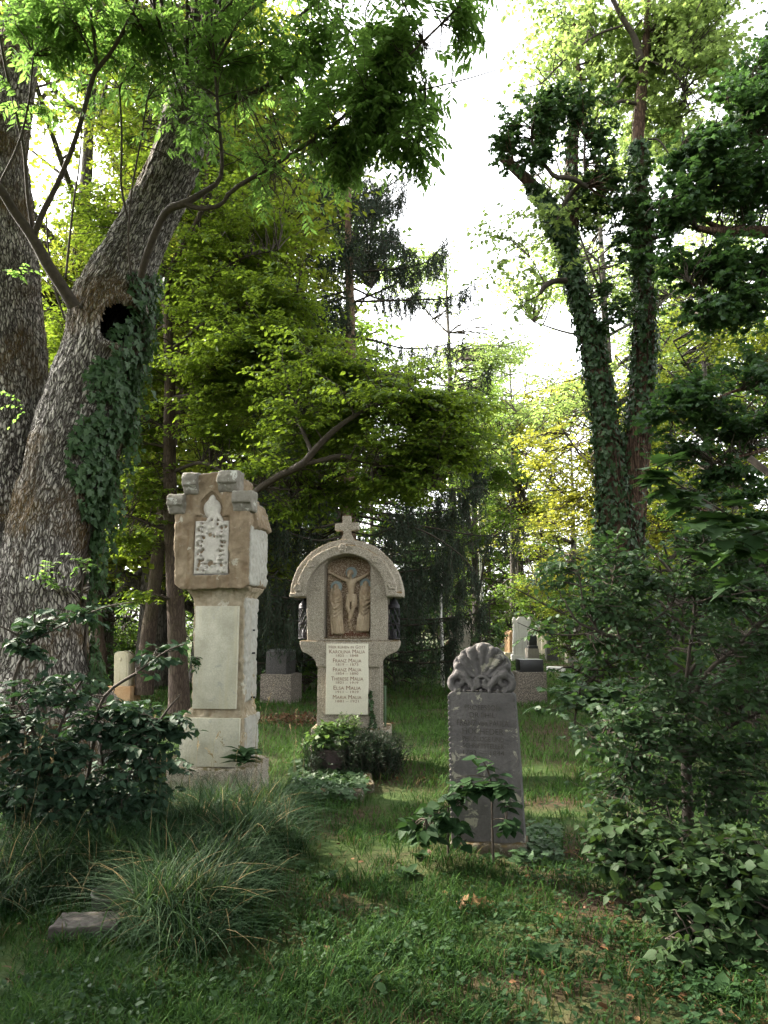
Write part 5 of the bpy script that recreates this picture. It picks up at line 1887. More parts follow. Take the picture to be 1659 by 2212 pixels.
# ------------------------------------------------------------------ spruce
def spruce():
    t = tree('spruce_tree', 'tall dark spruce with orange-brown bare trunk and hanging needle curtains, behind the round-headed tomb')
    Y = 16.5
    x0 = P(753, 900, Y)[0]
    top = P(760, 270, Y)[2]
    n = 30
    zz = np.linspace(-.3, top, n)
    u = np.linspace(0, 1, n)
    xs = np.array([P(757 - 6 * uu, 900, Y)[0] for uu in u]) + .03 * np.sin(zz)
    tr = np.column_stack([xs, np.full(n, Y), zz])
    rad = .20 * (1 - .86 * u) + .02
    wood_mesh('trunk', [(tr, rad)], M['bark_spruce'], t, 14, .06, 51)
    rng = R_(52)
    br, rr = [], []

    def add(px):
        p, r = limb([(a, b, Y + c, 5) for a, b, c in px], 14)
        br.append(p)
        rr.append(np.linspace(.03, .008, 14))
    for px in ([(757, 430, 0), (800, 415, -.2), (853, 393, -.3), (906, 337, -.4)], [(758, 513, 0), (820, 520, -.3), (860, 525, -.5), (892, 545, -.6)], [(758, 588, 0), (853, 581, -.4), (920, 566, -.6), (960, 528, -.7)],
               [(758, 652, 0), (886, 648, -.4), (970, 643, -.8), (1018, 618, -.9)], [(758, 655, 0), (830, 625, .5), (900, 590, 1.0), (950, 560, 1.2)], [(756, 725, 0), (813, 737, -.5), (870, 752, -.9), (936, 750, -1.2), (998, 735, -1.4)],
               [(756, 770, 0), (806, 795, -.4), (870, 815, -.8), (953, 833, -1), (1020, 824, -1.2), (1058, 798, -1.3)], [(755, 560, 0), (710, 555, -.3), (666, 548, -.5)], [(755, 640, 0), (700, 655, -.4), (640, 660, -.6), (600, 640, -.8)],
               [(755, 700, 0), (690, 690, .3), (630, 700, .6)], [(755, 890, 0), (850, 915, -.6), (920, 925, -1), (995, 915, -1.3)], [(755, 1090, 0), (870, 1128, -.8), (960, 1145, -1.2), (1050, 1158, -1.6), (1120, 1142, -1.8)],
               [(755, 1110, 0), (850, 1130, -1.2), (920, 1150, -1.6), (990, 1195, -1.9), (1030, 1240, -2)], [(755, 1000, 0), (880, 1030, -.4), (980, 1060, -.8), (1040, 1050, -1)], [(755, 960, 0), (870, 985, .4), (970, 1000, .8), (1050, 985, 1)],
               [(755, 1010, 0), (690, 1050, -.6), (640, 1085, -.9), (600, 1100, -1.2)], [(755, 480, 0), (720, 460, .2), (690, 440, .3)], [(756, 470, 0), (790, 440, .3), (830, 440, .5)], [(758, 560, 0), (810, 545, .4), (850, 500, .8)]):
        add(px)
    # the rest, whorls all round
    for k in range(120):
        z = .9 + (top - 1.2) * ((k + rng.random()) / 120) ** 1.25
        frac = z / top
        if frac > .42 and rng.random() < (.5 if frac < .62 else .72):
            continue
        L = (.35 + (1 - frac) * 3.5) * (.65 + .5 * rng.random())
        if z < 3.2:
            L *= .8
        a = rng.random() * 6.283
        s = np.array([np.interp(z, zz, xs), Y, z])
        d = np.array([math.cos(a), math.sin(a), 0])
        e1 = s + d * L * .5 + np.array([0, 0, -.10 * L])
        e2 = s + d * L + np.array([0, 0, -.08 * L + .05])
        br.append(catmull([s, e1, e2, e2 + d * .25 + np.array([0, 0, .16])], 14))
        rr.append(np.linspace(.028, .007, 14))
    br = np.array(br)
    rr = np.array(rr)
    mw, ml = MB(), MB()
    tubes(mw, br, rr, 5)
    # side twigs in the plane, then hanging curtains
    N = len(br)
    per = 15
    tt = .22 + .78 * (np.arange(per)[None] + rng.random((N, per))) / per
    p, T = along(br, np.minimum(tt, .999))
    S_ = nz(np.cross(T, np.array([0, 0, 1.0])))
    sg = np.where(np.arange(per) % 2 == 0, 1, -1)[None, :, None]
    Ls = .2 + .5 * rng.random((N, per, 1)) * (1.1 - tt[..., None] * .6)
    A = p.reshape(-1, 3)
    B = (p + (T * .55 + S_ * sg * .8) * Ls + np.array([0, 0, -.12]) * Ls).reshape(-1, 3)
    tw = arcs(A, B, 4, .02, rng, .04)
    tubes(mw, tw, np.linspace(.006, .003, 4)[None], 3)
    allp = np.concatenate([tw])
    h = 6
    q, T2 = along(allp, (np.arange(h)[None] + rng.random((len(allp), h))) / h)
    q = q.reshape(-1, 3)
    keep = rng.random(len(q)) < .93
    q = q[keep]
    frac = q[:, 2] / top
    Lh = (.16 + .5 * rng.random(len(q)) ** 1.4) * np.where(frac < .55, 1.35, 1.0)
    b2 = q + np.stack([rng.normal(0, .05, len(q)), rng.normal(0, .05, len(q)), -Lh], -1)
    hang = arcs(q, b2, 4, .0, rng, .05)
    tubes(mw, hang, np.linspace(.004, .002, 4)[None], 3)

    def needles(paths, per, size, tn):
        N = len(paths)
        t_ = (np.arange(per)[None] + rng.random((N, per))) / per
        p, T = along(paths, np.minimum(t_, .999))
        r = nz(rng.normal(0, 1, p.shape))
        d = nz(T * .9 + r * .75)
        leaves(ml, 'slim', p.reshape(-1, 3), d.reshape(-1, 3), rng.normal(0, 1, (N * per, 3)), size * (.7 + .6 * rng.random(N * per)), np.clip(tn + .2 * rng.normal(0, 1, N * per), 0, 1))
    needles(hang, 20, .085, .4)
    needles(tw, 26, .07, .55)
    needles(br, 60, .075, .6)
    mw.build('branches', M['bark_twig'], t)
    ml.build('crown', M['needle'], t)


spruce()


# ------------------------------------------------------------------ the two ivy-clad trunks at the right
def ivied():
    t = tree('maple_tree', 'twin-stemmed maple whose two ivy-clad trunks part in a V, light green crown high above')
    A = [(1332, 1420, 13.5, 96), (1330, 1300, 13.5, 88), (1330, 1200, 13.5, 78), (1324, 1080, 13.5, 62), (1312, 950, 13.5, 50), (1294, 830, 13.5, 45), (1273, 720, 13.5, 40), (1246, 620, 13.5, 36), (1223, 540, 13.5, 33), (1204, 490, 13.5, 34), (1180, 440, 13.5, 28), (1150, 400, 13.5, 25), (1110, 362, 13.5, 23), (1083, 338, 13.5, 22)]
    A2 = [(1225, 560, 13.6, 30), (1232, 490, 13.7, 30), (1237, 420, 13.8, 28), (1234, 350, 13.9, 22), (1246, 220, 14, 12), (1250, 160, 14, 10), (1240, 50, 14, 9)]
    Bt = [(1336, 1420, 13.6, 80), (1346, 1250, 13.6, 74), (1356, 1120, 13.6, 66), (1372, 980, 13.6, 54), (1386, 840, 13.6, 48), (1392, 720, 13.6, 44), (1390, 620, 13.6, 38), (1386, 500, 13.6, 34), (1382, 420, 13.6, 30), (1379, 330, 13.6, 27), (1380, 270, 13.6, 27), (1386, 200, 13.6, 24), (1392, 130, 13.6, 20), (1398, 40, 13.6, 16), (1402, -80, 13.6, 13), (1405, -300, 13.6, 8)]
    tl = [limb(A, 40), limb(A2, 16), limb(Bt, 46)]
    wood_mesh('trunk', tl, M['bark_ivied'], t, 20, .09, 61)
    LB = [
        [(1384, 130, 13.4, 18), (1370, 80, 13.3, 15), (1345, 40, 13.2, 13), (1320, -10, 13.1, 11), (1290, -80, 13, 8)],
        [(1396, 110, 13.8, 18), (1412, 60, 13.9, 17), (1430, 0, 14, 14), (1450, -90, 14, 10)],
        [(1372, 224, 13.6, 10), (1345, 218, 13.5, 9), (1320, 228, 13.5, 7), (1310, 222, 13.4, 5)],
        [(1310, 230, 13.4, 7), (1340, 180, 13.4, 6), (1350, 165, 13.4, 5)],
        [(1204, 482, 13.3, 10), (1218, 440, 13.2, 10), (1250, 402, 13.1, 12), (1268, 396, 13, 12)],
        [(1268, 404, 13, 13), (1235, 385, 12.9, 12), (1200, 382, 12.9, 11), (1180, 360, 12.9, 9), (1155, 330, 12.9, 8), (1148, 280, 12.9, 6), (1150, 230, 12.9, 4)],
        [(1200, 380, 12.9, 7), (1160, 350, 12.9, 5), (1110, 350, 12.9, 4)],
        [(1265, 400, 13, 7), (1262, 350, 13, 6), (1264, 300, 13, 5)],
        [(1380, 560, 13.4, 9), (1400, 520, 13.2, 10), (1440, 508, 13.0, 9), (1480, 490, 12.8, 9), (1510, 460, 12.6, 7)],
        [(1222, 606, 13.3, 15), (1195, 608, 13.1, 14), (1175, 620, 13, 12), (1168, 635, 13, 7)],
        [(1176, 612, 13, 4), (1165, 590, 13, 3), (1145, 555, 13, 2)],
        [(1400, 300, 13.4, 5), (1430, 310, 13.3, 4), (1480, 400, 13.2, 3)],
        [(1400, 130, 13.5, 6), (1460, 160, 13.4, 5), (1490, 240, 13.4, 3)],
        [(1345, 55, 13.2, 6), (1280, 80, 13.2, 5), (1210, 140, 13.1, 4), (1170, 180, 13.1, 3)],
    ]
    ll = [limb(b, 14) for b in LB]
    wood_mesh('limb', ll, M['bark_twig'], t, 8, .08, 62)
    rng = R_(63)
    skel = np.concatenate([p[int(len(p) * .4):] for p, r in tl] + [p for p, r in ll])
    blobs = []
    B = lambda *a: blobs.append(blob_px(*a))
    B(1250, 60, 13.8, 170, 110, 1.8, 3.6)
    B(1450, 70, 13.6, 170, 120, 2.0, 4.5)
    B(1560, 40, 13.6, 110, 110, 2.0, 2)
    B(1390, 180, 14.6, 170, 100, 1.4, 3)
    B(1500, 190, 13.5, 100, 70, 1.4, 1.8)
    B(1200, 160, 13.3, 110, 70, 1.4, 1.5)
    B(1420, 290, 14.4, 60, 70, 1.0, .8)
    B(1270, 430, 13.6, 70, 60, 1.0, .9)
    B(1150, 500, 13.6, 90, 60, 1.0, .7)
    B(1130, 620, 13.6, 80, 70, 1.0, .6)
    B(1350, -250, 13.5, 420, 260, 3, 4)
    tgt, k = blob_targets(blobs, 620, rng, .1)
    mw, ml = MB(), MB()
    crown(mw, ml, skel, tgt, rng, br=(.012, .004), twigs=6, tl=(.35, .8), twr=.003, per=9, kind='maple', size=.085, tone=.5, tv=.3, planar=.5, twig_droop=.3, maxlen=1.8, droop=.5, gap=(.7, -.12))
    mw.build('twigs', M['bark_twig'], t)
    ml.build('crown', M['pale_leaf'], t)

    # ivy: leaves all over the two trunks, up to y 480 / 420, plus the bushy heads
    iv = empty('ivy')
    tag(iv, 'thick ivy sleeves on the two parting maple trunks with bushy ivy heads above', 'ivy')
    ml, mwd = MB(), MB()
    rng = R_(64)
    for (p, r), f, nleaf, bare in ((tl[0], .84, 9500, .2), (tl[1], .75, 1500, .3), (tl[2], .62, 8000, .46)):
        tt = f * rng.random(nleaf) ** .9
        a = rng.random(nleaf) * 6.283
        x = tt * (len(p) - 1)
        i = x.astype(int)
        fr = (x - i)[:, None]
        c = p[i] * (1 - fr) + p[i + 1] * fr
        rad = r[i] * (1 - fr[:, 0]) + r[i + 1] * fr[:, 0]
        nrm = np.stack([np.cos(a), np.sin(a), np.zeros(nleaf)], -1)
        q = c + nrm * (rad * (1.0 + .06 * rng.random(nleaf)) + .01 + .11 * rng.random(nleaf) ** 3)[:, None]
        # bare stripes of bark
        m = (fbm(np.stack([a * 1.2, tt * 11, tt * 0], -1), 2, 7) > -1 + bare * 2.0 - .1) | (rng.random(nleaf) < .15)
        q, nn_ = q[m], nrm[m]
        k_ = len(q)
        nn_ = nz(nn_ + rng.normal(0, .4, (k_, 3)) + np.array([0, 0, .45]))
        dd = np.stack([rng.normal(0, .5, k_), rng.normal(0, .5, k_), -.9 * np.ones(k_)], -1)
        leaves(ml, 'ivy', q, dd, nn_, .085 * (.5 + .9 * rng.random(k_)), np.clip(.42 + .3 * rng.normal(0, 1, k_), 0, 1))
        # stems
        for s in range(16):
            a0 = rng.random() * 6.283
            K = 40
            t0 = np.linspace(0, .5 + .4 * rng.random(), K)
            x = t0 * (len(p) - 1)
            i = np.minimum(x.astype(int), len(p) - 2)
            fr = (x - i)[:, None]
            c = p[i] * (1 - fr) + p[i + 1] * fr
            rad = r[i]
            aa = a0 + np.cumsum(rng.normal(0, .12, K))
            tubes(mwd, c + np.stack([np.cos(aa), np.sin(aa), 0 * aa], -1) * (rad * 1.05 + .015)[:, None], np.linspace(.014, .006, K), 4)
    blobs = []
    B = lambda *a: blobs.append(blob_px(*a))
    B(1160, 265, 12.9, 90, 55, .6, 3)
    B(1240, 240, 12.9, 80, 55, .6, 2.6)
    B(1290, 300, 12.9, 40, 60, .5, 1.2)
    B(1100, 300, 12.9, 50, 50, .5, 1.2)
    B(1150, 345, 12.9, 80, 25, .4, .9)
    B(1300, 380, 13.0, 60, 55, .6, 2)
    B(1330, 430, 13.0, 70, 60, .7, 2.6)
    B(1400, 460, 13.0, 80, 45, .6, 2)
    B(1340, 500, 13.0, 60, 40, .5, 1.2)
    B(1370, 560, 13.1, 40, 60, .5, 1.4)
    B(1340, 610, 13.1, 40, 40, .5, 1)
    B(1340, 670, 13.1, 30, 30, .4, .5)
    B(1385, 360, 13.3, 30, 30, .4, .6)
    B(1310, 720, 13.2, 24, 30, .4, .3)
    tgt, k = blob_targets(blobs, 330, rng, .1)
    skel = np.concatenate([p for p, r in tl + ll])
    crown(mwd, ml, skel, tgt, rng, br=(.012, .004), twigs=6, tl=(.12, .38), twr=.003, per=8, kind='ivy', size=.085, tone=.4, tv=.3, planar=.9, twig_droop=.1, maxlen=1.2, droop=.4, gap=(.45, -.1))
    mwd.build('stems', M['bark_ivied'], iv)
    ml.build('leaves', M['ivy_leaf'], iv)


ivied()


# ------------------------------------------------------------------ dark field maple reaching in from the right edge
def right_maple():
    t = tree('field_maple', 'dark leaved maple reaching in from the right edge, thick bough across the sky gap')
    TR = [(1790, 1500, 12, 90), (1785, 1100, 12, 80), (1775, 800, 12, 74), (1760, 560, 12, 66), (1750, 300, 12, 52), (1740, 60, 12, 36), (1735, -200, 12, 20)]
    LB = [
        [(1760, 560, 12, 40), (1700, 510, 12, 32), (1640, 500, 11.9, 28), (1590, 498, 11.8, 24), (1545, 500, 11.7, 20), (1505, 492, 11.6, 13)],
        [(1570, 498, 11.8, 13), (1530, 480, 11.7, 12), (1505, 455, 11.6, 9), (1470, 430, 11.5, 6), (1430, 430, 11.4, 4)],
        [(1755, 400, 12, 24), (1690, 330, 11.8, 16), (1620, 290, 11.6, 12), (1540, 280, 11.4, 8), (1480, 300, 11.3, 5)],
        [(1750, 250, 12, 18), (1680, 190, 11.8, 12), (1620, 180, 11.6, 8), (1560, 220, 11.5, 5)],
        [(1765, 620, 12, 20), (1700, 640, 11.8, 14), (1620, 640, 11.6, 9), (1540, 640, 11.5, 6), (1490, 610, 11.4, 4)],
        [(1775, 800, 12, 18), (1700, 860, 11.6, 12), (1610, 840, 11.3, 8), (1530, 870, 11.1, 6), (1450, 900, 11, 4)],
        [(1780, 950, 12, 18), (1700, 960, 11.6, 12), (1620, 980, 11.3, 8), (1540, 1000, 11.1, 5)],
        [(1780, 1100, 12, 18), (1700, 1100, 11.4, 12), (1600, 1120, 11, 7), (1510, 1100, 10.8, 5)],
    ]
    tl = [limb(TR, 24)]
    ll = [limb(b, 16) for b in LB]
    wood_mesh('trunk', tl, M['bark_grey'], t, 16, .08, 71)
    wood_mesh('limb', ll, M['bark_ivied'], t, 10, .08, 72)
    rng = R_(73)
    skel = np.concatenate([p for p, r in tl + ll])
    blobs = []
    B = lambda *a: blobs.append(blob_px(*a))
    B(1620, 260, 11.6, 90, 110, .9, 4)
    B(1540, 290, 11.4, 80, 60, .7, 2.6)
    B(1640, 150, 11.7, 60, 60, .8, 1.4)
    B(1500, 330, 11.3, 50, 40, .5, 1.0)
    B(1600, 400, 11.6, 100, 70, .8, 3.5)
    B(1490, 420, 11.4, 60, 45, .5, 1.6)
    B(1450, 470, 11.4, 50, 40, .5, 1.2)
    B(1540, 560, 11.5, 90, 60, .7, 2.6)
    B(1640, 560, 11.6, 60, 80, .8, 2)
    B(1480, 560, 11.4, 60, 50, .5, 1.2)
    B(1560, 650, 11.5, 90, 50, .6, 2.2)
    B(1640, 690, 11.6, 60, 60, .7, 1.6)
    B(1510, 690, 11.5, 30, 30, .4, .5)
    B(1620, 790, 11.4, 70, 60, .7, 1.6)
    B(1500, 860, 11.1, 80, 50, .6, 1.7)
    B(1600, 920, 11.2, 80, 60, .7, 2)
    B(1440, 890, 11.0, 60, 30, .4, .7)
    B(1500, 960, 11.1, 70, 40, .6, 1.2)
    B(1590, 1040, 11.0, 80, 40, .6, 1.2)
    B(1630, 1140, 10.9, 60, 50, .6, .9)
    B(1500, 1080, 10.9, 50, 40, .5, .7)
    B(1530, 1180, 10.8, 60, 30, .5, .4)
    B(1740, 200, 12, 120, 400, 1.4, 5)
    B(1760, 800, 12, 110, 300, 1.2, 3)
    tgt, k = blob_targets(blobs, 700, rng, .1)
    tone = np.clip(.4 + .25 * rng.normal(0, 1, len(tgt)), 0, 1)
    mw, ml = MB(), MB()
    crown(mw, ml, skel, tgt, rng, br=(.014, .004), twigs=7, tl=(.2, .5), twr=.003, per=9, kind='maple', size=.085, tone=tone, tv=.25, planar=.4, twig_droop=.15, maxlen=1.5, droop=.3, gap=(.6, -.08))
    mw.build('twigs', M['bark_twig'], t)
    ml.build('crown', M['dark_leaf'], t)


right_maple()


# ------------------------------------------------------------------ birches
def birch_mat():
    m, nt, out = newmat('bark_birch')
    k = NT(nt)
    co = k.n('ShaderNodeTexCoord').outputs['Object']
    a = k.noise(k.scalevec(co, (5, 5, 22)), 1.0, 4, .6)
    c = k.mix(k.mapr(a, .58, .66), (.78, .75, .68), (.07, .06, .05))
    bs = k.n('ShaderNodeBsdfPrincipled')
    k.l(c, bs.inputs['Base Color'])
    bs.inputs['Roughness'].default_value = .8
    k.l(bs.outputs[0], out.inputs[0])
    return m


M['bark_birch'] = birch_mat()
simple_trunk('birch_tree', 'thin white birch stem standing in the lawn between the round-headed tomb and the palmette gravestone', [(957, 1488, 18.2, 8), (955, 1430, 18.2, 7.5), (954, 1370, 18.2, 7), (952, 1320, 18.2, 6.5), (955, 1200, 18.2, 5), (960, 1080, 18.2, 3)], 'bark_birch', [(965, 1210, 18.2, 30, 60, .5, 1)], 'wood_leaf', 81, 12)
simple_trunk('birch_tree', 'pale birch trunk far back, left of the sunlit orange pillar', [(1043, 1405, 35, 8), (1042, 1350, 35, 7), (1040, 1290, 35, 7), (1036, 1150, 35, 6), (1030, 900, 35, 4)], 'bark_birch', [(1035, 1000, 35, 60, 110, 1.5, 1)], 'pale_leaf', 82, 60, size=.14)
# ------------------------------------------------------------------ ground
def ground_mat():
    m, nt, out = newmat('ground')
    k = NT(nt)
    co = k.n('ShaderNodeTexCoord').outputs['Object']
    a = k.noise(co, .7, 5, .6)
    b = k.noise(co, 9, 5, .7)
    soil = k.mix(k.mapr(b, .3, .7), (.035, .025, .016), (.085, .06, .038))
    green = k.mix(k.mapr(b, .35, .65), (.028, .05, .014), (.05, .075, .022))
    c = k.mix(k.mapr(a, .42, .56), soil, green)
    bs = k.n('ShaderNodeBsdfPrincipled')
    k.l(c, bs.inputs['Base Color'])
    bs.inputs['Roughness'].default_value = .95
    bs.inputs['Specular IOR Level'].default_value = .1
    k.l(k.bump(b, .8, .04), bs.inputs['Normal'])
    k.l(bs.outputs[0], out.inputs[0])
    return m


gx = np.concatenate([np.linspace(-160, -12, 30)[:-1], np.linspace(-12, 12, 160), np.linspace(12, 160, 30)[1:]])
gy = np.concatenate([np.linspace(-60, -2, 12)[:-1], np.linspace(-2, 30, 200), np.linspace(30, 260, 30)[1:]])
X, Y_ = np.meshgrid(gx, gy)
Zg = ground_h(X, Y_)
mb = MB()
ny, nx = X.shape
r, c = np.meshgrid(np.arange(ny - 1), np.arange(nx - 1), indexing='ij')
mb.add(np.stack([X, Y_, Zg], -1).reshape(-1, 3), None, np.stack([r * nx + c, r * nx + c + 1, (r + 1) * nx + c + 1, (r + 1) * nx + c], -1).reshape(-1, 4))
tag(mb.build('ground', ground_mat()), 'dark earth and moss of the cemetery lawn', None, None, 'structure')


def ribbons(mb, Pa, W, tone):
    """flat tapering blades along paths (N,K,3)"""
    N, K, _ = Pa.shape
    T, S_, U = frames(Pa)
    S_ = nz(np.cross(T, np.array([0, 0, 1.0])) + 1e-5)
    w = np.broadcast_to(W, (N,))[:, None] * np.array([.7, 1, .95, .75, .5, .3, .2])[:K - 1][None]
    L = Pa[:, :-1] - S_[:, :-1] * w[..., None]
    Rr = Pa[:, :-1] + S_[:, :-1] * w[..., None]
    v = np.concatenate([L, Rr, Pa[:, -1:]], 1)
    k = K - 1
    f4 = np.array([(i, k + i, k + i + 1, i + 1) for i in range(k - 1)])
    f3 = np.array([(k - 1, 2 * k - 1, 2 * k)])
    n = v.shape[1]
    off = (np.arange(N) * n)[:, None, None]
    mb.add(v.reshape(-1, 3), (off + f3[None]).reshape(-1, 3), (off + f4[None]).reshape(-1, 4) if len(f4) else None, np.repeat(tone, n))


def blades(mb, base, h, w, lean, K, rng, tone, droop=.3):
    N = len(base)
    a = rng.random(N) * 6.283
    d = np.stack([np.cos(a), np.sin(a), np.zeros(N)], -1)
    t = np.linspace(0, 1, K)[None, :, None]
    L = np.broadcast_to(lean, (N,))[:, None, None]
    H = np.broadcast_to(h, (N,))[:, None, None]
    p = base[:, None] + d[:, None] * (H * L) * t ** 1.7 + np.array([0, 0, 1.0]) * H * (t - droop * L * t ** 2.4)
    ribbons(mb, p, w, tone)


def px_ground(n, x0, x1, y0, y1, rng):
    x = x0 + (x1 - x0) * rng.random(n)
    y = y0 + (y1 - y0) * rng.random(n)
    u = (x - 829.5) / F
    v = (1106 - y) / F
    t = -EYE / (SP + v * CP)
    p = np.stack([u * t, t * (CP - v * SP)], -1)
    return np.column_stack([p, ground_h(p[:, 0], p[:, 1])]), x, y


def keep_out(p, boxes):
    m = np.ones(len(p), bool)
    for x0, x1, y0, y1 in boxes:
        m &= ~((p[:, 0] > x0) & (p[:, 0] < x1) & (p[:, 1] > y0) & (p[:, 1] < y1))
    return m


pl, ar, dk = P(463, 1106, 6.55), P(751, 1106, 8.25), P(1040, 1106, 5.12)
BOX = [(pl[0] - .42, pl[0] + .42, 6.42, 7.15), (ar[0] - .42, ar[0] + .45, 8.1, 8.7), (dk[0] - .22, dk[0] + .28, 5.05, 5.4)]
g = G(190, 2010)
BOX.append((g[0] - .15, g[0] + .15, g[1] - .10, g[1] + .09))
g = G(243, 1968)
BOX.append((g[0] - .11, g[0] + .11, g[1] - .11, g[1] + .11))

rng = R_(201)
# lawn
mb = MB()
p1, _, _ = px_ground(215000, -700, 2360, 1425, 2330, rng)
p2 = np.column_stack([-9 + 18 * rng.random(110000), 3 + 22 * rng.random(110000), np.zeros(110000)])
p3 = np.column_stack([-16 + 32 * rng.random(60000), 12 + 34 * rng.random(60000), np.zeros(60000)])
p = np.concatenate([p1, p2, p3])
p[:, 2] = ground_h(p[:, 0], p[:, 1]) - .006
d = p[:, 1]
cl = fbm(np.column_stack([p[:, 0] * 1.4, p[:, 1] * 1.4, p[:, 0] * 0]), 3, 31)
cl2 = fbm(np.column_stack([p[:, 0] * 6, p[:, 1] * 6, p[:, 0] * 0]), 2, 33)
# thinner under the thicket at the lower right
thin = np.clip((p[:, 0] - .25 - (d - 3.2) * .16) * 1.2, 0, .5) * (d < 6.0)
m = (rng.random(len(p)) > thin) & (rng.random(len(p)) < np.clip(.75 + 1.1 * cl + .8 * cl2, .12, 1)) & keep_out(p, BOX)
p, d, cl, cl2 = p[m], d[m], cl[m], cl2[m]
h = (.05 + .065 * rng.random(len(p)) ** 1.3 + .05 * np.clip(cl2, 0, 1)) * np.where(d > 6.5, 1.25, np.where(d > 5, 1.0, .85))
w = .0016 + .0016 * rng.random(len(p)) + .00022 * np.clip(d - 4, 0, 30)
dry = rng.random(len(p)) < np.clip(.05 - .25 * cl, .02, .35)
tone = np.where(dry, .24 * rng.random(len(p)), np.clip(.55 + .2 * rng.normal(0, 1, len(p)) + .25 * cl + .3 * np.clip((d - 5.4) * .6, 0, 1), .34, 1))  # blades get lighter beyond the foreground, standing in for brighter light there
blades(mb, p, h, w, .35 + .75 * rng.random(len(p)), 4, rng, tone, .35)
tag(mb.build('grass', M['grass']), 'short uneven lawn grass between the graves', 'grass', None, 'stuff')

# long tussock grass at the left
mb = MB()
tufts = []
for (x, y, n, sp, hh) in ((480, 1790, 900, .16, .42), (560, 1800, 800, .16, .42), (610, 1770, 500, .13, .36), (430, 1830, 800, .16, .40), (520, 1860, 900, .18, .44), (600, 1850, 400, .14, .32), (360, 1850, 650, .16, .40), (300, 1830, 600, .16, .42), (230, 1850, 500, .16, .42),
                          (170, 1900, 700, .2, .42), (90, 1915, 700, .2, .42), (10, 1925, 700, .2, .42), (-70, 1930, 500, .2, .42), (250, 1900, 500, .18, .4), (340, 1900, 500, .18, .4), (390, 1940, 800, .16, .40), (350, 2010, 850, .15, .40), (430, 2000, 800, .15, .36), (460, 1920, 700, .16, .38), (400, 2060, 400, .12, .3),
                          (300, 1905, 420, .12, .34), (120, 1930, 380, .14, .3), (40, 1950, 380, .14, .3), (-40, 1970, 380, .14, .3), (520, 1940, 320, .14, .28), (200, 1800, 400, .16, .42), (120, 1800, 400, .16, .42), (40, 1800, 400, .16, .42), (400, 1770, 380, .14, .34)):
    c = G(x, y)
    q = np.column_stack([c[0] + rng.normal(0, sp * .6, n), c[1] + rng.normal(0, sp * .6, n), np.zeros(n)])
    q[:, 2] = ground_h(q[:, 0], q[:, 1]) - .01
    tufts.append(np.column_stack([q, np.full(n, hh)]))
q = np.concatenate(tufts)
q = q[keep_out(q, BOX)]
N = len(q)
cl = fbm(np.column_stack([q[:, 0] * 2.5, q[:, 1] * 2.5, q[:, 0] * 0]), 2, 35)
tone = np.where(rng.random(N) < .035, .13 * rng.random(N), np.clip(.5 + .28 * rng.normal(0, 1, N) + .3 * cl, .2, 1))
blades(mb, q[:, :3], q[:, 3] * (.55 + .95 * rng.random(N)), .002 + .0028 * rng.random(N), .35 + 1.0 * rng.random(N), 7, rng, tone, .58)
# dry stalks with pale seed heads
st, sd = [], []
for (x0, y0, x1, y1, Y) in ((20, 1890, 62, 1590, 4.9), (45, 1880, 90, 1575, 4.9), (30, 1900, 105, 1610, 4.9), (60, 1890, 55, 1620, 4.9), (250, 1830, 236, 1595, 5.3), (275, 1830, 262, 1620, 5.3), (300, 1830, 290, 1590, 5.3), (320, 1830, 325, 1560, 5.3),
                            (290, 1840, 245, 1610, 5.3), (430, 1760, 425, 1590, 6.1), (455, 1750, 478, 1560, 6.1), (480, 1740, 520, 1580, 6.1), (560, 1740, 577, 1490, 6.2), (540, 1750, 572, 1520, 6.2), (395, 1780, 400, 1560, 6.1), (500, 1760, 470, 1620, 6.1), (330, 1810, 346, 1640, 5.4), (365, 1800, 350, 1650, 5.4),
                            (635, 1660, 625, 1560, 7.4), (650, 1700, 640, 1590, 7.2), (680, 1760, 700, 1830, 5.5), (250, 2060, 255, 1960, 3.9), (160, 1860, 130, 1760, 5), (510, 1850, 515, 1720, 5.2), (340, 2080, 380, 1960, 3.9)):
    for k in range(2):
        a = P(x0 + rng.normal(0, 8), y0, Y)
        a[2] = ground_h(a[0], a[1])
        b = P(x1 + rng.normal(0, 10), y1 + rng.normal(0, 14), Y + rng.normal(0, .1))
        st.append(arcs(a[None], b[None], 7, .05, rng, .02)[0])
st = np.array(st)
ribbons(mb, st, np.full(len(st), .0016), .03 + .1 * rng.random(len(st)))
tip, T = along(st, .8 + .2 * rng.random((len(st), 12)))
leaves(mb, 'slim', tip.reshape(-1, 3), (T + rng.normal(0, .35, T.shape)).reshape(-1, 3), rng.normal(0, 1, (tip.size // 3, 3)), .03, .02 * np.ones(tip.size // 3))
tag(mb.build('tall_grass', M['tall_grass']), 'long drooping tussock grass with dry stalks around the pillar tomb', 'grass', None, 'stuff')

# low weeds and clover
mb = MB()
p, x, y = px_ground(15000, -500, 2200, 1600, 2330, rng)
cl = fbm(np.column_stack([p[:, 0] * 1.8, p[:, 1] * 1.8, p[:, 0] * 0]), 3, 41)
m = (rng.random(len(p)) < np.clip(.12 + .9 * cl + .12 * np.clip((p[:, 0] - .1) * .8, 0, .8) * (p[:, 1] < 5.6), .02, .8)) & keep_out(p, BOX)
p = p[m]
N = len(p)
for j in range(3):
    a = rng.random(N) * 6.283
    d = np.stack([np.cos(a), np.sin(a), .25 + .3 * rng.random(N)], -1)
    leaves(mb, ('oval', 'bram', 'oval')[j], p + np.array([0, 0, .015]) + np.column_stack([np.zeros((N, 2)), .05 * rng.random(N)]), d, np.array([0, 0, 1.0]) + rng.normal(0, .3, (N, 3)), .018 + .026 * rng.random(N) ** 2, np.clip(.4 + .3 * rng.normal(0, 1, N), 0, 1))
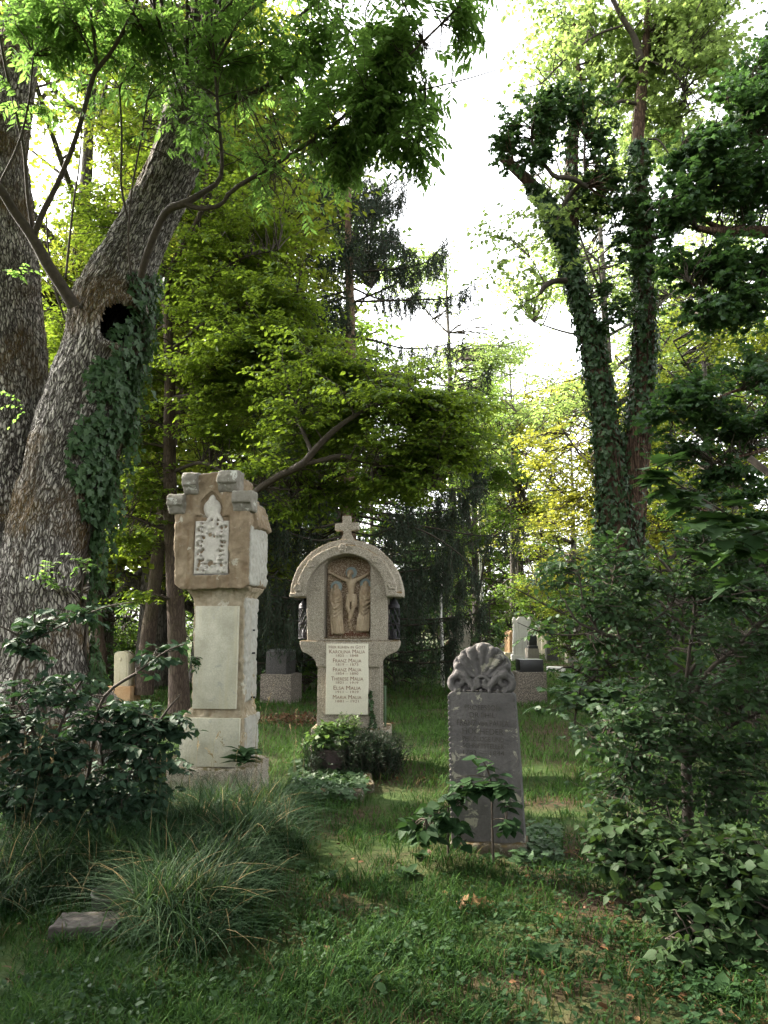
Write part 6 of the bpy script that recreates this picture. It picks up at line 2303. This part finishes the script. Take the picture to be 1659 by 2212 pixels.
tag(mb.build('ground_cover', M['weed_leaf']), 'low clover and small weeds spreading through the lawn', 'weeds', None, 'stuff')

# dry fallen leaves and twigs
mb = MB()
p, x, y = px_ground(3600, -500, 2200, 1500, 2330, rng)
cl = fbm(np.column_stack([p[:, 0] * 1.3, p[:, 1] * 1.3, p[:, 0] * 0]), 3, 43)
m = (rng.random(len(p)) < np.clip(.12 + .5 * cl + .75 * np.clip((p[:, 0] - .2) * .9, 0, .8) * (p[:, 1] < 5.5), .02, .8)) & keep_out(p, BOX)
p = p[m]
N = len(p)
a = rng.random(N) * 6.283
leaves(mb, 'oval', p + np.array([0, 0, .02]), np.stack([np.cos(a), np.sin(a), rng.normal(0, .3, N)], -1), np.array([0, 0, 1.0]) + rng.normal(0, .5, (N, 3)), .022 + .035 * rng.random(N), np.clip(.25 + .25 * rng.normal(0, 1, N), 0, .7))
c, n = G(1015, 1985), 16
q = np.column_stack([c[0] + rng.normal(0, .06, n), c[1] + rng.normal(0, .05, n), .03 + .03 * rng.random(n)])
leaves(mb, 'maple', q, rng.normal(0, 1, (n, 3)), np.array([0, -.3, 1.0]) + rng.normal(0, .5, (n, 3)), .06, .8)
c, n = G(640, 1560), 700
q = np.column_stack([c[0] + rng.normal(0, .5, n), c[1] + rng.normal(0, .35, n), .03 + .05 * rng.random(n)])
q = q[keep_out(q, BOX)]
leaves(mb, 'oval', q, rng.normal(0, 1, (len(q), 3)), np.array([0, 0, 1.0]) + rng.normal(0, .5, (len(q), 3)), .05, .4 * rng.random(len(q)))
tw_a = p[:260]
aa = rng.random(260) * 6.283
tw = arcs(tw_a + np.array([0, 0, .015]), tw_a + np.stack([np.cos(aa), np.sin(aa), rng.random(260) * .25], -1) * (.06 + .16 * rng.random((260, 1))), 5, .05, rng, .05)
tubes(mb, tw, np.linspace(.0025, .0012, 5)[None], 4, .35 + .25 * rng.random(260))
tag(mb.build('fallen_leaves', M['dry_leaf']), 'scattered dry brown leaves and small twigs on the ground', 'leaf litter', None, 'stuff')

# ------------------------------------------------------------------ shrubs and single plants
def shrub(name, label, cat, LB, blobs, nb, leafm, kind, size, seed, per=8, twigs=6, tl=(.12, .3), bark='bark_twig', wood_w=1.0, group=None, maxlen=.8, **kw):
    t = empty(name)
    tag(t, label, cat, group)
    ll = [limb(b, 18) for b in LB]
    wood_mesh('stem', ll, M[bark], t, 8, .06, seed)
    rng = R_(seed)
    skel = np.concatenate([p for p, r in ll])
    tgt, k = blob_targets([blob_px(*b) for b in blobs], nb, rng, .05)
    tgt[:, 2] = np.maximum(tgt[:, 2], .04)
    mw, ml = MB(), MB()
    bt = np.clip(.45 + .2 * rng.normal(0, 1, nb), 0, 1)
    crown(mw, ml, skel, tgt, rng, br=(.005, .002), twigs=twigs, tl=tl, twr=.0018, per=per, kind=kind, size=size, tone=bt, tv=.22, maxlen=maxlen, **kw)
    mw.build('twigs', M['bark_twig'], t)
    ml.build('leaves', M[leafm], t)
    return t


shrub('elder_shrub', 'dark broad-leaved shrub before the huge old ash, one sprig rising against its bark', 'shrub', [
    [(20, 1850, 5.3, 12), (28, 1650, 5.25, 10), (30, 1472, 5.2, 8), (67, 1388, 5.15, 7), (74, 1340, 5.15, 5), (72, 1300, 5.15, 3)],
    [(67, 1388, 5.15, 5), (124, 1356, 5.1, 4), (223, 1313, 5.05, 3), (290, 1300, 5.0, 2)],
    [(62, 1390, 5.15, 5), (20, 1362, 5.15, 4), (-20, 1345, 5.15, 3)],
    [(160, 1850, 5.5, 10), (200, 1620, 5.4, 8), (223, 1509, 5.3, 7), (297, 1452, 5.2, 6), (359, 1407, 5.1, 4), (398, 1392, 5.05, 3)],
    [(90, 1850, 5.3, 10), (110, 1640, 5.25, 8), (150, 1520, 5.2, 6), (190, 1450, 5.1, 4)],
    [(-60, 1850, 5.3, 10), (-40, 1600, 5.2, 8), (-10, 1480, 5.1, 6)],
    [(260, 1830, 5.5, 9), (300, 1640, 5.4, 7), (350, 1550, 5.3, 5), (390, 1500, 5.25, 3)],
    [(110, 1640, 5.25, 6), (60, 1560, 5.1, 5), (40, 1520, 5.0, 3)],
], [(75, 1345, 5.15, 30, 36, .12, .55), (60, 1410, 5.15, 50, 26, .12, .4), (200, 1325, 5.1, 90, 16, .1, .7), (330, 1420, 5.15, 70, 24, .15, 1.3), (120, 1500, 5.2, 120, 36, .3, 1.8), (20, 1560, 5.1, 90, 45, .35, 2.0), (250, 1540, 5.3, 100, 36, .3, 1.6),
    (330, 1570, 5.3, 70, 40, .25, 1.4), (110, 1630, 5.1, 150, 50, .4, 3.0), (270, 1600, 5.3, 110, 60, .35, 2.4), (30, 1680, 5.0, 110, 60, .4, 2.4), (190, 1700, 5.2, 130, 60, .4, 2.2), (60, 1760, 5.0, 120, 40, .3, 1.6), (200, 1760, 5.1, 110, 40, .3, 1.6), (310, 1740, 5.3, 80, 36, .3, 1.0), (320, 1680, 5.4, 70, 60, .3, 1.4), (-90, 1560, 5.2, 100, 130, .4, 2)],
    310, 'elder_leaf', 'oval', .074, 301, gap=(.3, -.24), per=7, twigs=4, tl=(.07, .18), planar=.35, droop=.3, upw=1.2, flat=.3)

bs = shrub('berry_shrub', 'dense berry shrub with forked dark stem and a bough arching towards the far steles', 'shrub', [
    [(1488, 1850, 5.1, 27), (1484, 1700, 5.1, 23), (1479, 1570, 5.1, 20), (1474, 1500, 5.05, 18)],
    [(1474, 1502, 5.05, 14), (1430, 1475, 4.9, 13), (1385, 1420, 4.8, 12), (1340, 1388, 4.7, 10), (1293, 1364, 4.6, 8), (1250, 1345, 4.55, 5), (1225, 1310, 4.5, 4)],
    [(1340, 1388, 4.7, 6), (1375, 1360, 4.7, 5), (1405, 1345, 4.7, 4), (1450, 1310, 4.7, 3)],
    [(1476, 1540, 5.1, 13), (1530, 1450, 5.0, 11), (1590, 1400, 4.9, 9), (1660, 1330, 4.8, 12), (1720, 1310, 4.8, 10)],
    [(1478, 1510, 5.1, 10), (1490, 1400, 5.0, 8), (1500, 1300, 4.9, 6), (1480, 1220, 4.85, 4)],
    [(1293, 1364, 4.6, 4), (1262, 1310, 4.55, 4), (1250, 1240, 4.5, 3), (1230, 1200, 4.5, 2)],
    [(1290, 1365, 4.6, 3.5), (1220, 1372, 4.5, 3), (1160, 1362, 4.45, 2), (1118, 1345, 4.4, 1.5)],
    [(1480, 1600, 5.1, 10), (1420, 1560, 4.9, 8), (1350, 1560, 4.8, 6), (1290, 1600, 4.7, 4)],
    [(1484, 1650, 5.1, 10), (1560, 1580, 4.9, 8), (1640, 1540, 4.8, 6)],
    [(1520, 1850, 5.1, 10), (1530, 1720, 5.0, 8), (1560, 1600, 4.9, 6)],
    [(1400, 1840, 4.9, 7), (1390, 1720, 4.8, 6), (1360, 1640, 4.7, 5)],
    [(1340, 1385, 4.7, 5), (1320, 1300, 4.7, 4), (1330, 1220, 4.7, 3)],
], [(1300, 1300, 4.65, 80, 60, .25, 1.4), (1225, 1235, 4.55, 50, 50, .18, .8), (1330, 1200, 4.65, 50, 40, .2, .5), (1500, 1190, 4.8, 90, 50, .25, 1.1), (1610, 1170, 4.8, 60, 60, .25, .9), (1380, 1270, 4.7, 90, 60, .3, 1.5), (1480, 1270, 4.85, 90, 60, .3, 1.5), (1590, 1280, 4.8, 90, 60, .35, 1.6), (1420, 1370, 4.8, 110, 50, .3, 2.6), (1560, 1380, 4.9, 110, 60, .35, 3),
    (1290, 1390, 4.6, 50, 30, .15, .8), (1150, 1362, 4.45, 50, 14, .1, .35), (1640, 1400, 4.8, 60, 70, .3, 1.8), (1420, 1480, 4.8, 100, 50, .35, 2.4), (1560, 1500, 4.8, 110, 60, .4, 3), (1360, 1560, 4.7, 100, 45, .3, 2.4), (1300, 1620, 4.6, 70, 45, .3, 1.5), (1450, 1600, 4.7, 110, 60, .4, 2.8),
    (1600, 1620, 4.7, 90, 70, .4, 2.6), (1360, 1690, 4.6, 80, 50, .3, 1.8), (1300, 1730, 4.55, 40, 30, .2, .5), (1460, 1720, 4.7, 90, 60, .4, 1.8), (1600, 1740, 4.6, 80, 60, .35, 1.8), (1760, 1450, 4.9, 90, 300, .5, 4)],
    640, 'shrub_leaf', 'oval', .047, 302, per=8, twigs=5, tl=(.08, .3), planar=.8, droop=.25, upw=.8, gap=(.3, -.02))
rng = R_(303)
mbb = MB()
for k in range(70):
    c = P(1270 + 130 * rng.random(), 1270 + 110 * rng.random(), 4.5 + .15 * rng.random())
    zz = np.linspace(-1, 1, 6)
    tubes(mbb, np.column_stack([np.full(6, c[0]), np.full(6, c[1]), c[2] + zz * .006]), .0065 * np.sqrt(np.clip(1 - zz ** 2, .01, 1)), 7)
mbb.build('berries', plain_mat('green_berry', (.10, .15, .05), (.15, .19, .07), 30, .4), bs)

shrub('bramble', 'bramble tangle with three-part leaves under the berry shrub at the lower right', 'bramble', [
    [(1500, 2000, 3.9, 5), (1480, 1900, 4.0, 4), (1430, 1860, 4.1, 4), (1380, 1850, 4.2, 3), (1350, 1870, 4.2, 2)],
    [(1510, 2000, 3.9, 5), (1500, 1880, 4.0, 4), (1460, 1800, 4.1, 3), (1440, 1740, 4.1, 2)],
    [(1600, 2060, 3.7, 5), (1590, 1960, 3.75, 4), (1620, 1880, 3.8, 3), (1660, 1840, 3.8, 2)],
    [(1560, 2040, 3.7, 4), (1520, 2000, 3.65, 3), (1470, 2010, 3.6, 3), (1420, 2040, 3.6, 2)],
    [(1400, 1930, 4.0, 3), (1330, 1880, 4.1, 3), (1270, 1860, 4.2, 2)],
    [(1640, 2080, 3.6, 4), (1660, 1980, 3.6, 3), (1690, 1900, 3.6, 2)],
], [(1400, 1860, 4.1, 80, 50, .25, 1.6), (1500, 1850, 4.0, 90, 60, .3, 2), (1600, 1870, 3.8, 90, 60, .3, 2), (1480, 1950, 3.85, 100, 50, .25, 2), (1600, 1960, 3.7, 90, 60, .25, 2), (1310, 1850, 4.2, 50, 40, .2, .6), (1560, 2040, 3.6, 90, 40, .2, 1.1), (1450, 2040, 3.6, 60, 30, .2, .6), (1640, 2040, 3.55, 60, 60, .2, 1), (1700, 1950, 3.7, 90, 120, .3, 1.4), (1340, 1790, 4.3, 60, 50, .2, .8)],
    300, 'bramble_leaf', 'bram', .06, 304, per=6, twigs=3, tl=(.06, .16), planar=.6, droop=.35, upw=1.0)
shrub('maple_sapling', 'maple sapling at the right edge holding out big flat lobed leaves', 'sapling', [
    [(1790, 1990, 4.4, 14), (1780, 1600, 4.4, 12), (1740, 1330, 4.35, 9), (1659, 1180, 4.3, 6), (1570, 1110, 4.3, 5), (1500, 1068, 4.3, 4), (1440, 1030, 4.3, 3), (1405, 1010, 4.3, 2)],
    [(1740, 1330, 4.35, 6), (1690, 1290, 4.2, 5), (1640, 1275, 4.15, 4), (1580, 1285, 4.1, 3)],
    [(1560, 1105, 4.3, 3), (1540, 1150, 4.25, 2), (1510, 1180, 4.2, 2)],
], [(1420, 1030, 4.3, 30, 20, .08, .6), (1480, 1080, 4.3, 50, 25, .1, .9), (1560, 1130, 4.25, 60, 30, .12, 1), (1620, 1170, 4.25, 50, 30, .12, .8), (1610, 1270, 4.15, 50, 20, .1, .7), (1540, 1190, 4.2, 40, 20, .1, .5)],
    26, 'sapling_leaf', 'maple', .15, 305, per=2, twigs=2, tl=(.05, .1), planar=.3, droop=.1, upw=2.0, flat=.7)
for (x, y, Y, n, rx, ry, lab, sd) in ((1300, 1500, 8.2, 60, 120, 45, 'low maple seedlings with flat dark leaves at the shaded edge of the lawn', 306), (1390, 1560, 7.4, 60, 110, 45, 'patch of maple seedlings under the berry shrub boughs', 307)):
    shrub('maple_seedling', lab, 'seedling', [[(x - 60, y + 70, Y, 5), (x - 50, y, Y, 4), (x - 40, y - 30, Y, 2)], [(x + 30, y + 70, Y, 5), (x + 30, y, Y, 4), (x + 40, y - 40, Y, 2)]], [(x, y, Y, rx, ry, .4, 1)], n, 'shrub_leaf', 'maple', .10, sd, per=4, twigs=3, tl=(.08, .2), planar=.3, droop=.25, upw=1.6, flat=.5)
shrub('raspberry_sapling', 'young bright-leaved sapling growing up in front of the palmette gravestone', 'sapling', [
    [(1066, 1862, 4.8, 5), (1063, 1760, 4.75, 4), (1062, 1700, 4.72, 4), (1052, 1660, 4.7, 3), (1040, 1640, 4.7, 2)],
    [(1063, 1730, 4.73, 2.5), (1035, 1705, 4.65, 2), (1000, 1700, 4.6, 1.5)],
    [(1062, 1705, 4.72, 2.5), (1085, 1690, 4.62, 2), (1100, 1705, 4.6, 1.5)],
    [(1063, 1770, 4.76, 2.5), (1090, 1770, 4.66, 2), (1120, 1790, 4.6, 1.5)],
    [(1061, 1680, 4.71, 2), (1020, 1675, 4.62, 1.5), (985, 1680, 4.58, 1.2)],
], [(1000, 1690, 4.6, 28, 18, .06, .9), (1045, 1650, 4.68, 22, 14, .05, .5), (1080, 1700, 4.6, 34, 18, .07, 1), (1040, 1700, 4.65, 36, 20, .07, 1), (1105, 1785, 4.6, 30, 12, .05, .5), (1090, 1740, 4.62, 18, 16, .05, .4)],
    26, 'weed_leaf', 'bram', .085, 308, per=3, twigs=2, tl=(.03, .07), planar=.3, droop=.3, upw=1.6, flat=.4, maxlen=.2)
shrub('raspberry_sapling', 'second young sapling left of the palmette gravestone, blending with the grass', 'sapling', [
    [(968, 1850, 4.9, 4), (968, 1760, 4.85, 3), (970, 1700, 4.8, 2)], [(968, 1780, 4.85, 2), (940, 1760, 4.75, 2), (920, 1770, 4.7, 1)], [(968, 1750, 4.85, 2), (990, 1740, 4.7, 1.5), (1005, 1745, 4.68, 1)]],
    [(945, 1755, 4.75, 34, 24, .1, 1), (975, 1720, 4.78, 26, 24, .08, .8), (985, 1790, 4.72, 26, 24, .08, .7), (930, 1800, 4.75, 26, 24, .08, .6), (900, 1790, 4.8, 30, 20, .1, .5)], 30, 'weed_leaf', 'bram', .085, 309, per=3, twigs=2, tl=(.04, .09), planar=.4, droop=.35, upw=1.2, flat=.3, maxlen=.25)


def rosette(name, label, cat, c, n, L, kind, mat, seed, up=.5, hh=.0, group=None):
    rng = R_(seed)
    mb = MB()
    a = np.arange(n) * 2.4 + rng.random(n) * .5
    e = up * (.3 + .9 * rng.random(n))
    d = np.stack([np.cos(a), np.sin(a), e], -1)
    pos = np.repeat(np.asarray(c, float)[None], n, 0) + np.array([0, 0, 1.0]) * hh * rng.random((n, 1))
    leaves(mb, kind, pos, d, np.array([0, 0, 1.0]) + .2 * rng.normal(0, 1, (n, 3)), L * (.6 + .5 * rng.random(n)), np.clip(.5 + .2 * rng.normal(0, 1, n), 0, 1))
    o = mb.build(name, M[mat])
    return tag(o, label, cat, group)


c = P(527, 1652, 6.35)
rosette('rosette_plant', 'dark green long-leaved plant rooted on the base at the corner of the pillar tomb', 'plant', c, 46, .19, 'lance', 'weed_leaf', 401, .5, .10)
c = P(421, 1432, 6.5)
shrub('nettle_sprig', 'small sprig hanging out over the left edge of the blank marble tablet', 'plant', [[(405, 1450, 6.56, 2.2), (415, 1438, 6.5, 2), (425, 1422, 6.47, 1)]], [(423, 1428, 6.47, 8, 14, .02, 1)], 9, 'weed_leaf', 'lance', .045, 402, per=4, twigs=2, tl=(.02, .04), droop=.6, maxlen=.08)
gr = 'leafy weeds in the lawn'
for i, (x, y, L, lab) in enumerate(((880, 1905, .10, 'broad pale weed in the lawn below the ivy bed'), (905, 1865, .09, 'fresh green weed in the grass left of the palmette gravestone'), (700, 1915, .11, 'dock plant with rounded leaves in the middle of the lawn'), (655, 1890, .09, 'plantain rosette right of the tussock grass'), (690, 2020, .11, 'plantain with upright oval leaves in the near grass'), (560, 2010, .10, 'pale green weed beside the near tussock'), (1180, 2090, .13, 'long-leaved weed in the near lawn under the thicket'), (1060, 1870, .08, 'small weed at the foot of the palmette gravestone'), (1560, 2170, .12, 'light green weed at the lower right corner'))):
    c = G(x, y)
    c[2] = ground_h(c[0], c[1])
    rosette('lawn_weed', lab, 'weed', c, 11, L, 'oval', 'weed_leaf', 410 + i, .7, .02, gr)

# pot with its planting, heather, ivy bed
c = G(723, 1676)
pot = empty('flower_pot', (c[0], c[1], .08))
pot.scale = (1.12, 1.12, 1.12)
tag(pot, 'dark woven-look flower pot with leafy planting in front of the round-headed tomb', 'flower pot')
mb = MB()
zz = np.linspace(0, .16, 33)
rr = .125 + .42 * zz ** 1.0 * .9 + .0035 * np.sin(zz / .16 * 2 * math.pi * 11)
tubes(mb, np.column_stack([zz * 0, zz * 0, zz]), rr, 40)
tubes(mb, np.array([(0, 0, .16), (0, 0, .172), (0, 0, .165), (0, 0, .13)]), np.array([rr[-1] + .006, rr[-1] + .004, rr[-1] - .015, rr[-1] - .02]), 40, cap=True)
mb.build('pot', S['wicker'], pot)
rng = R_(420)
ml, mw = MB(), MB()
n = 420
u = nz(rng.normal(0, 1, (n, 3)))
u[:, 2] = np.abs(u[:, 2])
tip = u * np.array([.27, .22, .20]) * (.55 + .5 * rng.random((n, 1))) + np.array([-.02, 0, .20])
tip[:120] = np.column_stack([.10 + rng.normal(0, .06, 120), rng.normal(0, .05, 120), .2 + .28 * rng.random(120)])
tip[:60, 0] += .04
root = np.column_stack([rng.normal(0, .07, n), rng.normal(0, .07, n), np.full(n, .14)])
a = arcs(root, tip, 5, .1, rng, .04)
tubes(mw, a, np.linspace(.002, .001, 5)[None], 3)
put_leaves(ml, a[:150], 12, 'oval', .026, rng, .6, .25, .3, .1, .8)
put_leaves(ml, a[150:], 6, 'bram', .055, rng, .5, .25, .35, .2, 1.0)
mw.build('stems', M['bark_twig'], pot)
ml.build('planting', M['pot_leaf'], pot)

rng = R_(421)
he = empty('heather')
tag(he, 'dark needle-leaved heather bush at the right foot of the round-headed tomb', 'shrub')
ml, mw = MB(), MB()
for (x, y, n, sx, h) in ((800, 1660, 620, .20, .42), (765, 1655, 260, .15, .42), (835, 1650, 300, .14, .38), (690, 1640, 150, .12, .36)):
    c = G(x, y)
    c[1] = 7.75
    c[0] = P(x, 1600, 7.75)[0]
    a = np.column_stack([c[0] + rng.normal(0, sx * .4, n), c[1] + rng.normal(0, .12, n), np.zeros(n)])
    b = a + np.column_stack([rng.normal(0, sx * .5, n), rng.normal(-.05, .12, n), h * (.45 + .6 * rng.random(n))])
    q = arcs(a, b, 5, .1, rng, .04)
    tubes(mw, q, np.linspace(.0025, .0012, 5)[None], 3)
    put_leaves(ml, q, 34, 'slim', .032, rng, .45, .25, .1, -.3, .6, .8)
mw.build('stems', M['bark_twig'], he)
ml.build('leaves', M['heath_leaf'], he)

rng = R_(422)
ml = MB()
n = 1500
p, x, y = px_ground(n * 2, 628, 800, 1650, 1740, rng)
m = ((x - 712) / 88) ** 2 + ((y - 1692) / 48) ** 2 < 1 + .2 * rng.normal(0, 1, len(x))
p = p[m]
hgt = .03 + .07 * rng.random(len(p)) + .05 * np.clip(fbm(p * 6, 2, 3), 0, 1)
p[:, 2] = hgt
a = rng.random(len(p)) * 6.283
leaves(ml, 'ivy', p, np.stack([np.cos(a), np.sin(a), -.2 + 0 * a], -1), np.array([0, -.25, 1.0]) + rng.normal(0, .35, (len(p), 3)), .062 * (.5 + .8 * rng.random(len(p))), np.clip(.45 + .28 * rng.normal(0, 1, len(p)), 0, 1))
o = ml.build('ivy', M['ivy_leaf'])
tag(o, 'low ivy carpet covering the grave bed round the flower pot', 'ivy')
ml, mw = MB(), MB()
for pts, k in (([(801, 1600), (800, 1560), (803, 1530), (799, 1505), (802, 1492)], 34), ([(812, 1600), (811, 1570), (806, 1540)], 16), ([(786, 1600), (795, 1585), (800, 1570)], 14)):
    q = np.array([P(a, b, 8.2) for a, b in pts])
    q = catmull(q, 20)
    tubes(mw, q, np.full(20, .003), 4)
    put_leaves(ml, q[None], k, 'ivy', .06, rng, .5, .25, .0, .8, .2, .7, 0, .3)
for k in range(17):
    q = P(829, 1482 + k * 6.2, 8.35) + np.array([.012, 0, 0])
    leaves(ml, 'ivy', q[None], np.array([[.25, -.2, -1.0]]), np.array([[.8, -.6, .4]]), .05, np.array([.5]))
o = empty('ivy')
tag(o, 'thin ivy shoots climbing the right front of the round-headed tomb beside its tablet', 'ivy')
mw.build('stems', M['bark_twig'], o)
ml.build('leaves', M['ivy_leaf'], o)
# strap-leaved plant left of the pot
rng = R_(423)
c = P(672, 1640, 7.9)
mb = MB()
b = np.column_stack([c[0] + rng.normal(0, .03, 26), c[1] + rng.normal(0, .03, 26), np.zeros(26)])
blades(mb, b, .42 + .25 * rng.random(26), .008, .4 + .6 * rng.random(26), 7, rng, .5 + .2 * rng.random(26), .7)
tag(mb.build('lily_plant', M['tall_grass']), 'arching strap-leaved plant at the left foot of the round-headed tomb', 'plant')
# ivy and moss at the foot of the palmette stone
rng = R_(424)
ml = MB()
p, x, y = px_ground(420, 1110, 1215, 1800, 1880, rng)
p[:, 2] = .03 + .06 * rng.random(len(p))
a = rng.random(len(p)) * 6.283
leaves(ml, 'ivy', p, np.stack([np.cos(a), np.sin(a), 0 * a], -1), np.array([0, -.2, 1.0]) + rng.normal(0, .35, (len(p), 3)), .05, np.clip(.4 + .3 * rng.normal(0, 1, len(p)), 0, 1))
tag(ml.build('ivy', M['ivy_leaf']), 'ivy patch creeping over the ground right of the palmette gravestone foot', 'ivy')

# ------------------------------------------------------------------ light, sky, camera
SUN_AZ, SUN_EL = math.radians(-62), math.radians(36)     # azimuth from +Y, clockwise positive
W = bpy.data.worlds.new('World')
SC.world = W
W.use_nodes = True
nt = W.node_tree
nt.nodes.clear()
ow = nt.nodes.new('ShaderNodeOutputWorld')
bg = nt.nodes.new('ShaderNodeBackground')
sk = nt.nodes.new('ShaderNodeTexSky')
sk.sky_type = 'NISHITA'
sk.sun_disc = False
sk.sun_elevation = SUN_EL
sk.sun_rotation = SUN_AZ
sk.air_density = 1.0
sk.dust_density = 4.0
sk.ozone_density = 1.0
bg.inputs[1].default_value = .15
hs = nt.nodes.new('ShaderNodeHueSaturation')
hs.inputs['Saturation'].default_value = .12
nt.links.new(sk.outputs[0], hs.inputs['Color'])
nt.links.new(hs.outputs[0], bg.inputs[0])
nt.links.new(bg.outputs[0], ow.inputs[0])

sl = bpy.data.lights.new('sun', 'SUN')
sl.energy = 2.2
sl.angle = math.radians(.5)
sl.color = (1.0, .9, .74)
so = bpy.data.objects.new('sun', sl)
COL.objects.link(so)
d = Vector((math.sin(SUN_AZ) * math.cos(SUN_EL), math.cos(SUN_AZ) * math.cos(SUN_EL), math.sin(SUN_EL)))
so.rotation_euler = d.to_track_quat('Z', 'Y').to_euler()
so.location = (-20, 10, 30)

cd = bpy.data.cameras.new('camera')
cd.sensor_fit = 'VERTICAL'
cd.sensor_height = 24
cd.lens = 24 * F / 2212
cd.clip_end = 1000
cd.clip_start = .05
cam = bpy.data.objects.new('camera', cd)
COL.objects.link(cam)
cam.location = (0, 0, EYE)
cam.rotation_euler = (math.pi / 2 + PITCH, 0, 0)
SC.camera = cam

vs = SC.view_settings
vs.view_transform = 'Standard'
vs.look = 'None'
vs.exposure = 3.1
vs.gamma = 1
SC.render.engine = 'CYCLES'
cy = SC.cycles
cy.max_bounces = 8
cy.diffuse_bounces = 4
cy.glossy_bounces = 2
cy.transmission_bounces = 4
cy.caustics_reflective = False
cy.caustics_refractive = False
cy.sample_clamp_indirect = 8
cy.use_denoising = True
try:
    cy.denoiser = 'OPENIMAGEDENOISE'
except Exception:
    pass
